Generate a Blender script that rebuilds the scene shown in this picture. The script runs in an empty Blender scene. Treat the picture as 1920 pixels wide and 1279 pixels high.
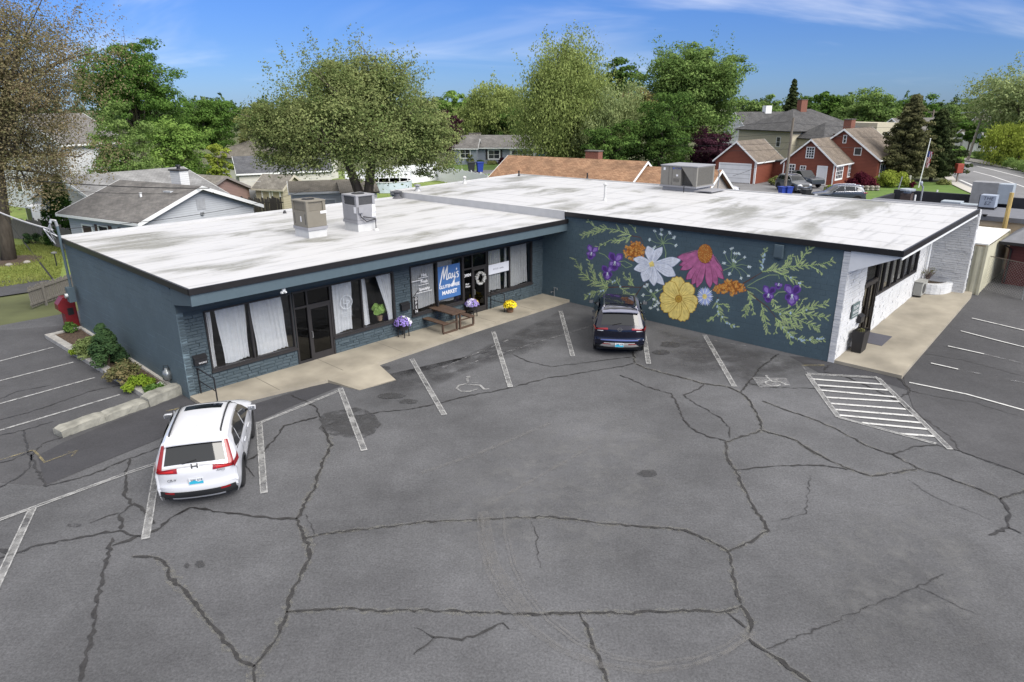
import bpy, bmesh, math, random
import numpy as np
from mathutils import Matrix, Vector
R = math.radians
SC = bpy.context.scene
# ------------------------------------------------------------------ camera, sky, sun, exposure
CAM_H, FPX, PITCH, ROLL = 8.8, 1287.0, R(18.9), R(0.3)
cam_d = bpy.data.cameras.new('camera'); cam = bpy.data.objects.new('camera', cam_d)
SC.collection.objects.link(cam); SC.camera = cam
cam_d.sensor_width = 36.0; cam_d.lens = 36.0 * FPX / 1920.0; cam_d.clip_start = .1; cam_d.clip_end = 4000
cam.matrix_world = Matrix.Translation((0, 0, CAM_H)) @ (Matrix.Rotation(math.pi/2 - PITCH, 4, 'X') @ Matrix.Rotation(-ROLL, 4, 'Z'))
SUN_EL, SUN_AZ = R(40), R(134)          # azimuth clockwise from +Y (the view direction)
SC.view_settings.view_transform = 'Standard'; SC.view_settings.look = 'None'
SC.view_settings.gamma = 1; SC.view_settings.exposure = 1.12
try: SC.view_settings.use_curve_mapping = False
except Exception: pass
W = bpy.data.worlds.new('World'); SC.world = W; W.use_nodes = True
def build_sky():
    nt = W.node_tree; nt.nodes.clear(); N = nt.nodes.new; L = nt.links.new
    out = N('ShaderNodeOutputWorld'); bg = N('ShaderNodeBackground'); bg.inputs[1].default_value = .1
    L(bg.outputs[0], out.inputs[0])
    sky = N('ShaderNodeTexSky'); sky.sky_type = 'NISHITA'; sky.sun_disc = False
    sky.sun_elevation = SUN_EL; sky.sun_rotation = SUN_AZ
    sky.air_density = 1.0; sky.dust_density = .2; sky.ozone_density = 3.0
    tc = N('ShaderNodeTexCoord'); sep = N('ShaderNodeSeparateXYZ'); L(tc.outputs['Generated'], sep.inputs[0])
    # a clear, deep blue low sky: the air near the horizon is tinted towards blue
    ramp = N('ShaderNodeValToRGB'); e = ramp.color_ramp.elements
    e[0].position = 0; e[0].color = (.19, .295, .56, 1); e[1].position = .22; e[1].color = (.19, .32, .60, 1)
    e2 = ramp.color_ramp.elements.new(.08); e2.color = (.185, .285, .54, 1)
    L(sep.outputs[2], ramp.inputs[0])
    mul = N('ShaderNodeMix'); mul.data_type = 'RGBA'; mul.blend_type = 'MULTIPLY'; mul.inputs[0].default_value = 1
    L(sky.outputs[0], mul.inputs[6]); L(ramp.outputs[0], mul.inputs[7])
    # thin cirrus, denser overhead: planar projection of the view direction onto a cloud sheet
    zc = N('ShaderNodeMath'); zc.operation = 'MAXIMUM'; L(sep.outputs[2], zc.inputs[0]); zc.inputs[1].default_value = .02
    za = N('ShaderNodeMath'); za.operation = 'ADD'; L(zc.outputs[0], za.inputs[0]); za.inputs[1].default_value = .30
    dx = N('ShaderNodeMath'); dx.operation = 'DIVIDE'; L(sep.outputs[0], dx.inputs[0]); L(za.outputs[0], dx.inputs[1])
    dy = N('ShaderNodeMath'); dy.operation = 'DIVIDE'; L(sep.outputs[1], dy.inputs[0]); L(za.outputs[0], dy.inputs[1])
    cmb = N('ShaderNodeCombineXYZ'); L(dx.outputs[0], cmb.inputs[0]); L(dy.outputs[0], cmb.inputs[1])
    mp = N('ShaderNodeMapping'); mp.inputs['Rotation'].default_value = (0, 0, R(-38)); mp.inputs['Scale'].default_value = (.55, 1.25, 1)
    mp.inputs['Location'].default_value = (1.7, .4, 0)
    L(cmb.outputs[0], mp.inputs[0])
    n = N('ShaderNodeTexNoise'); n.inputs['Scale'].default_value = 1.25; n.inputs['Detail'].default_value = 5; n.inputs['Roughness'].default_value = .55
    n.inputs['Distortion'].default_value = .9
    L(mp.outputs[0], n.inputs['Vector'])
    cr = N('ShaderNodeMapRange'); cr.interpolation_type = 'SMOOTHSTEP'; cr.inputs[1].default_value = .47; cr.inputs[2].default_value = .82
    L(n.outputs[0], cr.inputs[0])
    el = N('ShaderNodeMapRange'); el.inputs[1].default_value = .17; el.inputs[2].default_value = .55; el.inputs[3].default_value = 0; el.inputs[4].default_value = .85
    L(sep.outputs[2], el.inputs[0])
    mx = N('ShaderNodeMath'); mx.operation = 'MULTIPLY'; L(cr.outputs[0], mx.inputs[0]); mx.inputs[1].default_value = .36
    ad = N('ShaderNodeMath'); ad.operation = 'MAXIMUM'; L(mx.outputs[0], ad.inputs[0]); L(el.outputs[0], ad.inputs[1])
    mix = N('ShaderNodeMix'); mix.data_type = 'RGBA'; L(ad.outputs[0], mix.inputs[0]); L(mul.outputs[2], mix.inputs[6])
    mix.inputs[7].default_value = (7.0, 6.8, 6.55, 1)
    L(mix.outputs[2], bg.inputs[0])
build_sky()
sl = bpy.data.lights.new('sun', 'SUN'); sl.energy = 2.1; sl.angle = R(42); sl.color = (1.0, .96, .90)
sun = bpy.data.objects.new('sun', sl); SC.collection.objects.link(sun)
_d = Vector((math.sin(SUN_AZ)*math.cos(SUN_EL), math.cos(SUN_AZ)*math.cos(SUN_EL), math.sin(SUN_EL)))
sun.rotation_euler = _d.to_track_quat('Z', 'Y').to_euler(); sun.location = (30, -30, 60)

# ------------------------------------------------------------------ the site frame (a along the shop front, b out from it)
TH, OX, OY = R(46.6), 1.491, 32.537
CT, ST = math.cos(TH), math.sin(TH)
def wor(a, b, z=0): return Vector((OX + a*CT + b*ST, OY + a*ST - b*CT, z))
def loc(p): return ((p[0]-OX)*CT + (p[1]-OY)*ST, (p[0]-OX)*ST - (p[1]-OY)*CT, p[2])
def sstep(x, a, b):
    t = min(1, max(0, (x-a)/(b-a))); return t*t*(3-2*t)
def gz(x, y):                                   # the lot climbs gently along the white wing
    a, b, _ = loc((x, y, 0))
    return .05*min(14, max(0, a))*sstep(b, 11.5, 14)*(1-sstep(a, 22, 40))
def ray(u, v):
    x = (u-960)/FPX; y = (639.5-v)/FPX; c, s = math.cos(ROLL), math.sin(ROLL)
    x, y = x*c+y*s, -x*s+y*c
    return Vector((x, math.cos(PITCH)+y*math.sin(PITCH), -math.sin(PITCH)+y*math.cos(PITCH)))
def gp(u, v, dz=0):                             # survey: where a sight line meets the ground (plus dz)
    d = ray(u, v); z = dz
    for _ in range(8):
        t = (z-CAM_H)/d.z; p = Vector((d.x*t, d.y*t, z)); z = gz(p.x, p.y) + dz
    return Vector((p.x, p.y, z))
def atY(u, v, Y):
    d = ray(u, v); t = Y/d.y; return Vector((d.x*t, Y, CAM_H + d.z*t))
def wallb(u, v, b):                             # survey: sight line on the plane b = const -> (a, z)
    d = ray(u, v); t = (b + OX*ST - OY*CT)/(d.x*ST - d.y*CT); q = loc(Vector((0, 0, CAM_H)) + d*t); return q[0], q[2]
def walla(u, v, a=0):
    d = ray(u, v); t = (a + OX*CT + OY*ST)/(d.x*CT + d.y*ST); q = loc(Vector((0, 0, CAM_H)) + d*t); return q[1], q[2]

# ------------------------------------------------------------------ materials
MATS = {}
def M(name, col, rough=.75, metal=0., var=.1, scale=4., bump=0., bscale=40., spec=.4, alpha=None, coord='Object', stretch=None, detail=4.):
    if name in MATS: return MATS[name]
    m = bpy.data.materials.new(name); m.use_nodes = True; MATS[name] = m
    nt = m.node_tree; b = nt.nodes['Principled BSDF']; N = nt.nodes.new; L = nt.links.new
    b.inputs['Roughness'].default_value = rough; b.inputs['Metallic'].default_value = metal
    b.inputs['Specular IOR Level'].default_value = spec
    c = (*col, 1)
    b.inputs['Base Color'].default_value = c
    tc = N('ShaderNodeTexCoord'); vec = tc.outputs[coord]
    if stretch:
        mp = N('ShaderNodeMapping'); mp.inputs['Scale'].default_value = stretch; L(vec, mp.inputs[0]); vec = mp.outputs[0]
    if var > 0:
        n = N('ShaderNodeTexNoise'); n.inputs['Scale'].default_value = scale; n.inputs['Detail'].default_value = detail; L(vec, n.inputs['Vector'])
        r = N('ShaderNodeValToRGB'); e = r.color_ramp.elements
        e[0].position = .3; e[0].color = tuple(x*(1-var) for x in col) + (1,); e[1].position = .7; e[1].color = tuple(min(1, x*(1+var)) for x in col) + (1,)
        L(n.outputs[0], r.inputs[0]); L(r.outputs[0], b.inputs['Base Color'])
    if bump > 0:
        n2 = N('ShaderNodeTexNoise'); n2.inputs['Scale'].default_value = bscale; n2.inputs['Detail'].default_value = 3; L(vec, n2.inputs['Vector'])
        bp = N('ShaderNodeBump'); bp.inputs['Strength'].default_value = bump; bp.inputs['Distance'].default_value = .02
        L(n2.outputs[0], bp.inputs['Height']); L(bp.outputs[0], b.inputs['Normal'])
    return m
def nodes(m): return m.node_tree, m.node_tree.nodes['Principled BSDF'], m.node_tree.nodes.new, m.node_tree.links.new
def worn(name, col, lo=.42, hi=.60, scale=9., rough=.8, opacity=1., fade=False):   # paint that has worn through in patches
    m = M(name, col, rough=rough, var=.08)
    nt, b, N, L = nodes(m)
    tc = N('ShaderNodeTexCoord'); n = N('ShaderNodeTexNoise'); n.inputs['Scale'].default_value = scale; n.inputs['Detail'].default_value = 6; n.inputs['Roughness'].default_value = .7
    L(tc.outputs['Object'], n.inputs['Vector'])
    r = N('ShaderNodeMapRange'); r.inputs[1].default_value = lo; r.inputs[2].default_value = hi; r.inputs[4].default_value = opacity
    L(n.outputs[0], r.inputs[0]); L(r.outputs[0], b.inputs['Alpha'])
    if fade:                                    # worn away towards its rim
        at = N('ShaderNodeAttribute'); at.attribute_name = 'fade'; mu = N('ShaderNodeMath'); mu.operation = 'MULTIPLY'; L(r.outputs[0], mu.inputs[0]); L(at.outputs['Fac'], mu.inputs[1]); L(mu.outputs[0], b.inputs['Alpha'])
    return m
def clap(name, col, pitch=.13, depth=.5, rough=.65, dark=.72, axis=2, var=.06):   # lapped horizontal boards
    m = M(name, col, rough=rough, var=var, scale=1.3)
    nt, b, N, L = nodes(m)
    tc = N('ShaderNodeTexCoord'); sp = N('ShaderNodeSeparateXYZ'); L(tc.outputs['Object'], sp.inputs[0])
    dv = N('ShaderNodeMath'); dv.operation = 'DIVIDE'; L(sp.outputs[axis], dv.inputs[0]); dv.inputs[1].default_value = pitch
    fr = N('ShaderNodeMath'); fr.operation = 'FRACT'; L(dv.outputs[0], fr.inputs[0])
    bp = N('ShaderNodeBump'); bp.inputs['Strength'].default_value = depth; bp.inputs['Distance'].default_value = .02; bp.invert = True
    L(fr.outputs[0], bp.inputs['Height']); L(bp.outputs[0], b.inputs['Normal'])
    gt = N('ShaderNodeMath'); gt.operation = 'LESS_THAN'; L(fr.outputs[0], gt.inputs[0]); gt.inputs[1].default_value = .14
    mx = N('ShaderNodeMix'); mx.data_type = 'RGBA'; L(gt.outputs[0], mx.inputs[0])
    src = b.inputs['Base Color'].links[0].from_socket
    L(src, mx.inputs[6]); mx.inputs[7].default_value = tuple(c*dark for c in col) + (1,)
    L(mx.outputs[2], b.inputs['Base Color'])
    return m
def shingle(name, c0, c1, row=.16, wid=.3, rough=.9):     # asphalt shingles on a roof slab (UV in metres)
    m = M(name, c0, rough=rough, var=0)
    nt, b, N, L = nodes(m)
    uv = N('ShaderNodeUVMap'); br = N('ShaderNodeTexBrick'); L(uv.outputs[0], br.inputs['Vector'])
    br.inputs['Scale'].default_value = 1; br.inputs['Brick Width'].default_value = wid; br.inputs['Row Height'].default_value = row
    br.inputs['Mortar Size'].default_value = .008; br.inputs['Mortar Smooth'].default_value = .3; br.inputs['Bias'].default_value = 0
    br.inputs['Color1'].default_value = (*c0, 1); br.inputs['Color2'].default_value = (*c1, 1)
    br.inputs['Mortar'].default_value = tuple(x*.45 for x in c0) + (1,)
    n = N('ShaderNodeTexNoise'); n.inputs['Scale'].default_value = .8; n.inputs['Detail'].default_value = 6; L(uv.outputs[0], n.inputs['Vector'])
    mr = N('ShaderNodeMapRange'); mr.inputs[1].default_value = .3; mr.inputs[2].default_value = .7; mr.inputs[3].default_value = .75; mr.inputs[4].default_value = 1.25
    L(n.outputs[0], mr.inputs[0])
    mx = N('ShaderNodeMix'); mx.data_type = 'RGBA'; mx.blend_type = 'MULTIPLY'; mx.inputs[0].default_value = 1
    L(br.outputs[0], mx.inputs[6]); L(mr.outputs[0], mx.inputs[7]); L(mx.outputs[2], b.inputs['Base Color'])
    bp = N('ShaderNodeBump'); bp.inputs['Strength'].default_value = .5; bp.inputs['Distance'].default_value = .015; bp.invert = True
    L(br.outputs['Fac'], bp.inputs['Height']); L(bp.outputs[0], b.inputs['Normal'])
    return m
def glass(name, tint=(.55, .58, .6), rough=.03):          # a window pane: see-through with a clear reflection
    m = bpy.data.materials.new(name); m.use_nodes = True; MATS[name] = m
    nt = m.node_tree; nt.nodes.clear(); N = nt.nodes.new; L = nt.links.new
    o = N('ShaderNodeOutputMaterial'); mx = N('ShaderNodeMixShader'); t = N('ShaderNodeBsdfTransparent'); g = N('ShaderNodeBsdfGlossy')
    lw = N('ShaderNodeLayerWeight'); lw.inputs[0].default_value = .5; pw = N('ShaderNodeMath'); pw.operation = 'POWER'; L(lw.outputs['Facing'], pw.inputs[0]); pw.inputs[1].default_value = 4.5
    fr = N('ShaderNodeMath'); fr.operation = 'MULTIPLY_ADD'; L(pw.outputs[0], fr.inputs[0]); fr.inputs[1].default_value = .9; fr.inputs[2].default_value = .05
    t.inputs[0].default_value = (*tint, 1); g.inputs['Roughness'].default_value = rough
    L(fr.outputs[0], mx.inputs[0]); L(t.outputs[0], mx.inputs[1]); L(g.outputs[0], mx.inputs[2]); L(mx.outputs[0], o.inputs[0])
    return m
def leafmat(name, c0, c1, trans=.28):
    m = bpy.data.materials.new(name); m.use_nodes = True; MATS[name] = m
    nt = m.node_tree; nt.nodes.clear(); N = nt.nodes.new; L = nt.links.new
    o = N('ShaderNodeOutputMaterial'); mx = N('ShaderNodeMixShader'); d = N('ShaderNodeBsdfDiffuse'); t = N('ShaderNodeBsdfTranslucent')
    ge = N('ShaderNodeNewGeometry'); tc = N('ShaderNodeTexCoord')
    n = N('ShaderNodeTexNoise'); n.inputs['Scale'].default_value = .45; n.inputs['Detail'].default_value = 3; L(tc.outputs['Object'], n.inputs['Vector'])
    ad = N('ShaderNodeMath'); ad.operation = 'MULTIPLY_ADD'; L(ge.outputs['Random Per Island'], ad.inputs[0]); ad.inputs[1].default_value = .55
    sb = N('ShaderNodeMapRange'); sb.inputs[1].default_value = .35; sb.inputs[2].default_value = .65; sb.inputs[3].default_value = 0; sb.inputs[4].default_value = .45
    L(n.outputs[0], sb.inputs[0]); L(sb.outputs[0], ad.inputs[2])
    r = N('ShaderNodeValToRGB'); e = r.color_ramp.elements; e[0].color = (*c0, 1); e[1].color = (*c1, 1)
    L(ad.outputs[0], r.inputs[0]); L(r.outputs[0], d.inputs[0]); L(r.outputs[0], t.inputs[0])
    mx.inputs[0].default_value = trans
    L(d.outputs[0], mx.inputs[1]); L(t.outputs[0], mx.inputs[2]); L(mx.outputs[0], o.inputs[0])
    return m

# ------------------------------------------------------------------ objects
def tag(o, label=None, cat=None, group=None, kind=None):
    if label: o['label'] = label
    if cat: o['category'] = cat
    if group: o['group'] = group
    if kind: o['kind'] = kind
    return o
def link(o, parent=None):
    SC.collection.objects.link(o)
    if parent is not None: o.parent = parent
    return o
def thing(name, label, cat, at=(0, 0, 0), rz=0., group=None):
    o = bpy.data.objects.new(name, None); o.empty_display_size = .3; link(o)
    o.location = at; o.rotation_euler = (0, 0, rz)
    return tag(o, label, cat, group)
class MB:
    """collects boxes, tubes and sheets, then links them as ONE mesh object; flip=True reads (a, b, z) of the site frame"""
    def __init__(s, flip=False): s.v = []; s.f = []; s.m = []; s.cur = 0; s.k = -1 if flip else 1; s.uv = None
    def add(s, vs, fs):
        o = len(s.v); k = s.k
        s.v += [(p[0], k*p[1], p[2]) for p in vs]
        s.f += [tuple(o+i for i in (f if k == 1 else f[::-1])) for f in fs]; s.m += [s.cur]*len(fs); return s
    def box(s, x0, x1, y0, y1, z0, z1):
        if x0 > x1: x0, x1 = x1, x0
        if y0 > y1: y0, y1 = y1, y0
        if z0 > z1: z0, z1 = z1, z0
        return s.add([(x0,y0,z0),(x1,y0,z0),(x1,y1,z0),(x0,y1,z0),(x0,y0,z1),(x1,y0,z1),(x1,y1,z1),(x0,y1,z1)],
            [(3,2,1,0),(4,5,6,7),(0,1,5,4),(1,2,6,5),(2,3,7,6),(3,0,4,7)])
    def quad(s, *p): return s.add(list(p), [tuple(range(len(p)))])
    def prism(s, poly, z0, z1):                 # poly in plan, counter-clockwise
        n = len(poly)
        return s.add([(x, y, z0) for x, y in poly] + [(x, y, z1) for x, y in poly],
            [tuple(range(n))[::-1], tuple(range(n, 2*n))] + [(i, (i+1) % n, n+(i+1) % n, n+i) for i in range(n)])
    def tube(s, pts, r, n=6, cap=True):
        pts = [Vector(p) for p in pts]; rs = r if isinstance(r, (list, tuple)) else [r]*len(pts); vs = []; fs = []
        up = Vector((0, 0, 1)); ref = None
        for i, p in enumerate(pts):
            d = (pts[min(i+1, len(pts)-1)] - pts[max(i-1, 0)]).normalized()
            if ref is None: ref = d.orthogonal().normalized()
            x = (ref - d*ref.dot(d)); x = x.normalized() if x.length > 1e-6 else d.orthogonal().normalized()
            ref = x; y = d.cross(x)
            vs += [p + (x*math.cos(2*math.pi*k/n) + y*math.sin(2*math.pi*k/n))*rs[i] for k in range(n)]
        for i in range(len(pts)-1):
            fs += [(i*n+k, i*n+(k+1) % n, (i+1)*n+(k+1) % n, (i+1)*n+k) for k in range(n)]
        if cap: fs += [tuple(range(n))[::-1], tuple(range((len(pts)-1)*n, len(pts)*n))]
        return s.add(vs, fs)
    def lathe(s, c, prof, n=14, axis='z'):      # prof: (r, h)
        vs = []; fs = []
        for r, h in prof:
            for k in range(n):
                t = 2*math.pi*k/n; p = (r*math.cos(t), r*math.sin(t), h)
                if axis == 'y': p = (p[0], p[2], p[1])
                elif axis == 'x': p = (p[2], p[0], p[1])
                vs.append((c[0]+p[0], c[1]+p[1], c[2]+p[2]))
        m = len(prof)
        for i in range(m-1): fs += [(i*n+k, i*n+(k+1) % n, (i+1)*n+(k+1) % n, (i+1)*n+k) for k in range(n)]
        fs += [tuple(range(n))[::-1], tuple(range((m-1)*n, m*n))]
        return s.add(vs, fs)
    def grid(s, fn, nu, nv):
        vs = [fn(i/nu, j/nv) for i in range(nu+1) for j in range(nv+1)]
        return s.add(vs, [(i*(nv+1)+j, (i+1)*(nv+1)+j, (i+1)*(nv+1)+j+1, i*(nv+1)+j+1) for i in range(nu) for j in range(nv)])
    def strip(s, pts, w, z=0.):                 # a flat ribbon along points on the ground
        pts = [Vector((p[0], p[1], p[2] if len(p) > 2 else 0)) for p in pts]; vs = []; n = len(pts)
        ws = w if isinstance(w, (list, tuple)) else [w]*n
        for i, p in enumerate(pts):
            d = pts[min(i+1, n-1)] - pts[max(i-1, 0)]; q = Vector((-d.y, d.x, 0)); q = q.normalized() if q.length > 1e-9 else Vector((1, 0, 0))
            vs += [p + q*ws[i]/2 + Vector((0, 0, z)), p - q*ws[i]/2 + Vector((0, 0, z))]
        return s.add(vs, [(2*i, 2*i+1, 2*i+3, 2*i+2) for i in range(n-1)])
    def mesh(s, name, mats, smooth=False, bevel=0.):
        me = bpy.data.meshes.new(name); me.from_pydata([tuple(p) for p in s.v], [], s.f)
        for m in (mats if isinstance(mats, (list, tuple)) else [mats]): me.materials.append(m)
        if any(s.m): me.polygons.foreach_set('material_index', s.m)
        if bevel > 0:
            bm = bmesh.new(); bm.from_mesh(me); bmesh.ops.remove_doubles(bm, verts=bm.verts, dist=1e-5)
            bmesh.ops.bevel(bm, geom=list(bm.edges), offset=bevel, segments=1, affect='EDGES', clamp_overlap=True); bm.to_mesh(me); bm.free()
        if smooth: me.polygons.foreach_set('use_smooth', [True]*len(me.polygons))
        me.update(); return me
    def build(s, name, mats, parent=None, smooth=False, bevel=0., kind=None, label=None):
        o = bpy.data.objects.new(name, s.mesh(name, mats, smooth, bevel)); link(o, parent)
        if kind: o['kind'] = kind
        if label: o['label'] = label
        return o
def put(name, me, parent=None, at=(0, 0, 0), rot=(0, 0, 0), scale=(1, 1, 1)):
    o = bpy.data.objects.new(name, me); link(o, parent); o.location = at; o.rotation_euler = rot; o.scale = scale; return o
def copy_tree(o, parent=None):
    c = o.copy(); SC.collection.objects.link(c)
    if parent is not None: c.parent = parent
    for ch in list(o.children): copy_tree(ch, c)
    return c
def text_mesh(s, size=1., shear=0., extrude=.002, align='CENTER', spacing=1., bold=0.):
    cu = bpy.data.curves.new('lettering', 'FONT'); cu.body = s; cu.size = size; cu.shear = shear; cu.extrude = extrude
    cu.align_x = align; cu.align_y = 'CENTER'; cu.space_character = spacing; cu.resolution_u = 3; cu.offset = bold
    o = bpy.data.objects.new('lettering', cu); SC.collection.objects.link(o)
    bpy.context.view_layer.update()
    me = bpy.data.meshes.new_from_object(o.evaluated_get(bpy.context.evaluated_depsgraph_get()))
    bpy.data.objects.remove(o); return me
def lettering(s, mat, parent, at, rot, size, name='lettering', **k):
    me = text_mesh(s, size, **k); me.materials.clear(); me.materials.append(mat)
    return put(name, me, parent, at, rot)
RNG = random.Random(5)
white_trim = M('white_trim', (.74, .75, .75), .5, var=.04)
black_metal = M('black_metal', (.018, .018, .02), .4, var=.1)
dark_glass = M('dark_glass', (.012, .014, .016), .06, var=0, spec=.6)
steel = M('galvanised_steel', (.42, .43, .44), .42, metal=.7, var=.12)
# ================================================================== the ground
def asphalt(name, col, speck=1., patch=.26):
    m = M(name, col, rough=.86, var=0, spec=.3)
    nt, b, N, L = nodes(m)
    tc = N('ShaderNodeTexCoord'); vec = tc.outputs['Object']
    def noise(sc, det, ro=.6):
        n = N('ShaderNodeTexNoise'); n.inputs['Scale'].default_value = sc; n.inputs['Detail'].default_value = det; n.inputs['Roughness'].default_value = ro
        L(vec, n.inputs['Vector']); return n.outputs[0]
    def rng(src, a, bb, c, d):
        r = N('ShaderNodeMapRange'); r.inputs[1].default_value = a; r.inputs[2].default_value = bb; r.inputs[3].default_value = c; r.inputs[4].default_value = d
        L(src, r.inputs[0]); return r.outputs[0]
    def mulv(p, q):
        r = N('ShaderNodeMath'); r.operation = 'MULTIPLY'; L(p, r.inputs[0]); L(q, r.inputs[1]); return r.outputs[0]
    f = mulv(rng(noise(.16, 5), .35, .65, 1-patch, 1+patch), rng(noise(1.1, 6, .75), .3, .7, .86, 1.14))
    f = mulv(f, rng(noise(9, 4, .8), .32, .68, 1-.12*speck, 1+.12*speck))
    f = mulv(f, rng(noise(22, 3, .75), .34, .66, 1-.24*speck, 1+.26*speck))
    vo = N('ShaderNodeTexVoronoi'); vo.inputs['Scale'].default_value = 60; L(vec, vo.inputs['Vector'])
    f = mulv(f, rng(vo.outputs['Distance'], .0, .16, 1+.6*speck, 1))
    vo2 = N('ShaderNodeTexVoronoi'); vo2.inputs['Scale'].default_value = 14; L(vec, vo2.inputs['Vector'])
    sel = rng(vo2.outputs['Distance'], .02, .08, 1.7, 1)
    f = mulv(f, sel)
    mx = N('ShaderNodeMix'); mx.data_type = 'RGBA'; mx.blend_type = 'MULTIPLY'; mx.inputs[0].default_value = 1; mx.inputs[6].default_value = (*col, 1)
    L(f, mx.inputs[7]); L(mx.outputs[2], b.inputs['Base Color'])
    bp = N('ShaderNodeBump'); bp.inputs['Strength'].default_value = .35; bp.inputs['Distance'].default_value = .01
    L(noise(45, 3), bp.inputs['Height']); L(bp.outputs[0], b.inputs['Normal'])
    return m
A_OLD = asphalt('old_asphalt', (.091, .092, .097))
A_DARK = asphalt('dark_asphalt', (.048, .048, .053), .6, .15)
A_MID = asphalt('mid_asphalt', (.070, .070, .074), .7, .18)
A_ROAD = asphalt('road_asphalt', (.17, .17, .175), .5, .08)
SEAL = M('crack_sealant', (.026, .025, .025), .55, var=.45, scale=9)
GRASSY = M('ground_soil', (.085, .095, .04), 1, var=.35, scale=.3)
def grassmat(name, c0, c1):
    m = M(name, c0, 1, var=0)
    nt, b, N, L = nodes(m); tc = N('ShaderNodeTexCoord')
    n = N('ShaderNodeTexNoise'); n.inputs['Scale'].default_value = .5; n.inputs['Detail'].default_value = 8; n.inputs['Roughness'].default_value = .75; L(tc.outputs['Object'], n.inputs['Vector'])
    r = N('ShaderNodeValToRGB'); e = r.color_ramp.elements; e[0].position = .35; e[0].color = (*c0, 1); e[1].position = .65; e[1].color = (*c1, 1)
    L(n.outputs[0], r.inputs[0]); L(r.outputs[0], b.inputs['Base Color'])
    return m
LAWN = grassmat('lawn', (.105, .165, .03), (.20, .245, .06))
LAWN2 = grassmat('lawn_far', (.07, .13, .022), (.115, .18, .035))
CONC = M('concrete', (.30, .27, .215), .85, var=.26, scale=.8, bump=.12, bscale=60)
CONC2 = M('pale_concrete', (.44, .42, .38), .88, var=.12, scale=1.5)
WORN = worn('worn_white_paint', (.36, .36, .355), .34, .62, 2.6, opacity=.72)
WHITEP = worn('white_line_paint', (.42, .42, .415), .28, .60, 6, opacity=.85)
FAINT = worn('faint_white_paint', (.42, .42, .42), .47, .75, 5, opacity=.7)
YELLOWP = worn('yellow_utility_paint', (.30, .25, .12), .38, .66, 5, opacity=.7)
HATCHP = worn('hatch_paint', (.55, .55, .54), .22, .48, 6, opacity=.95)

mb = MB(); mb.add([(-3500, -300, -.06), (3500, -300, -.06), (3500, 3800, -.06), (-3500, 3800, -.06)], [(0, 1, 2, 3)])
tag(mb.build('ground', GRASSY), kind='structure')
# the lot: one sheet that follows the slope
mb = MB()
A0, A1, B0, B1, ST_ = -46, 30, -14, 44, 1.0
na, nb = int((A1-A0)/ST_), int((B1-B0)/ST_)
def lotp(i, j):
    p = wor(A0+(A1-A0)*i, B0+(B1-B0)*j); return (p.x, p.y, gz(p.x, p.y))
mb.grid(lotp, na, nb)
lot = mb.build('parking_lot', A_OLD); tag(lot, kind='structure')
def sheet(name, px, mat, dz, parent=lot, kind=None, n=1):          # a flush patch on the lot, corners surveyed
    mb = MB(); P = [gp(u, v, dz) for u, v in px]
    mb.quad(*P); o = mb.build(name, mat, parent); return o
def fine(px, dz, step=.6):
    out = []
    for (u0, v0), (u1, v1) in zip(px, px[1:]):
        p, q = gp(u0, v0), gp(u1, v1); n = max(1, int((q-p).length/step))
        out += [p.lerp(q, k/n) for k in range(n)]
    out.append(gp(*px[-1])); return [Vector((p.x, p.y, gz(p.x, p.y)+dz)) for p in out]
# darker resurfaced strips
def patch(name, px, mat, dz=.004):
    P = fine(px + [px[0]], dz)[:-1]; c = sum(P, Vector())/len(P)
    m = MB(); m.add(P, [tuple(range(len(P)))]); return m.build(name, mat, lot)
patch('asphalt_patch', [(-700, 1010), (0, 905), (85, 912), (312, 815), (480, 775), (360, 750), (330, 742), (120, 610), (0, 620), (-700, 660)][::-1], A_MID)
patch('asphalt_patch', [(85, 910), (70, 855), (90, 845), (118, 830), (207, 793), (345, 741), (372, 757), (470, 760), (600, 720), (690, 688), (702, 698), (560, 757), (480, 792), (320, 815)][::-1], A_DARK, .008)
patch('asphalt_patch', [(1566, 672), (1683, 702), (1712, 735), (1640, 712), (1540, 702), (1480, 668)][::-1], A_DARK, .006)
P = []
for a, b in ((.6, 15.9), (11, 15.75), (13.6, 15.2), (29.4, 14.6), (29.4, 43), (9, 43)): P.append(wor(a, b))
P += [gp(1990, 925), gp(1920, 888), gp(1786, 842), gp(1712, 765)]
def ring_sheet(name, pts, mat, dz):
    mb = MB(); n = 24
    c = sum(pts, Vector())/len(pts); 
    out = []
    for p, q in zip(pts, pts[1:]+pts[:1]): out += [p.lerp(q, k/n) for k in range(n)]
    # rings towards the centre keep the sheet on the slope
    rings = 8; vs = []
    for r in range(rings+1):
        for p in out:
            w = p.lerp(c, r/rings); vs.append((w.x, w.y, gz(w.x, w.y)+dz))
    m = len(out); fs = [(r*m+i, r*m+(i+1) % m, (r+1)*m+(i+1) % m, (r+1)*m+i) for r in range(rings) for i in range(m)]
    mb.add(vs, fs); return mb.build(name, mat, lot)
ring_sheet('asphalt_patch', P, A_MID, .012)
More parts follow.
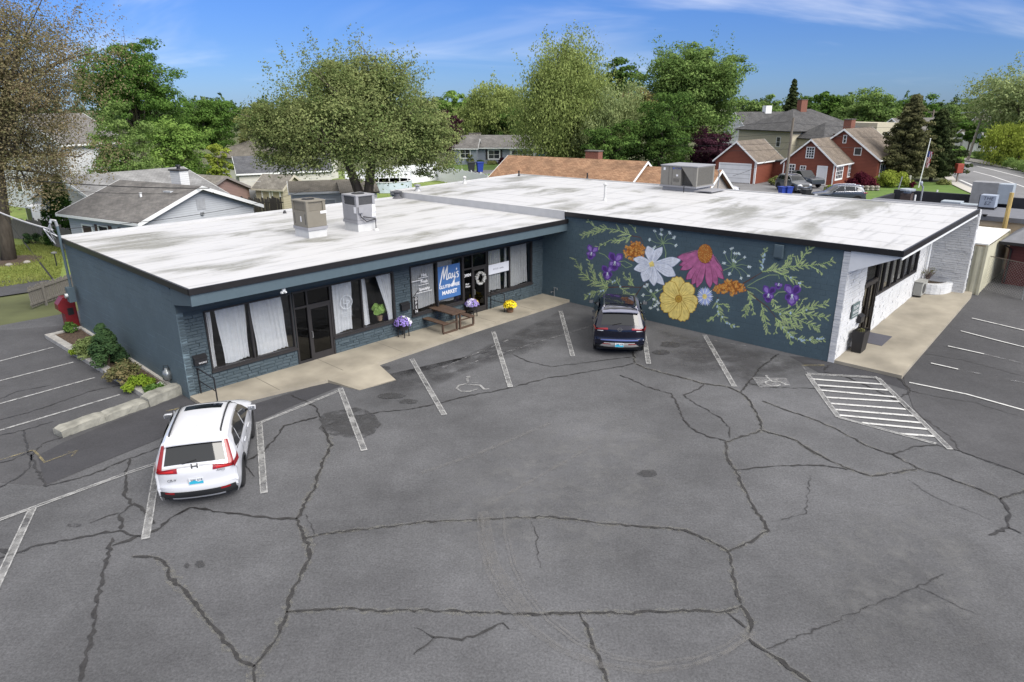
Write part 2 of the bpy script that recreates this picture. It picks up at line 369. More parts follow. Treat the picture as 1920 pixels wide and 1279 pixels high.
# sealed cracks, walked from survey points
def Lz(x, y): return (x*.562, 560+y*.562)
def Rz(x, y): return (960+x*.562, 560+y*.562)
CR = random.Random(11)
def crack(pts, w, f, name='sealed_crack', mat=SEAL, dz=.016, jit=.034):
    P = fine([f(*p) for p in pts], 0, .11); Q = []; ws = []
    for i, p in enumerate(P):
        j = jit if 0 < i < len(P)-1 else 0
        x, y = p.x+CR.uniform(-j, j), p.y+CR.uniform(-j, j); Q.append((x, y, gz(x, y)+dz)); ws.append(w*CR.choice((.25, .5, .6, .75, .9, 1.1))*CR.uniform(.7, 1.1))
    ws[0] *= .5; ws[-1] *= .5
    return MB().strip(Q, ws).build(name, mat, lot)
L_CR = [([(265,1279),(300,1160),(320,1020),(345,920),(365,840),(375,800)],.10),([(-90,895),(0,868),(60,847),(110,828),(180,815),(260,800),(330,785),(400,775),(440,792),(475,793),(520,775),(570,735),(635,698)],.085),
 ([(375,825),(430,805),(480,790)],.09),([(405,770),(400,720),(440,688),(470,700),(515,752)],.10),([(440,688),(418,660),(418,600),(432,535)],.09),([(400,715),(300,750)],.05),([(-40,850),(0,842),(45,848)],.12),
 ([(440,862),(510,862),(545,880),(567,912),(570,935),(620,980),(680,1060),(740,1130),(800,1200),(845,1230),(850,1290)],.10),
 ([(845,1230),(900,1170),(930,1130),(950,1060),(965,1000),(1000,930),(1030,870),(1035,840),(1020,800),(992,735),(1020,680),(1045,640),(1065,580),(1090,520),(1105,490),(1090,450),(1075,425)],.09),
 ([(635,698),(700,708),(780,718),(860,730),(940,735),(992,735)],.09),([(1020,800),(1090,785),(1200,772),(1330,758),(1420,745),(1500,742),(1600,740),(1708,733)],.06),
 ([(955,1048),(1050,1042),(1170,1035),(1280,1045),(1420,1042),(1560,1048),(1708,1052)],.07),([(1390,1100),(1450,1130),(1540,1138),(1620,1115),(1680,1080),(1700,1105)],.05),([(1450,1130),(1380,1190)],.03),
 ([(820,545),(880,510),(920,465),(950,425),(1060,395)],.09),([(970,322),(1050,360),(1075,400)],.06),([(1708,297),(1650,310),(1560,325),(1480,345),(1380,368),(1280,378),(1180,395),(1110,418),(1075,425)],.075),
 ([(815,545),(850,595)],.03),([(-60,420),(100,380),(300,310),(420,285)],.06),([(-60,360),(60,310),(170,290)],.05),([(-60,470),(80,440),(180,410)],.05),([(80,440),(90,500),(105,530),(150,628),(300,590),(430,535),(560,490)],.07),([(-60,640),(0,630),(60,600),(105,560),(105,520),(150,480),(240,455)],.07),
 ([(-60,560),(40,540),(110,505)],.05),([(1020,720),(1050,790)],.02)]
R_CR = [([(0,733),(110,728),(200,738),(290,750),(400,758),(500,765),(580,775),(640,800),(690,825),(722,845)],.065),([(0,1055),(100,1053),(225,1048),(400,1050),(550,1042),(680,1045),(720,1045),(765,1025)],.075),
 ([(225,1050),(250,1090),(270,1160),(300,1230),(322,1285)],.075),([(765,1025),(800,1080),(785,1130),(830,1170),(900,1215),(1000,1285)],.085),([(720,1050),(780,1100)],.05),
 ([(765,1020),(745,960),(735,900),(722,845),(760,830),(820,800),(852,775),(840,745),(800,690),(770,630),(748,575),(715,530),(715,480),(740,470),(790,455),(835,440),(825,400),(790,340),(765,315),(720,295),(640,285),(560,262),(450,235),(410,215),(405,170)],.075),
 ([(765,315),(790,280),(830,230),(890,185)],.07),([(790,285),(870,298),(1000,300),(1090,295),(1180,300)],.05),([(715,475),(650,460),(600,435),(570,400),(555,360),(530,318),(450,295),(360,255)],.06),
 ([(570,322),(620,355),(690,395),(725,430),(728,465)],.05),([(570,322),(630,300),(640,285)],.05),([(835,440),(940,470),(1000,510),(1080,550),(1150,580),(1200,592),(1290,580),(1350,570)],.075),
 ([(748,573),(850,562),(960,556),(1050,560),(1120,572)],.065),([(835,342),(920,375),(1010,405),(1080,435),(1180,490),(1270,522),(1350,565),(1440,595),(1540,630),(1630,668),(1680,655),(1708,640),(1760,620)],.065),
 ([(1630,668),(1660,710),(1655,765),(1590,790)],.09),([(1655,765),(1700,785)],.08),([(1270,522),(1340,495),(1420,490),(1495,510),(1600,550),(1708,585),(1760,605)],.065),([(1040,240),(1075,205)],.08),
 ([(1040,245),(1120,265),(1180,290),(1280,340),(1340,380),(1410,425),(1460,460),(1495,510)],.075),([(1280,340),(1330,310),(1420,330),(1550,350),(1708,400),(1790,420)],.06),([(1330,310),(1300,275),(1280,262)],.12),
 ([(410,215),(380,225),(280,240),(180,258),(120,265),(0,297)],.06),([(0,185),(50,210),(130,228),(240,215),(320,205),(400,195)],.05),([(850,1170),(960,1130),(1060,1085),(1150,1045),(1250,1005),(1350,965),(1440,920)],.028),
 ([(65,745),(85,800),(85,860),(95,900)],.02),([(860,745),(980,720),(995,590)],.02),([(1350,960),(1450,1010),(1560,1060)],.02),([(1320,605),(1400,660),(1600,740)],.02),([(1350,180),(1500,205),(1708,260)],.05)]
for p, w in L_CR: crack(p, w, Lz)
for p, w in R_CR: crack(p, w, Rz)
# pale worn rims along the cracks and tyre scuffs
SCUFF = worn('pale_scuff', (.19, .185, .18), .32, .72, 3.6, opacity=.5)
RIM = worn('pale_rim', (.20, .195, .17), .42, .7, 12, opacity=.6)
for p, w in L_CR[7:9] + L_CR[10:12]: crack(p, w*2.6, Lz, 'crack_rim', RIM, .0125, .03)
for p, w in (R_CR[0], R_CR[1], R_CR[2], R_CR[3], R_CR[5], R_CR[11], R_CR[13]): crack(p, w*2.6, Rz, 'crack_rim', RIM, .0145, .03)
def scuff(px, w, dz=.0185): MB().strip(fine(px, dz, .4), w).build('tyre_scuff', SCUFF, lot)
ARC = [(898, 970), (900, 1020), (915, 1075), (945, 1130), (990, 1180), (1050, 1222), (1125, 1250), (1210, 1262), (1290, 1252), (1360, 1225), (1410, 1190)]
scuff(ARC, .09); scuff([(u+7, v-4) for u, v in ARC], .06, .0192); scuff([(u+26-(u-1100)*.10, v-14) for u, v in ARC], .05); scuff([(u+32-(u-1100)*.10, v-18) for u, v in ARC[1:9]], .05, .0199)
scuff([(790, 888), (900, 850), (1030, 795)], .12); scuff([(920, 945), (1010, 895), (1110, 837)], .10); scuff([(905, 960), (925, 1060), (990, 1150)], .25)
# oil stains
OIL = worn('oil_stain', (.05, .05, .052), .36, .56, 2.5, opacity=.8)
def stain(u, v, ru, rv, dz=.0205):
    m = MB(); P = [gp(u+ru*math.cos(k*math.pi/9)*CR.uniform(.8, 1.1), v+rv*math.sin(k*math.pi/9)*CR.uniform(.8, 1.1), dz) for k in range(18)]
    m.add(P, [tuple(range(18))[::-1]]); m.build('oil_stain', OIL, lot)
for s in ((1215, 887, 19, 7), (1257, 646, 20, 6), (1240, 660, 18, 5), (735, 742, 26, 6), (765, 752, 20, 5), (655, 795, 60, 30), (375, 1057, 9, 7), (350, 1060, 5, 5), (140, 984, 14, 4), (722, 690, 10, 4)): stain(*s)
def soft_patch(px, mat, dz):
    P = fine(px + [px[0]], dz)[:-1]; c = sum(P, Vector())/len(P); n = len(P); rings = 6; vs = []; fd = []
    for r in range(rings+1):
        for p in P: w = p.lerp(c, r/rings*.98); vs.append((w.x, w.y, gz(w.x, w.y)+dz)); fd.append(min(1, r/3))
    m = MB(); m.add(vs, [(r*n+i, r*n+(i+1) % n, (r+1)*n+(i+1) % n, (r+1)*n+i) for r in range(rings) for i in range(n)]); o = m.build('asphalt_stain', mat, lot)
    o.data.attributes.new('fade', 'FLOAT', 'POINT').data.foreach_set('value', fd); return o
DARKEN = worn('dark_wear', (.050, .050, .053), .36, .66, .9, opacity=.85, fade=True)
soft_patch([(640, 722), (740, 712), (860, 672), (1062, 577), (1110, 600), (1020, 655), (900, 690), (780, 742), (690, 770)], DARKEN, .0095)
soft_patch([(1215, 612), (1330, 632), (1562, 685), (1520, 722), (1440, 742), (1330, 712), (1240, 690)], DARKEN, .0098)
PALE = worn('pale_wear', (.20, .20, .20), .44, .72, 1.6, opacity=.5, fade=True)
soft_patch([(700, 1000), (880, 840), (1150, 740), (1300, 800), (1340, 930), (1180, 1100), (900, 1130)], PALE, .0102)
soft_patch([(1500, 980), (1700, 900), (1900, 1020), (1900, 1240), (1600, 1270), (1450, 1150)], PALE, .0104)
# painted stall lines: a worn bar with two brighter edges
def line(px, w=.13, edges=True, mat=WORN, dz=.022, name='stall_line'):
    m = MB(); P = fine(px, dz, .5); m.strip(P, w)
    if edges:
        m.cur = 1
        for sgn in (-1, 1):
            d = (P[-1]-P[0]).normalized(); q = Vector((-d.y, d.x, 0))*sgn*(w/2)
            m.strip([p+q+Vector((0, 0, .003)) for p in P], .028)
        d = (P[-1]-P[0]).normalized()
        m.strip([P[-1]-d*.06+Vector((0, 0, .0045)), P[-1]+Vector((0, 0, .0045))], w)
    return m.build(name, [mat, WHITEP], lot)
for p in ([(62,953),(-30,1150)],[(297,867),(273,1012)],[(486,792),(495,926)],[(638,729),(683,846)],[(772,674),(833,779)],[(925,623),(957,727)],[(1051,584),(1074,669)],[(1204,606),(1216,683)],[(1321,629),(1377,726)]): line(p, .15)
line([(-60,1000),(0,976),(120,932),(240,888)], .1); line([(240,888),(300,868)], .1, mat=FAINT); line([(485,795),(560,765),(637,733)], .1)
for p in ([(-120,708),(0,678),(100,652)],[(-120,745),(0,715),(138,680)],[(-120,792),(0,758),(178,709)],[(-120,845),(0,808),(225,741)]): line(p, .10, False, WHITEP)
for p in ([(878,683),(1000,645),(1115,610)],[(830,690),(960,635)],[(1340,640),(1400,650)]): line(p, .08, False, FAINT)
for p, q in (([(1822,598),(1920,621)],0),([(1801,622),(1870,640),(1930,655)],0),([(1777,650.5),(1845,665.5)],0),([(1744.7,682.5),(1796,694)],0),([(1704.7,719),(1812,741),(1930,774)],0)): line(p, .09, False, HATCHP, dz=.04)
for p in ([(1845,665.5),(1930,686)],[(1796,694),(1930,722)]): line(p, .10, False, FAINT, dz=.04)
def H6(x, y): return (1400+x*.2708, 660+y*.2708)
for p in ([(420,155),(905,180)],[(905,182),(1410,680)],[(420,157),(635,455)]): line([H6(*q) for q in p], .14, True)
line([H6(635,455), H6(1000,555), H6(1310,640)], .10, True)
for x0, y0, x1, y1 in ((440,190,945,228),(490,233,985,268),(515,268,1035,316),(550,318,1060,348),(580,360,1100,400),(612,402,1160,447),(645,442,1215,495),(800,495,1265,540),(1060,570,1305,588)):
    line([H6(x0, y0), H6(x1, y1)], .12, False, HATCHP, name='hatch_line')
line([H6(380,95), H6(540,95)], .09, False, YELLOWP, name='utility_mark'); line([H6(385,95), H6(420,150)], .06, False, FAINT, name='utility_mark')
# wheelchair symbols
SYM = [([(.02,.98),(.10,.62),(.45,.62)],.09),([(.10,.62),(.14,.42),(.52,.40),(.70,.06),(.86,.10)],.09),([(.06,.5),(-.18,.34),(-.22,.08),(-.02,-.16),(.26,-.14),(.46,.08)],.075)]
def wheelchair(c, up, size, mat, dz=.023):
    m = MB(); up = up.normalized(); rt = Vector((up.y, -up.x, 0))
    for k, (pts, w) in enumerate(SYM):
        m.strip([Vector((c.x, c.y, gz(c.x, c.y)+dz+.0012*k)) + rt*(x-.2)*size + up*(y-.4)*size for x, y in pts], w*size)
    m.lathe(c + rt*(-.16)*size + up*.72*size + Vector((0, 0, dz)), [(.085*size, 0), (.08*size, .002)], 10)
    return m.build('wheelchair_symbol', mat, lot)
wheelchair(gp(882, 723), gp(890, 700)-gp(878, 738), 1.0, WORN)
patch('symbol_panel', [(1410,708),(1474,710),(1482,724),(1424,728)][::-1], worn('grey_panel', (.26, .26, .265), .3, .6, 6, opacity=.6), .0215)
wheelchair(gp(1450, 717), gp(1440, 708)-gp(1452, 728), .7, WHITEP, .026)
# yellow utility marks
line([(312,772),(335,767),(358,762)], .06, False, YELLOWP, name='utility_mark')
m = MB(); c = gp(337, 766.5, .026)
m.strip([c + Vector((.13*math.cos(t*math.pi/6), .13*math.sin(t*math.pi/6), 0)) for t in range(13)], .035); m.build('utility_mark', YELLOWP, lot)
for p in ([(0,864),(60,846),(65,847),(84,868)],[(82,869),(145,846)],[(128,849),(145,846),(135,857)]): line(p, .06, False, YELLOWP, dz=.027, name='utility_mark')

# ------------------------------------------------------------------ sidewalks (real steps)
walk = MB(True)
walk.prism([(-17.1, 1.3), (-14.6, 1.75), (-13.3, 2.05), (-11.2, 1.95), (-6, 1.75), (-.0, 1.72), (0, 0), (-17.1, 0)], -.02, .115)
sw = walk.build('sidewalk', CONC); sw.location = wor(0, 0); sw.rotation_euler = (0, 0, TH); tag(sw, kind='structure')
JO = M('slab_joint', (.16, .145, .12), .9, var=.2)
for a in (-14.9, -12.5, -9.9, -7.4, -4.9, -2.4):
    m = MB(True); m.box(a-.012, a+.012, .01, 1.66, .10, .1165); m.build('slab_joint', JO, sw)
m = MB(True)
m.add([(-13.35, 2.03, .112), (-11.25, 1.93, .112), (-11.65, 3.55, .006), (-13.0, 3.35, .006), (-13.35, 2.03, -.02), (-11.25, 1.93, -.02), (-11.65, 3.55, -.02), (-13.0, 3.35, -.02)],
    [(0, 3, 2, 1), (0, 1, 5, 4), (1, 2, 6, 5), (2, 3, 7, 6), (3, 0, 4, 7)]); m.build('ramp_apron', CONC, sw)
m = MB(True); n = 14; vs = []; fs = []
pts = [(0 + 14.0*k/n, gz(*wor(0 + 14.0*k/n, 15)[:2])) for k in range(n+1)]
for a, z in pts:
    bo = 16.05 - .02*a - max(0, a-11)*.12
    vs += [(a, 13.80, z+.13), (a, bo, z+.13), (a, bo, z-.05), (a, 13.80, z-.05)]
for k in range(n): fs += [(4*k+j, 4*k+(j+1) % 4, 4*k+4+(j+1) % 4, 4*k+4+j) for j in range(4)]
fs += [(0, 1, 2, 3), tuple(4*n+j for j in (3, 2, 1, 0))]
m.add(vs, fs); sw2 = m.build('sidewalk', CONC); sw2.location = wor(0, 0); sw2.rotation_euler = (0, 0, TH); tag(sw2, kind='structure')

# ------------------------------------------------------------------ lawns, drives and the street behind
def flat(name, px, mat, dz, kind='structure', pts=None):
    m = MB(); P = [Vector((gp(u, v).x, gp(u, v).y, dz)) for u, v in px]
    m.add(P, [tuple(range(len(P)))[::-1]]); return tag(m.build(name, mat), kind=kind)
flat('lawn', [(-500, 590), (0, 556), (50, 545), (118, 530), (330, 470), (330, 420), (-500, 430)], LAWN, .006)
flat('side_path', [(-500, 640), (-400, 555), (0, 528), (60, 518), (110, 530), (55, 548), (0, 556)], A_MID, .012)
flat('back_yard', [(330, 470), (780, 372), (900, 345), (760, 320), (-300, 320), (-500, 430), (330, 420)], LAWN, -.02)
flat('driveway', [(1320, 372), (1480, 376), (1700, 385), (1640, 345), (1480, 335), (1330, 330), (1000, 330), (1000, 372)], A_ROAD, -.025)
flat('front_lawn', [(1560, 378), (1690, 386), (1860, 372), (1740, 344), (1600, 356)], LAWN2, -.018)
flat('front_lawn', [(1690, 384), (1850, 372), (1790, 342), (1700, 340), (1640, 350)], LAWN2, -.015)
def strip_px(name, left, right, mat, dz, kind='structure'):
    m = MB(); n = len(left); vs = []
    for (a, b), (c, d) in zip(left, right): p, q = gp(a, b), gp(c, d); vs += [(p.x, p.y, dz), (q.x, q.y, dz)]
    m.add(vs, [(2*i, 2*i+1, 2*i+3, 2*i+2) for i in range(n-1)]); return tag(m.build(name, mat), kind=kind)
road = strip_px('road', [(1975, 410), (1880, 376), (1830, 357), (1795, 341), (1782, 326), (1776, 312), (1760, 296)], [(2100, 340), (1980, 325), (1920, 321), (1850, 308), (1812, 301), (1795, 297), (1775, 291)], A_ROAD, -.02)
tag(road, kind='structure')
strip_px('pavement', [(1940, 412), (1850, 376), (1806, 357), (1778, 343), (1770, 331)], [(1975, 410), (1880, 376), (1830, 357), (1795, 341), (1782, 326)], CONC2, .06)
strip_px('pavement', [(2000, 322), (1920, 314), (1860, 304), (1830, 299), (1812, 297)], [(1990, 330), (1920, 322), (1850, 309), (1812, 302), (1800, 298)], CONC2, .06)
flat('verge', [(1940, 318), (2100, 322), (2100, 285), (1830, 280), (1812, 294), (1860, 303)], LAWN2, .03)
flat('verge', [(1770, 296), (1812, 294), (1840, 280), (1770, 280)], LAWN2, .025)
def road_line(px, w, name='lane_line', mat=None):
    m = MB(); m.strip([Vector((gp(u, v).x, gp(u, v).y, -.012)) for u, v in px], w); m.build(name, mat or M('road_paint', (.62, .62, .62), .8, var=.1), road)
road_line([(1935, 391), (1880, 369), (1830, 350), (1800, 337)], .3)
road_line([(1985, 373), (1920, 350), (1860, 330), (1825, 321)], .18); road_line([(1990, 345), (1920, 333), (1865, 319), (1830, 311)], .18)
for k in range(4): road_line([(1792+k*7, 305.5+k*.5), (1797+k*7, 303+k*.5)], .6, 'crossing_bar')
flat('street', [(660, 340), (1010, 330), (1010, 316), (660, 322)], A_ROAD, -.02)
flat('front_lawn', [(835, 321), (1010, 316), (1020, 300), (835, 302)], LAWN2, -.015)
flat('front_lawn', [(835, 338), (960, 334), (960, 325), (835, 327)], LAWN2, -.012)
# ================================================================== the L-shaped shop building
BLUE = (.072, .115, .150)
BLUEW = (.068, .105, .126)
ZA, ZS = 3.87, 3.13
def zB(a, b): return 4.195 + .0057*b + .017*a
def course_lines(m, light=1.9, amt=.55):
    """block courses showing through the paint: a worn lighter joint line every 20 cm and a shallow groove"""
    nt, b, N, L = nodes(m); tc = N('ShaderNodeTexCoord'); sp = N('ShaderNodeSeparateXYZ'); cb = N('ShaderNodeCombineXYZ'); L(tc.outputs['Object'], sp.inputs[0]); L(sp.outputs[1], cb.inputs[0]); L(sp.outputs[2], cb.inputs[1])
    br = N('ShaderNodeTexBrick'); br.inputs['Scale'].default_value = 1; br.inputs['Brick Width'].default_value = .4; br.inputs['Row Height'].default_value = .2; br.inputs['Mortar Size'].default_value = .006; L(cb.outputs[0], br.inputs['Vector'])
    mp = N('ShaderNodeMapping'); mp.inputs['Scale'].default_value = (1, .5, 3.5); L(tc.outputs['Object'], mp.inputs[0]); n = N('ShaderNodeTexNoise'); n.inputs['Scale'].default_value = 1.6; n.inputs['Detail'].default_value = 4; L(mp.outputs[0], n.inputs['Vector'])
    r = N('ShaderNodeMapRange'); r.inputs[1].default_value = .5; r.inputs[2].default_value = .62; r.inputs[4].default_value = amt; L(n.outputs[0], r.inputs[0])
    mu = N('ShaderNodeMath'); mu.operation = 'MULTIPLY'; L(br.outputs['Fac'], mu.inputs[0]); L(r.outputs[0], mu.inputs[1])
    src = b.inputs['Base Color'].links[0].from_socket; mx = N('ShaderNodeMix'); mx.data_type = 'RGBA'; L(mu.outputs[0], mx.inputs[0]); L(src, mx.inputs[6]); hs = N('ShaderNodeMix'); hs.data_type = 'RGBA'; hs.blend_type = 'MULTIPLY'; hs.inputs[0].default_value = 1; L(src, hs.inputs[6]); hs.inputs[7].default_value = (light, light, light, 1); L(hs.outputs[2], mx.inputs[7]); L(mx.outputs[2], b.inputs['Base Color'])
    bp = N('ShaderNodeBump'); bp.inputs['Strength'].default_value = .5; bp.inputs['Distance'].default_value = .008; bp.invert = True; L(br.outputs['Fac'], bp.inputs['Height'])
    if b.inputs['Normal'].links: L(b.inputs['Normal'].links[0].from_socket, bp.inputs['Normal'])
    L(bp.outputs[0], b.inputs['Normal']); return m
def paint_blocks(name, col): return course_lines(M(name, col, .62, var=.10, scale=.7, bump=.25, bscale=25), 2.0, .6)
blue_block = paint_blocks('blue_block_paint', BLUEW)
blue_stone = M('blue_stone_paint', (.060, .084, .099), .6, var=.16, scale=5, bump=.6, bscale=14)
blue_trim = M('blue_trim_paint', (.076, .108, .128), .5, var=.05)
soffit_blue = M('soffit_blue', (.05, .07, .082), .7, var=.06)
white_stone = M('white_stone_paint', (.60, .605, .61), .6, var=.08, scale=3, bump=.7, bscale=12)
edge_black = M('black_roof_edge', (.014, .013, .014), .42, var=.15)
def roofmat(name):
    m = M(name, (.84, .84, .84), .55, var=0)
    nt, b, N, L = nodes(m); tc = N('ShaderNodeTexCoord')
    def stainf(rot, sc, nscale, lo, hi, det=5):
        mp = N('ShaderNodeMapping'); mp.inputs['Rotation'].default_value = (0, 0, R(rot)); mp.inputs['Scale'].default_value = sc; L(tc.outputs['Object'], mp.inputs[0])
        n = N('ShaderNodeTexNoise'); n.inputs['Scale'].default_value = nscale; n.inputs['Detail'].default_value = det; n.inputs['Roughness'].default_value = .62; n.inputs['Distortion'].default_value = .3
        L(mp.outputs[0], n.inputs['Vector'])
        r = N('ShaderNodeMapRange'); r.interpolation_type = 'SMOOTHSTEP'; r.inputs[1].default_value = lo; r.inputs[2].default_value = hi; L(n.outputs[0], r.inputs[0]); return r.outputs[0]
    s1 = stainf(-46.6, (.30, 1.0, 1), .55, .47, .62); s2 = stainf(0, (.35, 3.2, 1), 1.1, .50, .76); s3 = stainf(0, (1, 1, 1), 7, .5, .68, 2)
    mask = N('ShaderNodeMapRange')
    big = stainf(20, (1, 1, 1), .22, .38, .56, 2)
    mu = N('ShaderNodeMath'); mu.operation = 'MULTIPLY'; L(s1, mu.inputs[0]); L(big, mu.inputs[1])
    mx1 = N('ShaderNodeMix'); mx1.data_type = 'RGBA'; mx1.inputs[6].default_value = (.475, .475, .48, 1); mx1.inputs[7].default_value = (.27, .275, .285, 1)
    k = N('ShaderNodeMath'); k.operation = 'MULTIPLY'; L(s2, k.inputs[0]); k.inputs[1].default_value = .7; L(k.outputs[0], mx1.inputs[0])
    mx2 = N('ShaderNodeMix'); mx2.data_type = 'RGBA'; L(mx1.outputs[2], mx2.inputs[6]); mx2.inputs[7].default_value = (.17, .168, .14, 1)
    k2 = N('ShaderNodeMath'); k2.operation = 'MULTIPLY'; L(mu.outputs[0], k2.inputs[0]); k2.inputs[1].default_value = .8; L(k2.outputs[0], mx2.inputs[0])
    mx3 = N('ShaderNodeMix'); mx3.data_type = 'RGBA'; L(mx2.outputs[2], mx3.inputs[6]); mx3.inputs[7].default_value = (.10, .10, .075, 1)
    k3 = N('ShaderNodeMath'); k3.operation = 'MULTIPLY'; L(mu.outputs[0], k3.inputs[0]); L(s3, k3.inputs[1])
    k4 = N('ShaderNodeMath'); k4.operation = 'MULTIPLY'; L(k3.outputs[0], k4.inputs[0]); k4.inputs[1].default_value = .45; L(k4.outputs[0], mx3.inputs[0])
    L(mx3.outputs[2], b.inputs['Base Color'])
    return m
roof_white = roofmat('white_membrane')
flash_white = M('white_flashing', (.47, .47, .47), .5, var=.06, scale=2)
shop = thing('shop_building', 'L-shaped blue painted shop building with white flat roofs and a big flower mural', 'building', wor(0, 0), TH)
INT = M('shop_interior', (.10, .10, .10), .9, var=.3, scale=2)
INTF = M('shop_floor', (.16, .14, .12), .6, var=.2)
pane_glass = glass('window_glass', (.93, .94, .94))
tint_glass = glass('tinted_glass', (.22, .24, .25))
# --- openings in the blue front (b = 0): a0, a1, z0, z1
OPEN = [(-16.28, -13.27, .75, 2.75), (-13.23, -11.71, .12, 2.76), (-11.70, -8.88, .77, 2.76), (-8.06, -5.22, .78, 2.80), (-5.21, -3.77, .12, 2.80), (-3.74, -.77, .80, 2.81)]
def wall_with_holes(name, a0, a1, z0, z1, holes, b0, b1, mat, parent):
    m = MB(True); xs = sorted(set([a0, a1] + [h[0] for h in holes] + [h[1] for h in holes])); zs = sorted(set([z0, z1] + [h[2] for h in holes] + [h[3] for h in holes]))
    for x0, x1 in zip(xs, xs[1:]):
        run = None
        for q0, q1 in zip(zs, zs[1:]):
            cx, cz = (x0+x1)/2, (q0+q1)/2
            solid = not any(h[0] < cx < h[1] and h[2] < cz < h[3] for h in holes)
            if solid: run = (run[0], q1) if run else (q0, q1)
            if (not solid or q1 == zs[-1]) and run: m.box(x0, x1, b0, b1, *run); run = None
    return m.build(name, mat, parent)
front_wall = wall_with_holes('stone_wall', -17.09, -.002, -.05, ZS, OPEN, -.22, -.02, M('blue_stone_joint', (.044, .062, .074), .8, var=.1), shop)
# stone courses on the front, piece by piece
def stone_mesh(i, mat):
    r = random.Random(100+i); m = MB()
    d = [r.uniform(.6, 1.25) for _ in range(4)]
    x0, x1, z0, z1 = .0, 1., .0, 1.
    base = [(x0, 0, z0), (x1, 0, z0), (x1, 0, z1), (x0, 0, z1)]
    ins = .03
    face = [(x0+ins*r.uniform(.5, 1.6), -d[0], z0+.10*r.uniform(.3, 1.4)), (x1-ins*r.uniform(.5, 1.6), -d[1], z0+.10*r.uniform(.3, 1.4)), (x1-ins*r.uniform(.5, 1.6), -d[2], z1-.10*r.uniform(.3, 1.4)), (x0+ins*r.uniform(.5, 1.6), -d[3], z1-.10*r.uniform(.3, 1.4))]
    mid = (.5+r.uniform(-.2, .2), -sum(d)/4*r.uniform(1.0, 1.35), .5)
    m.add(base+face+[mid], [(0,1,5,4),(1,2,6,5),(2,3,7,6),(3,0,4,7),(4,5,8),(5,6,8),(6,7,8),(7,4,8)])
    return m.mesh('stone', mat)
ST_B = [stone_mesh(i, blue_stone) for i in range(10)]
SR = random.Random(3)
def courses(a0, a1, z0, z1, hmin=.07, hmax=.125, lmin=.22, lmax=.62):
    z = z0; out = []
    while z < z1-.03:
        h = SR.uniform(hmin, hmax)
        if z+h > z1-.03: h = z1-z
        a = a0 - SR.uniform(0, .2)
        while a < a1:
            l = SR.uniform(lmin, lmax); p, q = max(a, a0), min(a+l, a1)
            if q-p > .05: out.append((p, q, z, z+h))
            a += l
        z += h
    return out
stones = []
for a0, a1, z0, z1 in ((-17.09, -16.30, .1, 2.72), (-16.30, -13.25, .1, .70), (-11.69, -8.86, .1, .72), (-8.86, -8.08, .1, 2.72), (-8.08, -5.2, .1, .73), (-3.75, -.75, .1, .75), (-.75, -.01, .1, 2.78)):
    stones += courses(a0, a1, z0, z1)
cam_l = loc((0, 0, 0))
stones.sort(key=lambda s: (s[0]-cam_l[0])**2 + cam_l[1]**2 - 400*(s[1]-s[0])*(s[3]-s[2]))
rest = MB(True)
for i, (p, q, z0, z1) in enumerate(stones):
    if i < 298:
        put('stone', ST_B[i % 10], front_wall, (p+.004, .02, z0+.004), (0, 0, 0), (q-p-.008, SR.uniform(.018, .036), z1-z0-.008))
    else: rest.box(p+.005, q-.005, -.02, SR.uniform(.012, .03), z0+.005, z1-.005)
rest.build('stone_course', blue_stone, front_wall, kind='stuff')
# plain painted band above the windows
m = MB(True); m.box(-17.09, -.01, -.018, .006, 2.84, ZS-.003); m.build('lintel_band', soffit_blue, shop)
# --- block walls
def blocks(name, fn, l0, l1, z0, z1, mat, parent, joint=.005, depth=.007):
    m = MB(True); z = z0; r = 0
    while z < z1-.01:
        h = min(.2, z1-z); x = l0 - (.2 if r % 2 else 0)
        while x < l1:
            p, q = max(x, l0), min(x+.4, l1)
            if q-p > .02: fn(m, p+joint/2, q-joint/2, z+joint/2, z+h-joint/2, depth)
            x += .4
        z += .2; r += 1
    return m.build(name, mat, parent, kind='stuff')
LW = -17.10
m = MB(True); m.box(LW, LW+.2, -10.65, -.22, -.1, ZA-.2); m.box(LW, LW+.2, -.22, 0, -.1, ZS)
side_paint = paint_blocks('lighter_blue_paint', (.092, .128, .148))  # side wall gets a lighter blue than the mural wall
side_wall = m.build('block_wall', side_paint, shop)
blocks('block_course', lambda m, p, q, z0, z1, d: m.box(LW-d, LW+.01, -q, -p, z0, z1), .0, 10.65, .0, 3.6, side_paint, side_wall)
m = MB(True); m.box(LW+.2, -.0, -10.65, -10.45, -.1, ZA-.2); m.build('rear_wall', blue_block, shop)
m = MB(True); m.box(.0, .2, 0, 13.62, -.1, 4.08); m.box(.0, .2, -11.6, 0, -.1, 4.0); mural_wall = m.build('mural_wall', blue_block, shop)
blocks('block_course', lambda m, p, q, z0, z1, d: m.box(-d, .01, p, q, z0, z1), .0, 13.60, .0, 4.12, blue_block, mural_wall)
m = MB(True); m.box(.2, 10.9, -11.6, -11.4, -.1, 4.05); m.box(10.7, 10.9, -11.4, 13.6, -.1, 4.3); m.build('rear_wall', M('white_block', (.62, .62, .6), .8), shop)
# interior shell so that the windows look into a room
m = MB(True); m.box(-16.9, -.02, -3.6, -3.5, 0, 3.1); m.box(-8.5, -8.4, -3.5, -.24, 0, 3.1); m.build('inner_wall', INT, shop)
m = MB(True); m.box(-16.9, -.02, -3.5, -.22, .02, .1); m.build('inner_floor', INTF, shop)
m = MB(True); m.box(-16.9, -.02, -3.5, -.22, 3.1, 3.14); m.build('inner_ceiling', INT, shop)
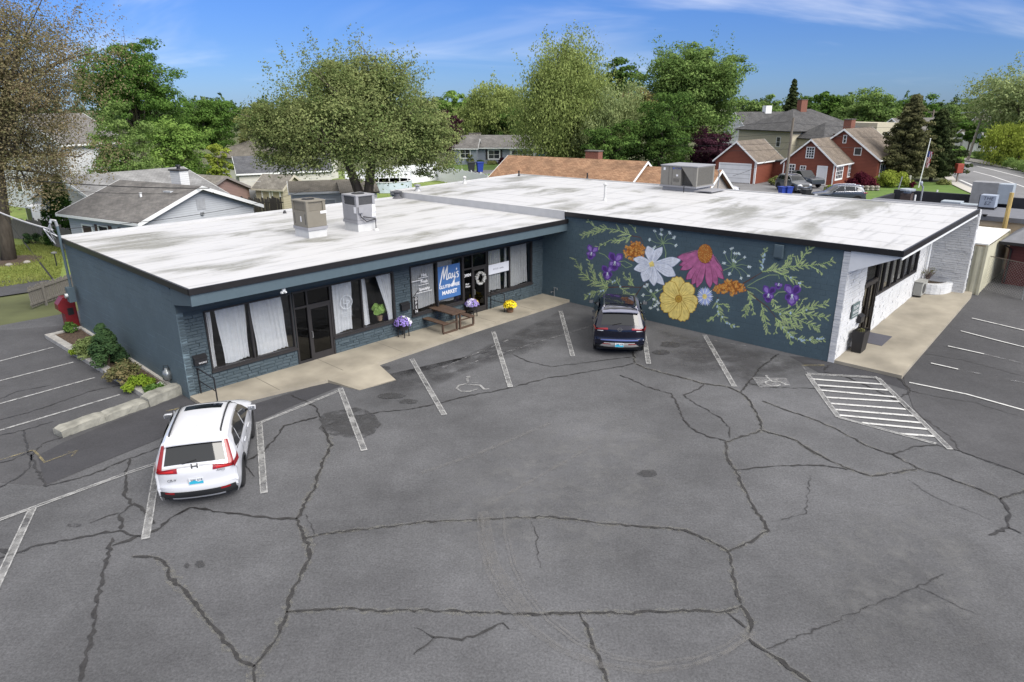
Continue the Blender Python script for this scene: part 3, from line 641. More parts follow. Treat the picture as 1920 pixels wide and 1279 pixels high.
# --- roof, eaves and edge of the low wing
ov = 1.50
m = MB(True); m.box(-17.16, -.0, -10.70, ov-.02, ZA-.18, ZA); roofA = m.build('roof', roof_white, shop)
m = MB(True)
m.box(-17.20, .012, ov-.02, ov+.05, ZA-.155, ZA+.03); m.box(-17.22, -17.15, -10.72, ov-.02, ZA-.155, ZA+.03); m.build('roof_edge', edge_black, shop)
m = MB(True); m.box(-17.16, -.01, ov-.06, ov-.005, ZS+.24, ZA-.156); m.build('fascia', blue_trim, shop)
m = MB(True); m.add([(-17.10, 0, ZS), (-17.10, ov-.06, ZS+.24), (-17.10, ov-.06, ZA-.18), (-17.10, 0, ZA-.18), (-17.14, 0, ZS), (-17.14, ov-.06, ZS+.24), (-17.14, ov-.06, ZA-.18), (-17.14, 0, ZA-.18)],
    [(0,1,2,3),(7,6,5,4),(0,4,5,1),(1,5,6,2),(2,6,7,3),(3,7,4,0)]); m.build('eave_return', blue_trim, shop)
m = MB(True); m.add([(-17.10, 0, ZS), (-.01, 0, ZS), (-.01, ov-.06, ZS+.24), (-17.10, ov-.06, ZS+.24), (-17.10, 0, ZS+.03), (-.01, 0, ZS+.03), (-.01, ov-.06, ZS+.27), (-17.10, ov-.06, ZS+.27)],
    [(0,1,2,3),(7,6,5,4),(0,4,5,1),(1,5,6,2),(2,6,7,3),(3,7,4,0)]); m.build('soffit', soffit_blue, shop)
seam_m = M('membrane_seam', (.385, .385, .385), .6, var=.15)
for k in range(6): m = MB(True); m.box(-17.1, -.12, -9.0+k*1.75, -8.94+k*1.75, ZA+.0005, ZA+.004); m.build('seam', seam_m, roofA)
m = MB(True); m.box(-17.16, -.25, -10.78, -10.66, ZA+.001, ZA+.10); m.build('rear_kerb', flash_white, shop)
# --- roof of the mural wing (tilted plane)
def slab(m, a0, a1, b0, b1, up, dn):
    m.add([(a0,b0,zB(a0,b0)-dn),(a1,b0,zB(a1,b0)-dn),(a1,b1,zB(a1,b1)-dn),(a0,b1,zB(a0,b1)-dn),(a0,b0,zB(a0,b0)+up),(a1,b0,zB(a1,b0)+up),(a1,b1,zB(a1,b1)+up),(a0,b1,zB(a0,b1)+up)],
        [(3,2,1,0),(4,5,6,7),(0,1,5,4),(1,2,6,5),(2,3,7,6),(3,0,4,7)]); return m
BE = 15.42
roofB = slab(MB(True), -.06, 11.0, -11.65, BE-.02, 0, .14).build('roof', roof_white, shop)
for k in range(6): slab(MB(True), 1.2+k*1.8, 1.26+k*1.8, -11.5, BE-.1, .004, -.0005).build('seam', seam_m, roofB)
m = MB(True); slab(m, -.12, -.062, 1.40, BE-.03, .03, .17); slab(m, -.12, 11.02, BE-.02, BE+.05, .03, .17); m.build('roof_edge', edge_black, shop)
m = MB(True); slab(m, -.09, .10, -11.65, 1.38, .06, 0); slab(m, -.092, -.062, -10.66, 1.38, -.001, .40); m.build('parapet_flashing', flash_white, shop)
m = MB(True); slab(m, 0, 11.06, -11.76, -11.66, .07, .25); slab(m, 11.0, 11.1, -11.65, BE-.1, .05, .2); m.build('rear_edge', flash_white, shop)
# --- white stone end of the mural wing (b = 13.84)
WH = [(2.2, 3.75, .05, 3.25), (3.85, 9.38, 1.72, 3.25)]
def wz(a): return .05*a
white_wall = wall_with_holes('white_stone_wall', .0, 11.2, -.1, 4.05, [(2.2, 3.75, .13, 3.25), (3.85, 9.38, 1.72, 3.25)], 13.62, 13.82, M('white_stone_joint', (.50, .505, .515), .8, var=.05), shop)
wstone = MB(True)
for a0, a1, z0, z1 in ((.0, 2.18, .02, 3.5), (3.78, 9.4, .18, 1.66), (9.42, 11.2, .4, 3.6), (2.2, 9.4, 3.3, 3.6)):
    for p, q, c, d in courses(a0, a1, z0, z1, .07, .13, .25, .7): wstone.box(p+.0035, q-.0035, 13.80, 13.832+SR.uniform(.0, .026), c+.008, d-.005)
for p, q, c, d in courses(13.62, 13.82, .02, 4.05): wstone.box(-.012-SR.uniform(0, .02), .0, 13.62, 13.835+SR.uniform(0, .012), c+.004, d-.004)
wstone.build('white_stone_course', white_stone, white_wall, kind='stuff')
# sloped white soffit with its triangular end
m = MB(True)
z0, z1 = 3.35, 4.06
def zz(a, f): return (z0 + f*(z1-z0)) + .017*a
n = 1
m.add([(0, 13.84, zz(0, 0)), (11.1, 13.84, zz(11.1, 0)), (11.1, BE-.03, zz(11.1, 1)), (0, BE-.03, zz(0, 1)), (0, 13.84, zz(0, 0)+.05), (11.1, 13.84, zz(11.1, 0)+.05), (11.1, BE-.03, zz(11.1, 1)+.05), (0, BE-.03, zz(0, 1)+.05)],
    [(0,1,2,3),(7,6,5,4),(0,4,5,1),(1,5,6,2),(2,6,7,3),(3,7,4,0)])
m.build('soffit', M('white_soffit', (.62, .63, .64), .6, var=.04), shop)
m = MB(True); m.add([(-.02, 13.84, zz(0, 0)), (-.02, BE-.025, zz(0, 1)), (-.02, BE-.025, zB(0, BE)-.17), (-.02, 13.84, zB(0, 13.84)-.17), (.02, 13.84, zz(0, 0)), (.02, BE-.025, zz(0, 1)), (.02, BE-.025, zB(0, BE)-.17), (.02, 13.84, zB(0, 13.84)-.17)],
    [(3,2,1,0),(4,5,6,7),(0,1,5,4),(1,2,6,5),(2,3,7,6),(3,0,4,7)]); m.build('eave_return', M('white_board', (.72, .73, .74), .6, var=.03), shop)
m = MB(True); slab(m, .02, 11.0, BE-.022, BE+.0, -.17, .30); m.build('fascia', white_trim, shop)
# projecting end wall
m = MB(True); m.box(11.2, 11.44, 13.62, 15.45, .2, 4.42); pier = m.build('end_wall', M('white_stone_joint', (.50, .505, .515)), shop)
wst = MB(True)
for p, q, c, d in courses(13.84, 15.46, .45, 4.40, .07, .13, .25, .75): wst.box(11.17-SR.uniform(.0, .03), 11.2, p+.004, q-.004, c+.005, d-.005)
for p, q, c, d in courses(11.2, 11.44, .45, 4.40, .07, .13, .2, .3): wst.box(p, q, 15.44, 15.455+SR.uniform(0, .03), c+.004, d-.004)
wst.build('white_stone_course', white_stone, pier, kind='stuff')
m = MB(True); m.tube([(10.62, 13.95, 3.4), (10.62, 13.95, 1.05), (10.55, 14.02, .95), (10.5, 14.2, .88)], .05, 8); m.build('downspout', white_trim, shop)

# ------------------------------------------------------------------ windows and doors of the front
frame_m = M('bronze_frame', (.028, .026, .027), .45, var=.1)
sheer = M('sheer_curtain', (.60, .60, .625), .85, var=.05, scale=6)
nt, b_, N_, L_ = nodes(sheer); b_.inputs['Transmission Weight'].default_value = 0
grey_curtain = M('grey_curtain', (.36, .36, .37), .9, var=.08, scale=6)
def window(a0, a1, z0, z1, muls, sill=True, b=0., parent=shop, gl=None, w=.05):
    m = MB(True)
    m.box(a0, a1, b-.10, b+.03, z0, z0+w); m.box(a0, a1, b-.10, b+.03, z1-w, z1); m.box(a0, a0+w, b-.10, b+.03, z0+w, z1-w); m.box(a1-w, a1, b-.10, b+.03, z0+w, z1-w)
    if sill: m.box(a0-.03, a1+.03, b, b+.07, z0-.07, z0-.001)
    f = m.build('window', frame_m, parent)
    xs = [a0+w] + list(muls) + [a1-w]
    for x in muls:
        m = MB(True); m.box(x-w*.55, x+w*.55, b-.09, b+.026, z0+w, z1-w); m.build('mullion', frame_m, f)
    for i, (p, q) in enumerate(zip(xs, xs[1:])):
        m = MB(True); m.box(p, q, b-.045, b-.035, z0+w, z1-w); m.build('pane', gl or pane_glass, f)
    return f
def curtain(parent, top, bot, z0, z1, b, mat, folds=9, amp=.045, name='curtain'):
    m = MB(True); nu = folds*6
    ph = SR.uniform(0, 6)
    def fn(u, v):
        p = top[0]+(top[1]-top[0])*u; q = bot[0]+(bot[1]-bot[0])*u; s = v**1.3
        a = q + (p-q)*s; k = amp*(math.sin(u*folds*2*math.pi+ph) + .5*math.sin(u*folds*3.7*math.pi+ph*2))*(.75+.4*math.sin(v*2+ph+u*5))
        return (a + .01*math.sin(v*7+u*9), b + k, z0 + (z1-z0)*v + (.03*math.sin(u*5+ph) if v == 0 else 0))
    m.grid(fn, nu, 10)
    return m.build(name, mat, parent, smooth=True)
w1 = window(*OPEN[0], [-14.80])
curtain(w1, (-16.25, -16.03), (-16.2, -16.08), .79, 2.72, -.14, sheer, 3); curtain(w1, (-15.88, -14.86), (-15.76, -14.92), .82, 2.72, -.15, sheer, 7, .03); curtain(w1, (-14.70, -13.56), (-14.62, -13.48), .80, 2.72, -.15, sheer, 8, .035)
w2 = window(*OPEN[2], [-10.40])
curtain(w2, (-11.64, -10.70), (-11.62, -10.80), .84, 2.72, -.15, sheer, 6, .03); curtain(w2, (-10.36, -10.16), (-10.34, -10.05), .86, 2.72, -.14, sheer, 2, .04); curtain(w2, (-9.62, -8.92), (-9.12, -8.94), .80, 2.72, -.15, sheer, 5, .04)
w3 = window(*OPEN[3], [-6.66]); curtain(w3, (-8.0, -6.7), (-8.0, -6.7), .95, 2.74, -.2, grey_curtain, 10, .03); curtain(w3, (-6.6, -5.7), (-6.6, -5.6), .95, 2.74, -.2, grey_curtain, 7, .03)
w4 = window(*OPEN[5], [-2.30]); curtain(w4, (-3.68, -2.75), (-3.68, -2.72), .86, 2.76, -.16, grey_curtain, 6, .04); curtain(w4, (-2.45, -2.34), (-2.5, -2.34), .86, 2.76, -.16, grey_curtain, 2, .03); curtain(w4, (-2.24, -1.0), (-2.24, -.95), .86, 2.76, -.16, grey_curtain, 8, .04)
def shop_door(a0, a1, z1, split, zt, panel_right=True, b=0.):
    # sidelight left of `split`, leaf right of it, transoms above zt
    z0 = .118; w = .055
    m = MB(True); m.box(a0, a0+w, b-.12, b+.025, z0, z1); m.box(a1-w, a1, b-.12, b+.025, z0, z1); m.box(a0+w, a1-w, b-.12, b+.025, z1-w, z1)
    m.box(split-w/2, split+w/2, b-.12, b+.024, z0, z1-w); m.box(a0+w, split-w/2, b-.12, b+.02, zt, zt+.06); m.box(split+w/2, a1-w, b-.12, b+.02, zt, zt+.06); m.box(a0+w, split-w/2, b-.12, b+.02, z0, z0+.08)
    d = m.build('door', frame_m, shop)
    for p, q, s, t in ((a0+w, split-w/2, zt+.06, z1-w), (split+w/2, a1-w, zt+.06, z1-w), (a0+w, split-w/2, z0+.08, zt)):
        m = MB(True); m.box(p, q, b-.05, b-.04, s, t); m.build('pane', tint_glass, d)
    p, q = split+w/2+.005, a1-w-.005; m = MB(True)
    m.box(p, p+.09, b-.07, b+.0, z0+.005, zt-.005); m.box(q-.09, q, b-.07, b, z0+.005, zt-.005); m.box(p+.09, q-.09, b-.07, b, zt-.11, zt-.005); m.box(p+.09, q-.09, b-.07, b, z0+.005, z0+.24)
    m.build('door_leaf', frame_m, d)
    m = MB(True); m.box(p+.09, q-.09, b-.04, b-.03, z0+.24, zt-.11); m.build('pane', tint_glass, d)
    m = MB(True); m.tube([(p+.05, b, .98), (p+.05, b+.06, .98), (p+.05, b+.06, 1.2), (p+.05, b, 1.2)], .013, 6); m.build('handle', steel, d)
    return d
d1 = shop_door(*OPEN[1][:2], 2.76, -12.68, 2.13); d2 = shop_door(*OPEN[4][:2], 2.80, -4.66, 2.14)
# lettering and banners
white_vinyl = M('white_vinyl', (.72, .72, .73), .5, var=.02)
banner_blue = M('banner_blue', (.055, .145, .36), .5, var=.04)
FR = (math.pi/2, 0, 0)                     # text that faces out of the front wall
def on_front(s, a, z, size, parent, mat=white_vinyl, b=.012, **k): return lettering(s, mat, parent, (a, -b, z), FR, size, **k)
m = MB(True); m.box(-6.60, -5.36, -.032, -.020, 1.11, 2.52); ban = m.build('banner', banner_blue, w3)
def stroke(m, pts, w, a0, z0, s, b=-.017):
    P = []
    for k in range(len(pts)-1):              # smooth the pen stroke
        p0, p1, p2, p3 = (pts[max(k-1, 0)], pts[k], pts[k+1], pts[min(k+2, len(pts)-1)])
        for j in range(5):
            t = j/5; P.append(tuple(.5*(2*p1[i]+(p2[i]-p0[i])*t+(2*p0[i]-5*p1[i]+4*p2[i]-p3[i])*t*t+(3*p1[i]-p0[i]-3*p2[i]+p3[i])*t**3) for i in (0, 1)))
    P.append(pts[-1]); vs = []; n = len(P)
    for i, p in enumerate(P):
        q = P[min(i+1, n-1)]; o = P[max(i-1, 0)]; dx, dz = q[0]-o[0], q[1]-o[1]; l = math.hypot(dx, dz) or 1
        ww = w*(.65+.55*abs(dz)/l)
        vs += [(a0+(p[0]-dz/l*ww/2)*s, b, z0+(p[1]+dx/l*ww/2)*s), (a0+(p[0]+dz/l*ww/2)*s, b, z0+(p[1]-dx/l*ww/2)*s)]
    m.add(vs, [(2*i, 2*i+1, 2*i+3, 2*i+2) for i in range(n-1)])
m = MB(True); SA, SZ, SS = -6.56, 1.66, 1.0
for pts in ([(.02,.0),(.10,.22),(.20,.55),(.29,.78)], [(.29,.78),(.27,.5),(.26,.24)], [(.26,.24),(.36,.5),(.50,.80)], [(.50,.80),(.46,.5),(.42,.25),(.46,.20),(.52,.26)],
    [(.66,.42),(.60,.45),(.54,.36),(.56,.24),(.63,.27),(.68,.42)], [(.68,.42),(.66,.28),(.70,.22),(.76,.28)], [(.77,.44),(.76,.30),(.82,.26),(.88,.34),(.91,.46)], [(.91,.46),(.88,.24),(.84,.0),(.77,-.14),(.74,-.06),(.86,.14),(.95,.26)],
    [(1.02,.62),(1.00,.54)], [(1.12,.44),(1.05,.46),(1.02,.40),(1.10,.32),(1.08,.22),(1.00,.22)]):
    stroke(m, pts, .05, SA+.02, SZ+.06, .98)
m.build('lettering', white_vinyl, w3)
lettering('GLUTEN FREE', white_vinyl, w3, (-5.98, .017, 1.63), FR, .19, shear=0., spacing=.98, bold=.006)
lettering('MARKET', white_vinyl, w3, (-5.98, .017, 1.36), FR, .23, spacing=.95, bold=.007)
for s, z, sz in (('Hot', 2.33, .17), ('Fresh', 2.06, .17), ('Specialty', 1.76, .16)): lettering(s, white_vinyl, w3, (-7.33, .03, z), FR, sz, shear=.12, bold=.004)
for z, w in ((2.22, .5), (1.93, .52), (1.62, .85)):
    m = MB(True); m.box(-7.36-w/2, -7.36+w/2, -.034, -.030, z, z+.022); m.build('rule', white_vinyl, w3)
m = MB(True); m.box(-8.0, -7.4, -.034, -.030, 2.135, 2.165); m.build('rule', white_vinyl, w3)
lettering('OPEN', white_vinyl, d2, (-4.93, .030, 1.88), FR, .165, bold=.006)
lettering('Beer', white_vinyl, d2, (-4.93, .036, 1.50), FR, .12, shear=.15); lettering('Wine', white_vinyl, d2, (-4.91, .036, 1.38), FR, .13, shear=.15)
m = MB(True); m.box(-3.69, -2.33, -.032, -.022, 1.67, 2.11); m.build('banner', M('white_banner', (.62, .64, .70), .5, var=.03), w4)
lettering('W O D  studio', M('grey_print', (.16, .17, .2), .6, var=0), w4, (-3.02, .019, 1.88), FR, .11)
# round monogram on the sheer curtain of the second window
mono = M('monogram_white', (.50, .53, .56), .6, var=0)
m = MB(True); 
pts = [(-11.06+.27*math.cos(t*math.pi/12), 1.96+.27*math.sin(t*math.pi/12)) for t in range(25)]
vs = []
for x, z in pts: vs += [(x, -.03, z), (-11.06+(x+11.06)*.9, -.03, 1.96+(z-1.96)*.9)]
m.add(vs, [(2*i, 2*i+1, 2*i+3, 2*i+2) for i in range(24)]); m.build('monogram_ring', mono, w2)
lettering('L', mono, w2, (-11.13, .03, 2.0), FR, .34); lettering('P', mono, w2, (-10.99, .03, 1.9), FR, .34)
for z in (1.56, 1.49, 1.42):
    m = MB(True); m.box(-11.3, -10.84, -.031, -.029, z, z+.012); m.build('rule', mono, w2)
# --- white wing: double door and window band
wd = MB(True); a0, a1, zt, z1 = 2.2, 3.75, 2.36, 3.25; z0 = .28
for p, q, c, d in ((a0, a0+.06, .2, z1), (a1-.06, a1, .2, z1), (a0+.06, a1-.06, z1-.06, z1), (a0+.06, a1-.06, zt, zt+.14), (2.945, 3.005, z0, zt)): wd.box(p, q, 13.70, 13.85, c, d)
wdo = wd.build('door', M('dark_bronze', (.035, .03, .026), .45, var=.1), shop)
warm_glass = glass('curtained_glass', (.75, .72, .62))
for p, q in ((a0+.06, 2.945), (3.005, a1-.06)):
    m = MB(True); m.box(p, p+.07, 13.74, 13.80, z0+.01, zt); m.box(q-.07, q, 13.74, 13.80, z0+.01, zt); m.box(p+.07, q-.07, 13.74, 13.80, zt-.08, zt); m.box(p+.07, q-.07, 13.74, 13.80, z0+.01, z0+.22); m.build('door_leaf', MATS['dark_bronze'], wdo)
    m = MB(True); m.box(p+.07, q-.07, 13.765, 13.775, z0+.22, zt-.08); m.build('pane', warm_glass, wdo)
m = MB(True); m.box(a0+.06, a1-.06, 13.765, 13.775, zt+.14, z1-.06); m.build('pane', tint_glass, wdo)
for a in (2.86, 3.09):
    m = MB(True); m.tube([(a, 13.80, 1.1), (a, 13.90, 1.1), (a, 13.90, 1.45), (a, 13.80, 1.45)], .016, 6); m.build('handle', black_metal, wdo)
ww = window(3.87, 9.36, 1.73, 3.22, [4.55, 5.46, 6.4, 7.32, 8.28], False, 13.82, shop, glass('band_glass', (.7, .7, .68)), .09)
m = MB(True); m.box(3.8, 9.4, 13.35, 13.40, 1.6, 3.3); m.build('blind', M('cream_blind', (.46, .44, .36), .8, var=.12, scale=2, stretch=(6, 1, .3)), ww)
m = MB(True); m.box(2.2, 3.8, 13.2, 13.25, .1, 3.3); m.build('blind', M('tan_blind', (.36, .33, .24), .8, var=.1), wdo)
# ================================================================== the mural: flat paint on the block wall
def Z8(x, y): return walla(1040+x*560/1920, 380+y*320/1097, 0)
def paint(name, col, var=.14, sc=5): return course_lines(M(name, col, .65, var=max(var, .16), scale=sc, bump=.15, bscale=30), .78, .7)
P_WHITE = paint('paint_white_petal', (.74, .77, .84), .10); P_SHADE = paint('paint_petal_shade', (.36, .42, .56)); P_YEL = paint('paint_yellow', (.86, .69, .22)); P_YEL2 = paint('paint_deep_yellow', (.52, .33, .05)); P_GOLD = paint('paint_gold', (.42, .23, .04))
P_PINK = paint('paint_pink', (.46, .13, .28), .25); P_PINK2 = paint('paint_light_pink', (.50, .16, .31)); P_PINK3 = paint('paint_dark_pink', (.20, .03, .10)); P_OR = paint('paint_orange', (.58, .21, .035), .25); P_OR2 = paint('paint_light_orange', (.72, .40, .10)); P_OR3 = paint('paint_burnt_orange', (.32, .10, .02))
P_VIO = paint('paint_violet', (.13, .055, .30), .3); P_VIO2 = paint('paint_light_violet', (.29, .18, .52)); P_VIO3 = paint('paint_dark_violet', (.07, .025, .17)); P_BLUE = paint('paint_pale_blue', (.42, .50, .80), .12); P_GRN = paint('paint_green', (.44, .58, .21), .3, 9); P_GRN2 = paint('paint_light_green', (.62, .72, .33), .2); P_GRN3 = paint('paint_dark_green', (.10, .19, .09), .2)
P_STEM = paint('paint_stem', (.26, .36, .18)); P_BRN = paint('paint_brown_twig', (.11, .055, .04)); P_BERRY = paint('paint_berry', (.42, .55, .66)); P_MIST = paint('paint_pale_star', (.62, .70, .72))
LAY = [0]
class Flat:
    """flat shapes on the wall plane; each new layer lies a hair in front of the last"""
    def __init__(s, name, mats): s.mb = MB(True); s.name = name; s.mats = mats; s.h = .0085
    def poly(s, pts, mi=0, px=True, dh=.0002):
        s.h += dh; P = [Z8(*p) if px else p for p in pts]; s.mb.cur = mi
        c = (sum(p[0] for p in P)/len(P), sum(p[1] for p in P)/len(P)); n = len(P)
        s.mb.add([(-s.h, p[0], p[1]) for p in P] + [(-s.h, c[0], c[1])], [(i, (i+1) % n, n) for i in range(n)])
    def band(s, pts, w, mi=0, taper=True, dh=.0002, px=True):
        s.h += dh; P = [Z8(*p) if px else p for p in pts]; s.mb.cur = mi; n = len(P); vs = []
        for i, p in enumerate(P):
            q = P[min(i+1, n-1)]; o = P[max(i-1, 0)]; dx, dz = q[0]-o[0], q[1]-o[1]; l = math.hypot(dx, dz) or 1; ww = w*(1-.6*i/(n-1) if taper else 1)/2
            vs += [(-s.h, p[0]-dz/l*ww, p[1]+dx/l*ww), (-s.h, p[0]+dz/l*ww, p[1]-dx/l*ww)]
        s.mb.add(vs, [(2*i, 2*i+1, 2*i+3, 2*i+2) for i in range(n-1)])
    def done(s): return s.mb.build(s.name, s.mats, mural_wall)
def petal(c, t, w, sharp=.5, notch=0, bend=0., base=.25):
    dx, dy = t[0]-c[0], t[1]-c[1]; l = math.hypot(dx, dy); ux, uy = dx/l, dy/l; n = 9; L_, R_ = [], []
    for i in range(n):
        u = i/(n-1); ww = w/2*(base + (1-base)*math.sin(min(1, u*1.25)*math.pi/2))*(1-max(0, (u-sharp)/(1-sharp))**2.2) if u < 1 else w*.06
        bx = bend*l*math.sin(u*math.pi)
        px, py = c[0]+ux*l*u - uy*bx, c[1]+uy*l*u + ux*bx
        L_.append((px-uy*ww, py+ux*ww)); R_.append((px+uy*ww, py-ux*ww))
    out = L_ + R_[::-1]
    if notch:
        tip = []
        for k in range(7):
            f = (k-3)/3; e = 1 + (notch if k % 2 else 0) - .10*f*f
            tip.append((c[0]+ux*l*e - uy*(-f)*w*.40*-1, c[1]+uy*l*e + ux*(-f)*w*.40*-1))
        k = 7; out = L_[:k] + tip[::-1] + R_[:k][::-1]
    return out
# big white cosmos
f = Flat('painted_cosmos', [P_WHITE, P_SHADE, P_YEL, P_MIST])
for t, w, b in (((598,278),72,.05),((692,285),58,-.05),((810,368),74,.03),((778,470),82,-.04),((705,530),58,.1),((640,535),66,0),((572,508),78,.05),((510,428),62,-.03),((506,362),54,.05)):
    pp = petal((628,395), t, w, .55, bend=b); f.poly(pp, 1); c = (sum(p[0] for p in pp)/len(pp), sum(p[1] for p in pp)/len(pp))
    f.poly([(c[0]+(p[0]-c[0])*.94, c[1]+(p[1]-c[1])*.94) for p in pp], 0)
    for s in (-.18, .0, .18):
        ux, uy = t[0]-628, t[1]-395; f.band([(628+ux*.2-uy*s*.2, 395+uy*.2+ux*s*.2), (628+ux*.75-uy*s*.6, 395+uy*.75+ux*s*.6)], .016, 1)
f.poly([(625+22*math.cos(k*.7)*(1 if k % 2 else .7), 395+22*math.sin(k*.7)*(1 if k % 2 else .7)) for k in range(9)], 2)
f.done()
f = Flat('painted_coreopsis', [P_YEL, P_YEL2, P_GOLD])
for t, w in (((785,478),100),((884,530),98),((918,645),92),((900,690),80),((835,758),92),((762,745),88),((690,685),88),((678,610),84),((718,518),96)):
    pp = petal((798,618), t, w, .9, notch=.05, base=.35); f.poly(pp, 1); c = (sum(p[0] for p in pp)/len(pp), sum(p[1] for p in pp)/len(pp)); f.poly([(c[0]+(p[0]-c[0])*.90, c[1]+(p[1]-c[1])*.93) for p in pp], 0)
    for s in (-.28, -.1, .1, .28):
        ux, uy = t[0]-798, t[1]-618; f.band([(798+ux*.2-uy*s*.3, 618+uy*.2+ux*s*.3), (798+ux*.82-uy*s, 618+uy*.82+ux*s)], .018, 1)
f.poly([(798+24*math.cos(k*.524), 618+26*math.sin(k*.524)) for k in range(12)], 2); f.poly([(798+18*math.cos(k*.524), 618+20*math.sin(k*.524)) for k in range(12)], 1); f.poly([(798+11*math.cos(k*.524), 618+12*math.sin(k*.524)) for k in range(12)], 2)
f.done()
f = Flat('painted_coneflower', [P_PINK, P_PINK2, P_PINK3, P_OR, P_OR3, P_OR2])
for c, t, w, b in (((935,312),(788,352),62,-.14),((932,335),(802,402),52,-.1),((930,355),(808,432),46,-.05),((1010,335),(1082,440),52,.16),((1005,352),(1090,492),52,.1),((940,372),(845,495),56,-.06),((998,372),(1046,532),50,.03),((955,385),(882,527),52,-.03),((968,388),(914,546),50,0),((985,385),(1000,548),52,.0)):
    pp = petal(c, t, w, .6, bend=b, base=.45); f.poly(pp, 2); cc = (sum(p[0] for p in pp)/len(pp), sum(p[1] for p in pp)/len(pp)); f.poly([(cc[0]+(p[0]-cc[0])*.9, cc[1]+(p[1]-cc[1])*.95) for p in pp], 0)
    for s in (-.08, .08):
        ux, uy = t[0]-c[0], t[1]-c[1]; f.band([(c[0]+ux*.15-uy*s, c[1]+uy*.15+ux*s), (c[0]+ux*.8-uy*s, c[1]+uy*.8+ux*s)], .022, 1)
f.poly([(968+48*math.cos(k*.35), 328+62*math.sin(k*.35)) for k in range(18)], 4)
mr = random.Random(8)
for k in range(170):
    t = k*2.399; r = math.sqrt((k+.5)/170); x, y = 968+46*r*math.cos(t), 328+60*r*math.sin(t)
    f.poly([(x, y-5), (x+2.6, y+1), (x, y+3), (x-2.6, y+1)], 3 if mr.random() < .6 else 5, dh=.00001)
f.done()
f = Flat('painted_aster', [P_BLUE, P_YEL, P_WHITE])
for k in range(30):
    t = k*2*math.pi/30; l = 55+mr.uniform(-4, 5); f.poly(petal((967,602), (967+l*math.cos(t)*.95, 602+l*math.sin(t)*1.12), 9, .6), 0 if k % 3 else 2, dh=.00003)
f.poly([(965+15*math.cos(k*.524), 603+17*math.sin(k*.524)) for k in range(12)], 1); f.done()
def milkweed(pts, r):
    f = Flat('painted_milkweed', [P_OR, P_OR2, P_OR3])
    f.poly(r, 2)
    for x, y in pts:
        c = mr.choice((0, 0, 1)); a = mr.uniform(0, 6); q = mr.uniform(9, 13)
        f.poly([(x+q*(1 if k % 2 == 0 else .38)*math.cos(a+k*math.pi/5), y+q*(1 if k % 2 == 0 else .38)*math.sin(a+k*math.pi/5)) for k in range(10)], c, dh=.00003)
        f.poly([(x+3*math.cos(k*1.57), y+3*math.sin(k*1.57)) for k in range(4)], 1-c, dh=.00003)
    f.done()
pts = []
while len(pts) < 95:
    x, y = mr.uniform(438, 580), mr.uniform(248, 372)
    if ((x-512)/74)**2 + ((y-310)/62)**2 < 1 and not (x > 570 and y > 330): pts.append((x, y))
milkweed(pts, [(512+52*math.cos(k*.6), 310+42*math.sin(k*.6)) for k in range(10)])
pts = []
while len(pts) < 120:
    x, y = mr.uniform(1022, 1232), mr.uniform(490, 612); top = 545 - 52*math.sin((x-1022)/210*math.pi)*1.0; bot = 606 - 22*math.sin((x-1022)/210*math.pi) if not 1130 < x < 1170 else 610
    if top < y < bot - (x-1022)*.08: pts.append((x, y))
milkweed(pts, [(1040,585),(1060,530),(1120,500),(1190,515),(1215,555),(1150,580),(1090,560)])
def violet(x, y, s, rot=0., half=False):
    f = Flat('painted_violet', [P_VIO, P_VIO2, P_VIO3, P_MIST])
    def tr(a, l): a += rot; return (x+l*s*math.cos(a), y+l*s*math.sin(a))
    for a, l, w in ((-2.15, 68, 46), (-.95, 68, 46), (2.6, 42, 40), (.55, 42, 40), (1.57, 56, 50)):
        if half and a < 0: continue
        pp = petal((x, y), tr(a, l), w*s, .6, base=.3); f.poly(pp, 0); c = (sum(p[0] for p in pp)/len(pp), sum(p[1] for p in pp)/len(pp)); f.poly([(c[0]+(p[0]-c[0])*.6, c[1]+(p[1]-c[1])*.6) for p in pp], 1 if mr.random() < .5 else 2)
    for a in (1.2, 1.57, 1.95): f.band([(x, y), tr(a, 24)], .03, 3)
    f.poly([(x+7*s*math.cos(k*1.05), y+7*s*math.sin(k*1.05)) for k in range(6)], 3); f.done()
for a in ((238,322,.82,.25),(388,382,1.05,.1),(340,452,.85,0),(1376,590,.95,.12),(1527,595,1.22,.05),(1442,520,.7,.2,True)): violet(*a)
def umbel(c, tips, stem=None):
    f = Flat('painted_umbel', [P_STEM, P_MIST, P_GRN2])
    if stem: f.band(stem, .035, 0, False)
    for x, y in tips:
        mx, my = (c[0]+x)/2 + (y-c[1])*.10, (c[1]+y)/2 - (x-c[0])*.10
        f.band([c, (mx, my), (x, y)], .03, 0)
        a = mr.uniform(0, 6)
        for j in range(3):
            ox, oy, q = mr.uniform(-7, 7), mr.uniform(-7, 7), mr.uniform(9, 13)
            f.poly([(x+ox+q*(1 if k % 2 == 0 else .4)*math.cos(a+k*math.pi/4), y+oy+q*(1 if k % 2 == 0 else .4)*math.sin(a+k*math.pi/4)) for k in range(8)], 1, dh=.00003)
        f.poly([(x+3*math.cos(k*1.57), y+3*math.sin(k*1.57)) for k in range(4)], 2, dh=.00003)
    f.done()
umbel((698,262), [(642,182),(690,172),(737,190),(612,238),(640,290),(782,276),(766,226),(686,207)], [(698,262),(716,320),(712,372)])
umbel((1150,408), [(1090,315),(1140,295),(1185,325),(1162,322),(1220,355),(1255,408),(1245,465),(1205,485),(1128,458),(1088,392),(1157,376)], [(1150,408),(1080,438)])
umbel((638,588), [(580,545),(598,530),(618,570),(655,560),(570,595),(578,640),(620,682),(668,690),(640,625),(665,640),(648,660)], [(638,588),(700,550)])
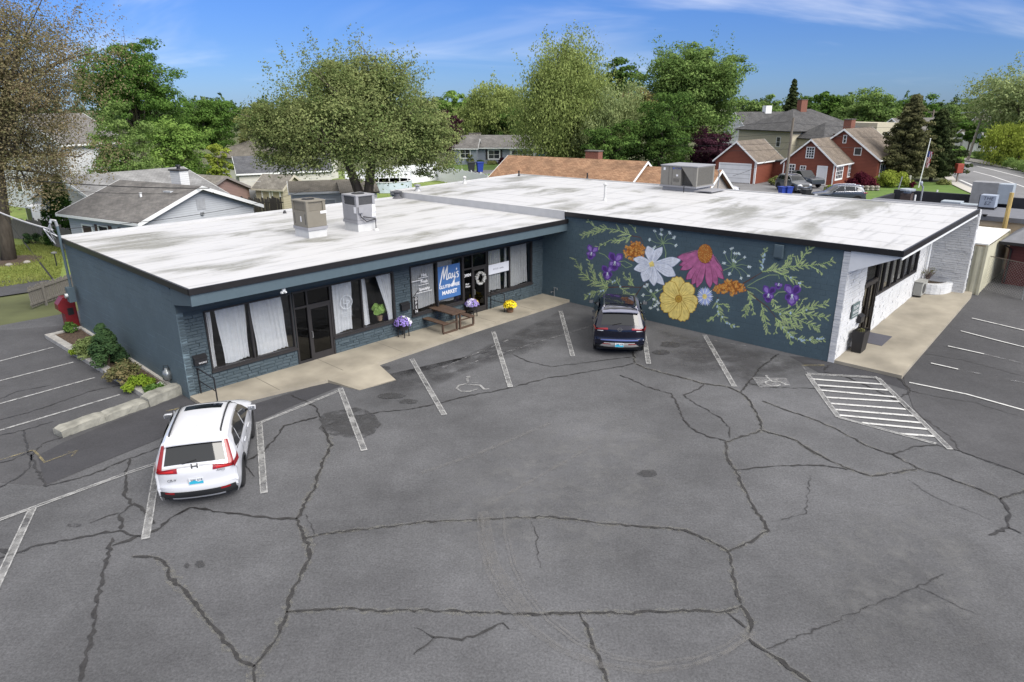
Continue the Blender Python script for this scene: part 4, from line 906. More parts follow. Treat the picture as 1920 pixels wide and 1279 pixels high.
def sprig(pts, twig=52, dens=8, w=.026, berries=0, side=0, mat=0):
    f = Flat('painted_juniper_sprig', [P_GRN, P_GRN2, P_BERRY, P_GRN3])
    f.band(pts, w, mat); segs = list(zip(pts, pts[1:])); tot = sum(math.hypot(b[0]-a[0], b[1]-a[1]) for a, b in segs); n = int(tot/dens); d = 0; k = 0; cur = 0
    for i in range(n):
        d = (i+.6)*tot/n; s = 0
        for a, b in segs:
            l = math.hypot(b[0]-a[0], b[1]-a[1])
            if s+l >= d: break
            s += l
        t = (d-s)/l; x, y = a[0]+(b[0]-a[0])*t, a[1]+(b[1]-a[1])*t; ang = math.atan2(b[1]-a[1], b[0]-a[0]); sg = 1 if i % 2 else -1
        if side: sg = side
        big = mr.random() < .48; L_ = twig*(1-.45*d/tot)*(mr.uniform(.8, 1.15) if big else mr.uniform(.22, .4)); aa = ang+sg*mr.uniform(.45, .85)
        ex, ey = x+L_*math.cos(aa), y+L_*math.sin(aa); c = mr.choice((0, 0, 1)); f.band([(x, y), (ex, ey)], .017, c, dh=.00003)
        if big:
            m_ = int(L_/7)
            for j in range(1, m_+1):
                u = j/(m_+1)+.1
                for sg2 in (1, -1):
                    a2 = aa+sg2*.75; q = (8*(1-u)+5); bx, by = x+(ex-x)*u, y+(ey-y)*u; f.band([(bx, by), (bx+q*math.cos(a2), by+q*math.sin(a2))], .0135, mr.choice((0, 1, 1)), dh=.00001)
        if berries and mr.random() < berries:
            bx, by = x+mr.uniform(-8, 8), y+mr.uniform(-8, 8); f.poly([(bx+6*math.cos(q*.9), by+7*math.sin(q*.9)) for q in range(7)], 2, dh=.00003)
    f.done()
for a in (dict(pts=[(495,212),(410,178),(330,165),(260,185),(185,213)]), dict(pts=[(490,214),(430,245),(360,240),(280,285)], twig=40), dict(pts=[(300,170),(250,150),(215,115)], twig=34), dict(pts=[(525,195),(510,165),(490,143)], twig=28),
    dict(pts=[(345,545),(290,510),(230,500),(170,440),(132,362)], twig=64), dict(pts=[(345,548),(280,570),(195,605)], twig=50, berries=.15), dict(pts=[(262,505),(240,440),(222,372)], twig=40), dict(pts=[(512,538),(480,500),(440,458)], twig=34), dict(pts=[(508,535),(490,490),(485,450)], twig=28),
    dict(pts=[(430,545),(398,500),(345,515)], twig=36, berries=.2), dict(pts=[(415,542),(470,580),(525,605)], twig=44), dict(pts=[(345,548),(330,520),(285,450)], twig=36),
    dict(pts=[(1335,445),(1420,430),(1520,410),(1620,405),(1720,395),(1790,372)], twig=62), dict(pts=[(1560,408),(1600,345),(1645,290)], twig=52), dict(pts=[(1640,405),(1690,430),(1725,458)], twig=38), dict(pts=[(1335,445),(1335,390),(1355,300)], twig=38, berries=.5),
    dict(pts=[(1430,445),(1500,475),(1560,505),(1625,548)], twig=52, berries=.25), dict(pts=[(1490,412),(1482,375),(1535,345)], twig=36), dict(pts=[(1240,565),(1265,620),(1230,690),(1225,740)], twig=48), dict(pts=[(1245,600),(1272,650),(1280,720)], twig=34),
    dict(pts=[(1330,650),(1350,740),(1372,832)], twig=50), dict(pts=[(1395,690),(1480,715),(1590,705),(1660,665),(1745,650)], twig=66, berries=.12), dict(pts=[(1500,718),(1580,760),(1700,805)], twig=66), dict(pts=[(1560,700),(1640,720),(1745,738)], twig=56), dict(pts=[(1560,690),(1585,650),(1600,620)], twig=44),
    dict(pts=[(1420,740),(1430,790),(1420,835)], twig=34), dict(pts=[(1420,740),(1470,800),(1530,908)], twig=36), dict(pts=[(1460,800),(1560,880),(1640,885),(1740,875)], twig=50, berries=.5), dict(pts=[(1045,620),(1055,700),(1100,770),(1165,800)], twig=50, berries=.2), dict(pts=[(1060,700),(1020,740),(985,768)], twig=34), dict(pts=[(1055,655),(1090,650),(1125,690)], twig=34),
    dict(pts=[(1400,600),(1410,650),(1440,680)], twig=38), dict(pts=[(1500,680),(1540,640),(1570,615)], twig=34), dict(pts=[(1450,735),(1540,790),(1590,820)], twig=44)): sprig(**a)
for p in ([(340,545),(450,540),(555,545),(600,512)], [(490,212),(553,224),(572,268)], [(520,600),(560,540)], [(1212,520),(1280,480),(1335,447)], [(1235,560),(1300,620),(1370,670),(1425,742)], [(1050,610),(1045,640)]): f = Flat('painted_stem', [P_BRN]); f.h = .008; f.band(p, .05, 0); f.done()
for p in ([(1235,540),(1300,500),(1380,465),(1440,465),(1445,490)], [(1240,545),(1290,550),(1340,585)], [(1400,610),(1440,575),(1500,572)], [(285,322),(320,335),(352,365)], [(410,380),(450,375),(500,402)], [(415,385),(460,420),(500,405)]): f = Flat('painted_stem', [P_STEM]); f.h = .008; f.band(p, .03, 0, False); f.done()
# ================================================================== things on and around the shop
def at_lot(a, b, z=None):
    p = wor(a, b); return (p.x, p.y, gz(p.x, p.y) if z is None else z)
# --- leaf clouds (shared by shrubs, flowers, trees)
def leaf_arrays(C, RAD, n, size, rng, flat=.75, up=.45, out=.85, asp=.55, droop=0., noise=.30):
    """n leaves spread through ellipsoid clumps C (k,3) with radii RAD (k,)"""
    k = len(C); idx = rng.integers(0, k, n)
    d = rng.normal(size=(n, 3)); d /= np.linalg.norm(d, axis=1, keepdims=True)
    r = rng.random(n)**.40
    off = d*r[:, None]*RAD[idx][:, None]; off[:, 2] *= flat
    P = C[idx] + off
    if droop: P[:, 2] -= droop*(off[:, 0]**2+off[:, 1]**2)/np.maximum(RAD[idx], .05)
    nr = d*out + np.array([0, 0, up]) + rng.normal(size=(n, 3))*noise; nr /= np.linalg.norm(nr, axis=1, keepdims=True)
    t = np.cross(nr, rng.normal(size=(n, 3))); t /= np.maximum(np.linalg.norm(t, axis=1, keepdims=True), 1e-6); b = np.cross(nr, t)
    s = (size*(.6+.8*rng.random(n)))[:, None]
    return np.stack([P-t*s, P+b*s*asp, P+t*s, P-b*s*asp], 1).reshape(-1, 3)
def leaf_mesh(name, V, mat):
    n = len(V)//4; me = bpy.data.meshes.new(name); me.vertices.add(len(V)); me.vertices.foreach_set('co', V.astype(np.float32).ravel())
    me.loops.add(4*n); me.loops.foreach_set('vertex_index', np.arange(4*n, dtype=np.int32)); me.polygons.add(n)
    me.polygons.foreach_set('loop_start', np.arange(0, 4*n, 4, dtype=np.int32))
    try: me.polygons.foreach_set('loop_total', np.full(n, 4, dtype=np.int32))
    except Exception: pass
    me.update(calc_edges=True); me.materials.append(mat); return me
bark = M('bark', (.085, .07, .055), .95, var=.35, scale=6, stretch=(1, 1, .25), bump=.6, bscale=12)
def shrub(name, label, at, rx, ry, h, mat, n=2500, size=.05, clumps=26, seed=1, cat='shrub', group=None, conic=False, rz=0, low=.12):
    o = thing(name, label, cat, at, rz, group); rng = np.random.default_rng(seed)
    d = rng.normal(size=(clumps, 3)); d /= np.linalg.norm(d, axis=1, keepdims=True); d[:, 2] = np.abs(d[:, 2])*1.0
    if conic:
        z = rng.random(clumps)**1.2; t = rng.random(clumps)*6.283; w = (1-z)**.75; C = np.stack([rx*.72*w*np.cos(t), ry*.72*w*np.sin(t), low*h + z*h*.86], 1); RAD = (.16+.20*(1-z))*min(rx, ry)*1.5
    else:
        q = .55+.35*rng.random((clumps, 1)); C = d*q*np.array([rx, ry, h*.80]); C[:, 2] += low*h; RAD = (.26+.16*rng.random(clumps))*min(rx, ry)
    put('foliage', leaf_mesh('foliage', leaf_arrays(C, RAD, n, size, rng), mat), o)
    m = MB()
    for i in range(0, clumps, 3):
        c = C[i]; m.tube([(c[0]*.1, c[1]*.1, 0), (c[0]*.5, c[1]*.5, c[2]*.55), tuple(c)], [.02, .014, .006], 5)
    m.build('stem', bark, o); return o
g_ever = leafmat('evergreen_leaf', (.022, .048, .024), (.07, .12, .045), .1)
g_lime = leafmat('lime_leaf', (.10, .19, .018), (.28, .36, .05))
g_var = leafmat('variegated_leaf', (.09, .14, .045), (.30, .36, .14))
g_bronze = leafmat('bronze_leaf', (.08, .12, .045), (.27, .21, .11))
g_mid = leafmat('mid_leaf', (.05, .115, .028), (.16, .26, .065))
# --- kerbs, planter bed
granite = M('granite', (.33, .32, .30), .9, var=.2, scale=5, bump=.5, bscale=18)
gran2 = M('weathered_granite', (.235, .23, .20), .95, var=.3, scale=3, bump=.8, bscale=9)
bed = thing('planter_bed', 'mulched planting bed inside a pale granite kerb along the blue side wall', 'planting bed', at_lot(-17.1, -5.6), TH)
def bedp(a, b): return (a+17.1, -(b+5.6))
PA = [(-18.35, -10.6), (-17.55, -.15)]
m = MB(); z0 = -.05; K = [(-18.45, -10.75), (-17.98, -.35)]
def kerb(m, p, q, w, z1):
    d = Vector((q[0]-p[0], q[1]-p[1], 0)).normalized(); nrm = Vector((-d.y, d.x, 0))*w
    m.prism([(p[0], p[1]), (q[0], q[1]), (q[0]+nrm.x, q[1]+nrm.y), (p[0]+nrm.x, p[1]+nrm.y)], z0, z1)
corn = [bedp(-18.50, -10.55), bedp(-18.08, -.95)]
for f0, f1 in ((0, .33), (.333, .66), (.663, .83), (.833, 1.0)):
    m = MB(); p = Vector(corn[0]).lerp(Vector(corn[1]), f0); q = Vector(corn[0]).lerp(Vector(corn[1]), f1)
    kerb(m, p, q, .28, .17); m.build('kerb_stone', granite, bed, bevel=.012)
m = MB(); kerb(m, bedp(-17.12, -10.75), bedp(-18.45, -10.57), .2, .16); m.build('kerb_stone', granite, bed, bevel=.012)
m = MB(); m.prism([bedp(-18.3, -10.5), bedp(-17.12, -10.5), bedp(-17.12, -.75), bedp(-17.85, -.85)][::-1], -.02, .10)
m.build('mulch', M('bark_mulch', (.085, .058, .04), 1, var=.5, scale=14, bump=1., bscale=25), bed)
m = MB(); m.box(*[bedp(-17.22, 0)[0], bedp(-17.113, 0)[0]], bedp(0, -.7)[1], bedp(0, -10.4)[1], .02, .17); m.build('footing', CONC2, bed)
for i, (px0, px1, h, lab) in enumerate((((118, 822), (204, 790), .24, 'long mossy granite block lying alone furthest from the shop wall'), ((200, 792), (283, 762), .22, 'middle granite block in the row beside the dark asphalt strip'), ((282, 764), (347, 738), .34, 'granite block against the front corner of the blue wall, beside the lantern'))):
    p, q = gp(*px0), gp(*px1); d = q-p; o = thing('granite_block', lab, 'granite block', p, math.atan2(d.y, d.x), 'granite blocks at the front corner')
    m = MB(); n = 8; l = d.length; rr = random.Random(i); vs = []
    prof = [(0, 0), (0, .9), (.10, 1), (.44, 1), (.50, .85), (.50, 0)]
    for k in range(n+1):
        e = .9 if k in (0, n) else 1
        vs += [(l*k/n + rr.uniform(-.02, .02), y*e+rr.uniform(-.02, .02), z*h*e+rr.uniform(-.012, .012)) for y, z in prof]
    s = len(prof); fs = [(k*s+j, (k+1)*s+j, (k+1)*s+(j+1) % s, k*s+(j+1) % s) for k in range(n) for j in range(s)] + [tuple(range(s)), tuple(range(n*s, n*s+s))[::-1]]
    m.add(vs, fs); m.build('stone', gran2, o)
for i, (u, v, rx, h, mat, n, nm, lab, con) in enumerate(((133, 622, .28, .5, g_mid, 900, 'shrub', 'small green seedling shrub at the far end of the mulch bed', False), (172, 668, .55, .95, g_var, 2600, 'shrub', 'pale variegated shrub left of the dark conical evergreen', False), (148, 664, .32, .35, g_lime, 900, 'shrub', 'low yellow-green shrub at the foot of the variegated shrub', False),
    (204, 686, .62, 1.55, g_ever, 11000, 'evergreen_shrub', 'dark conical evergreen, the tallest plant in the bed', True), (236, 712, .62, .85, g_bronze, 2800, 'shrub', 'bronze-tipped rounded shrub in the middle of the bed', False), (262, 727, .50, .42, g_lime, 2400, 'shrub', 'spreading lime green groundcover shrub', False), (292, 738, .36, .38, g_mid, 1300, 'shrub', 'small green shrub nearest the granite corner block', False))):
    p = gp(u, v, .1); shrub(nm, lab, p, rx, rx*.95, h, mat, n, .045, 30, 20+i, conic=con, group='shrubs in the planting bed')
p = gp(318, 728, .02); o = thing('lantern', 'squat grey metal lantern at the corner of the blue wall', 'lantern', p)
m = MB(); m.lathe((0, 0, .30), [(.11, 0), (.15, .06), (.155, .22), (.12, .32), (.06, .36), (.05, .42)], 14); m.build('body', M('lantern_metal', (.22, .235, .24), .35, metal=.6, var=.3, scale=10), o, smooth=True)
m = MB(); m.tube([(-.1, 0, .66), (-.07, 0, .8), (.07, 0, .8), (.1, 0, .66)], .012, 6); m.build('handle', black_metal, o)
p = gp(303, 735, .02); m = MB(); rr = random.Random(4); m.lathe((0, 0, .0), [(.20, .0), (.22, .12), (.12, .30), (.02, .36)], 7); o = m.build('boulder', M('pale_rock', (.40, .39, .37), .9, var=.2, bump=.5, bscale=10)); o.location = p; tag(o, 'pale pointed rock between the groundcover and the corner block', 'rock')
# --- rails on the walk
def rail(label, a, b0, b1, h=.86):
    o = thing('handrail', label, 'handrail', at_lot(a, b0, .115), TH, 'handrails on the walk')
    L_ = -(b1-b0)
    m = MB(); m.tube([(0, 0, 0), (0, 0, h), (0, 0, h+.0), (0, L_, h-.03), (0, L_, 0)], .022, 8); m.build('rail', black_metal, o)
    m = MB(); m.tube([(0, 0, h*.5), (0, L_, h*.48)], .018, 6); m.build('mid_rail', black_metal, o)
rail('thin black handrail across the left end of the walk by the block corner', -16.75, .03, 1.22)
rail('short black handrail beside the market door and yellow flowers', -3.58, .03, .88)
# --- picnic table
wood = M('brown_slat', (.085, .052, .034), .7, var=.25, scale=3, stretch=(1, 12, 12)); wood2 = M('brown_frame', (.075, .048, .034), .6, var=.15)
o = thing('picnic_table', 'brown picnic table with attached benches standing on the walk under the market window', 'picnic table', at_lot(-6.68, .57, .115), TH)
def tb(x0, x1, y0, y1, z0, z1): return (x0, x1, y0, y1, z0, z1)
for k in range(2): MB().box(-.36+k*.365, -.005+k*.365, -.76, .76, .70, .745).build('table_board', wood, o, bevel=.006)
for sx in (-1, 1):
    MB().box(sx*.72-.15, sx*.72+.15, -.76, .76, .40, .44).build('bench_board', wood, o, bevel=.006)
for y in (-.68, .68):
    for sx in (-1, 1):
        m = MB(); x0, x1 = sorted((sx*.09, sx*.84)); t = .035
        m.box(sx*.09-.035, sx*.09+.035, y-t, y+t, 0, .70); m.box(x0, x1, y-t+.002, y+t-.002, .0, .07); m.box(sx*.84-.035, sx*.84+.035, y-t, y+t, .071, .40); m.box(x0, x1, y-t+.004, y+t-.004, .36, .399); m.build('leg_frame', wood2, o)
MB().box(-.035, .035, -.68, .68, .62, .69).build('beam', wood2, o)
# --- flower pots
def flower_mat(n, c): return M(n, c, .7, var=.15)
def flowers(label, at, cols, h, r, kind):
    o = thing('flower_pot', label, 'flower pot', at, TH+.3, 'flower pots on the walk')
    if kind == 'stand':
        m = MB(); m.lathe((0, 0, .30), [(.16, 0), (.21, .04), (.22, .20), (.20, .21)], 14); m.build('pot', black_metal, o)
        for k in range(4):
            t = k*math.pi/2+.78; MB().tube([(.2*math.cos(t), .2*math.sin(t), .40), (.215*math.cos(t), .215*math.sin(t), 0)], .022, 6).build('leg', black_metal, o)
        z = .50
    else:
        m = MB(); m.lathe((0, 0, 0), [(.13, 0), (.15, .03), (.18, .24), (.185, .25)], 14); m.build('pot', M('wicker', (.14, .075, .045), .8, var=.3, scale=20), o); z = .25
    rng = np.random.default_rng(int(at[0]*100) % 97)
    d = rng.normal(size=(22, 3)); d /= np.linalg.norm(d, axis=1, keepdims=True); d[:, 2] = abs(d[:, 2]); C = d*np.array([r*.75, r*.75, h*.7]) + np.array([0, 0, z+.02])
    put('foliage', leaf_mesh('foliage', leaf_arrays(C, np.full(22, r*.3), 700, .035, rng), g_mid), o)
    for i, (nm, c, sel) in enumerate(cols):
        n = 230; q = rng.normal(size=(n, 3)); q /= np.linalg.norm(q, axis=1, keepdims=True); q[:, 2] = abs(q[:, 2])
        keep = [p for p in q if sel(p)]; P = np.array(keep)*np.array([r, r, h]) + np.array([0, 0, z+.03])
        nn = len(P); nrm = np.array(keep) + rng.normal(size=(nn, 3))*.3; nrm /= np.linalg.norm(nrm, axis=1, keepdims=True); t = np.cross(nrm, rng.normal(size=(nn, 3))); t /= np.linalg.norm(t, axis=1, keepdims=True); b = np.cross(nrm, t); s = .042
        put('blossom', leaf_mesh('blossom', np.stack([P-t*s, P+b*s, P+t*s, P-b*s], 1).reshape(-1, 3), flower_mat(nm, c)), o)['kind'] = 'stuff'
flowers('pot of purple and white petunias on a black stand left of the picnic table', at_lot(-8.75, .28, .115), [('petunia_purple', (.24, .17, .48), lambda p: p[0] < .1), ('petunia_white', (.75, .74, .8), lambda p: p[0] > -.1)], .30, .36, 'stand')
flowers('pot of purple and yellow pansies on a black stand beside the market door', at_lot(-5.0, .30, .115), [('pansy_purple', (.28, .22, .50), lambda p: p[0] < .35), ('pansy_yellow', (.75, .58, .08), lambda p: p[0] > .2), ('pansy_white', (.7, .68, .75), lambda p: abs(p[1]) < .35)], .26, .31, 'stand')
flowers('wicker pot full of bright yellow flowers near the edge of the walk', at_lot(-3.40, 1.05, .115), [('marigold', (.80, .60, .015), lambda p: True)], .26, .30, 'pot')
# --- hung on the front
def mailbox(label, a, b, z, rz=0., group='wall mailboxes'):
    o = thing('mailbox', label, 'mailbox', wor(a, b, z), TH+rz, group); w, h, d = .40, .30, .13
    m = MB(); m.add([(-w/2, 0, 0), (w/2, 0, 0), (w/2, 0, h), (-w/2, 0, h), (-w/2, -d, 0), (w/2, -d, 0), (w/2, -d, h*.72), (-w/2, -d, h*.72)], [(0,1,2,3),(4,7,6,5),(0,4,5,1),(1,5,6,2),(2,6,7,3),(3,7,4,0)]); m.build('body', black_metal, o)
    m = MB(); m.add([(-w/2-.01, .0, h+.004), (w/2+.01, 0, h+.004), (w/2+.01, -d-.015, h*.72), (-w/2-.01, -d-.015, h*.72), (-w/2-.01, .0, h+.018), (w/2+.01, 0, h+.018), (w/2+.01, -d-.015, h*.72+.014), (-w/2-.01, -d-.015, h*.72+.014)], [(0,1,2,3),(7,6,5,4),(0,4,5,1),(1,5,6,2),(2,6,7,3),(3,7,4,0)]); m.build('lid', black_metal, o); return o
mb1 = mailbox('black wall mailbox with white numbering on the stone left of the first window', -16.64, .035, 1.10)
lettering('WORKS', white_vinyl, mb1, (.04, -.134, .06), FR, .07)
mailbox('black wall mailbox between the curtained window and the market window', -8.46, .035, 1.12)
o = thing('wreath', 'white berry wreath hanging on the glass market door', 'wreath', wor(-4.22, .03, 1.66), TH)
rng = np.random.default_rng(3); t = rng.random(34)*6.283; C = np.stack([.235*np.cos(t), -.03+0*t, .25*np.sin(t)], 1); V = leaf_arrays(C, np.full(34, .085), 900, .030, rng)
put('berries', leaf_mesh('berries', V, M('wreath_white', (.55, .55, .53), .7, var=.1)), o)
m = MB(); m.tube([(.23*math.cos(k*.3142), 0, .24*math.sin(k*.3142)) for k in range(21)], .025, 6); m.build('twig_ring', bark, o)
o = thing('open_flag', 'small black OPEN feather flag leaning from the wall beside the market window', 'flag', wor(-7.98, .06, 1.0), TH)
m = MB(); m.tube([(-.18, 0, .40), (.16, -.12, .82)], .012, 6); m.tube([(-.02, -.05, .60), (-.02, -.05, -.1)], .010, 6); m.build('pole', black_metal, o)
m = MB(); m.box(-.02, .16, -.06, -.045, -.15, .55); m.build('cloth', black_metal, o)
for i, c in enumerate('OPEN'): lettering(c, white_vinyl, o, (.07, -.062, .46-i*.17), FR, .17)
for a in (-12.05,):
    o = thing('floodlight', 'small white double floodlight under the blue eave', 'floodlight', wor(-14.2, 1.34, 3.22), TH)
    m = MB(); m.lathe((-.06, 0, -.03), [(.02, -.05), (.05, .03), (.045, .05)], 10, 'y'); m.lathe((.06, 0, -.03), [(.02, -.05), (.05, .03), (.045, .05)], 10, 'y'); m.box(-.05, .05, -.03, .03, .0, .1); m.build('lamp_head', white_trim, o)
# plants behind the glass
for a, lab in ((-9.35, 'broad-leaved potted plant behind the glass of the curtained window'),):
    o = thing('potted_plant', lab, 'plant', wor(a, -.42, .78), TH); m = MB(); m.lathe((0, 0, 0), [(.09, 0), (.12, .2)], 12); m.build('pot', M('terracotta', (.3, .2, .14)), o)
    rng = np.random.default_rng(2); m = MB()
    for k in range(7):
        t = k*.9; c = Vector((.16*math.cos(t), .12*math.sin(t), .42+.05*k % .2)); m.add([tuple(c + Vector((.17*math.cos(j*.785), .05*math.sin(j*1.57), .17*math.sin(j*.785)))) for j in range(8)], [tuple(range(8))])
    m.build('leaf', M('big_leaf', (.25, .40, .10), .6, var=.2), o); m = MB()
    for k in range(7): m.tube([(0, 0, .18), (.16*math.cos(k*.9), .12*math.sin(k*.9), .42)], .008, 4)
    m.build('stem', g_mid, o)
# --- on the mural wall
o = thing('meter_box', 'blue painted electric box high on the mural wall', 'electric box', wor(-.01, 11.4, 3.5), TH)
MB().box(-.14, 0, -.17, .17, 0, .50).build('box', blue_trim, o, bevel=.015); MB().box(-.16, -.141, -.14, .14, .05, .45).build('cover', blue_trim, o)
o = thing('standpipe', 'small grey hose tap and pipe low on the blue wall by the walk', 'tap', wor(-.03, .79, .115), TH)
m = MB(); m.tube([(0, 0, 0), (0, 0, .42), (-.04, .0, .45), (-.05, -.22, .45), (-.05, -.22, .36)], .02, 6); m.build('pipe', steel, o); m = MB(); m.tube([(0, .02, .22), (-.02, .18, .22), (-.02, .18, .16)], .018, 6); m.build('spout', steel, o)
# --- far left end of the block wall
o = thing('weatherhead', 'electric service mast with coiled cables at the rear left corner of the shop', 'service mast', wor(-17.22, -10.35, 0), TH)
m = MB(); m.tube([(-.05, 0, 1.95), (-.05, 0, 2.2), (-.05, .05, 4.45)], .05, 8); m.build('conduit', blue_trim, o)
m = MB(); m.tube([(-.05, .05, 4.4), (-.08, .05, 4.62), (-.22, .05, 4.66), (-.26, .05, 4.55)], .06, 8); m.build('cap', steel, o)
m = MB(); rr = random.Random(2)
for k in range(4): m.tube([(-.26, .05, 4.55), (-.35+rr.uniform(-.1, .1), .1, 4.25), (-.25+rr.uniform(-.15, .15), .15+rr.uniform(-.1, .1), 4.0-.1*k), (-.5, .2, 4.35)], .018, 5)
m.build('cable', steel, o)
MB().box(-.24, .0, -.20, .12, 1.35, 1.95).build('meter_socket', blue_trim, o); m = MB(); m.lathe((-.24, -.04, 1.62), [(.10, -.10), (.11, 0)], 14, 'x'); m.build('meter', steel, o)
o = thing('collection_box', 'dark red metal drop box standing at the rear corner of the blue wall', 'drop box', (*gp(136, 611)[:2], 0), TH)
redm = M('dark_red_paint', (.16, .014, .018), .4, var=.12)
m = MB(); m.add([(x, y, z) for y in (-.26, .26) for x, z in ((-.24, 0), (-.24, .62), (-.42, .80), (-.42, 1.05), (-.20, 1.32), (.22, 1.32), (.22, 0))], [tuple(range(7)), tuple(range(7, 14))[::-1]] + [(i, 7+i, 7+(i+1) % 7, (i+1) % 7) for i in range(7)]); m.build('body', redm, o)
MB().box(-.12, .10, -.275, -.262, .55, .85).build('slot', black_metal, o)
# --- white wing
o = thing('planter_box', 'tall black planter box by the white wing door', 'planter', at_lot(1.42, 14.18, gz(*wor(1.42, 14.2)[:2])+.13), TH)
m = MB(); m.add([(x*s, y*s*.62, z) for z, s in ((0, .27), (.80, .34)) for x, y in ((-1, -1), (1, -1), (1, 1), (-1, 1))], [(3,2,1,0),(0,1,5,4),(1,2,6,5),(2,3,7,6),(3,0,4,7)]); m.box(-.31, .31, -.18, .18, .70, .74); m.build('box', M('black_plastic', (.02, .019, .02), .5, var=.15), o)
shr = np.random.default_rng(4)
put('twigs', leaf_mesh('twigs', leaf_arrays(np.array([[0, 0, .76], [.1, 0, .77]]), np.array([.16, .12]), 90, .03, shr), g_bronze), o)
m = MB(); m.box(-.62, .62, -.40, .40, 0, .012); o = m.build('door_mat', M('mat_grey', (.095, .095, .115), .95, var=.12, scale=30)); p = wor(3.0, 14.30); o.location = (p.x, p.y, gz(p.x, p.y)+.132); o.rotation_euler = (0, -math.atan(.05), TH); tag(o, 'dark grey door mat on the walk of the white wing', 'door mat')
mailbox('black wall mailbox beside the sign on the white stone wall', 1.98, 13.875, 1.12)
sgn = thing('wall_sign', 'grey-green plaque lettered FLOW WORKS on the white stone', 'sign', wor(1.32, 13.875, 1.72), TH)
MB().box(-.37, .37, -.03, 0, -.27, .27).build('plate', M('sign_green', (.11, .15, .15), .6, var=.08), sgn)
lettering('FLOW', white_vinyl, sgn, (0, -.033, .11), FR, .19); lettering('WORKS', white_vinyl, sgn, (0, -.033, -.07), FR, .16)
MB().box(-.28, .28, -.034, -.031, -.2, -.185).build('rule', white_vinyl, sgn)
p = wor(9.75, 14.05); zg = gz(p.x, p.y)+.13
o = thing('heat_pump', 'grey outdoor air conditioner against the white stone wall', 'air conditioner', (p.x, p.y, zg), TH)
acm = M('ac_grey', (.30, .30, .28), .55, var=.08)
MB().box(-.42, .42, -.16, .2, .06, .66).build('case', acm, o, bevel=.02); MB().box(-.44, .44, -.18, .22, .662, .69).build('top', acm, o)
m = MB(); m.lathe((-.1, -.165, .36), [(.22, 0), (.22, -.012), (.18, -.012)], 18, 'y'); m.build('fan_grille', M('dark_grille', (.05, .05, .05), .6), o)
for x in (-.3, .3): MB().box(x-.05, x+.05, -.14, .18, 0, .059).build('foot', black_metal, o)
p = wor(10.6, 14.6); zg = gz(p.x, p.y)+.12
o = thing('curved_planter', 'curved white stone planter with bare soil between the white walls', 'planter', (p.x, p.y, zg), TH)
pts = [(-.55, .75)] + [(-.55 + 1.12*(1-math.cos(t*math.pi/16)), .55 - .95*math.sin(t*math.pi/16)) for t in range(9)] + [(.58, .76)]
arc = pts[1:-1]
for k, (p0, p1) in enumerate(zip([(-.62, .1)]+arc[1:-1:1], arc[1:])):
    pass
m = MB(); inner = [(x*.80+.08, y*.80+.16) for x, y in pts]; n = len(pts); z1 = .46
m.add([(x, y, 0) for x, y in pts] + [(x, y, z1) for x, y in pts] + [(x, y, z1) for x, y in inner] + [(x, y, 0) for x, y in inner],
    [(i, i+1, n+i+1, n+i) for i in range(n-1)] + [(n+i, n+i+1, 2*n+i+1, 2*n+i) for i in range(n-1)] + [(2*n+i, 2*n+i+1, 3*n+i+1, 3*n+i) for i in range(n-1)]); m.build('stone_ring', white_stone, o)
m = MB()
for r_ in range(5):
    for i in range(n-1):
        (xa, ya), (xb, yb) = pts[i], pts[i+1]; e = 1.0+SR.uniform(.015, .05); z = r_*.09+.005
        m.add([(xa*e, ya*e, z), (xb*e, yb*e, z), (xb*e, yb*e, z+.08), (xa*e, ya*e, z+.08), (xa*.97, ya*.97, z), (xb*.97, yb*.97, z), (xb*.97, yb*.97, z+.08), (xa*.97, ya*.97, z+.08)], [(0,1,2,3),(4,7,6,5),(3,2,6,7),(0,4,5,1),(0,3,7,4),(1,5,6,2)])
m.build('stone_course', white_stone, o, kind='stuff')
m = MB(); m.add([(x, y, .40) for x, y in inner], [tuple(range(n))]); m.build('soil', M('garden_soil', (.06, .045, .032), 1, var=.5, scale=12, bump=.8, bscale=20), o)
o = thing('bare_shrub', 'leafless twiggy shrub in the curved white planter', 'shrub', (*wor(10.45, 14.1)[:2], zg+.38), 0)
rr = random.Random(9); m = MB()
for k in range(16):
    t = rr.uniform(0, 6.28); r_ = rr.uniform(.15, .42); h = rr.uniform(.4, .85); mid = (r_*.4*math.cos(t), r_*.4*math.sin(t), h*.55)
    m.tube([(0, 0, 0), mid, (r_*math.cos(t), r_*math.sin(t), h)], [.014, .010, .005], 4)
    for j in range(3): m.tube([mid, (mid[0]+rr.uniform(-.2, .2), mid[1]+rr.uniform(-.2, .2), h*.6+rr.uniform(.1, .3))], [.007, .003], 4)
m.build('twig', M('dry_twig', (.13, .10, .085), .9), o); put('buds', leaf_mesh('buds', leaf_arrays(np.array([[0, 0, .6], [.2, .1, .6], [-.2, 0, .55]]), np.array([.3, .2, .2]), 120, .03, shr), g_bronze), o)

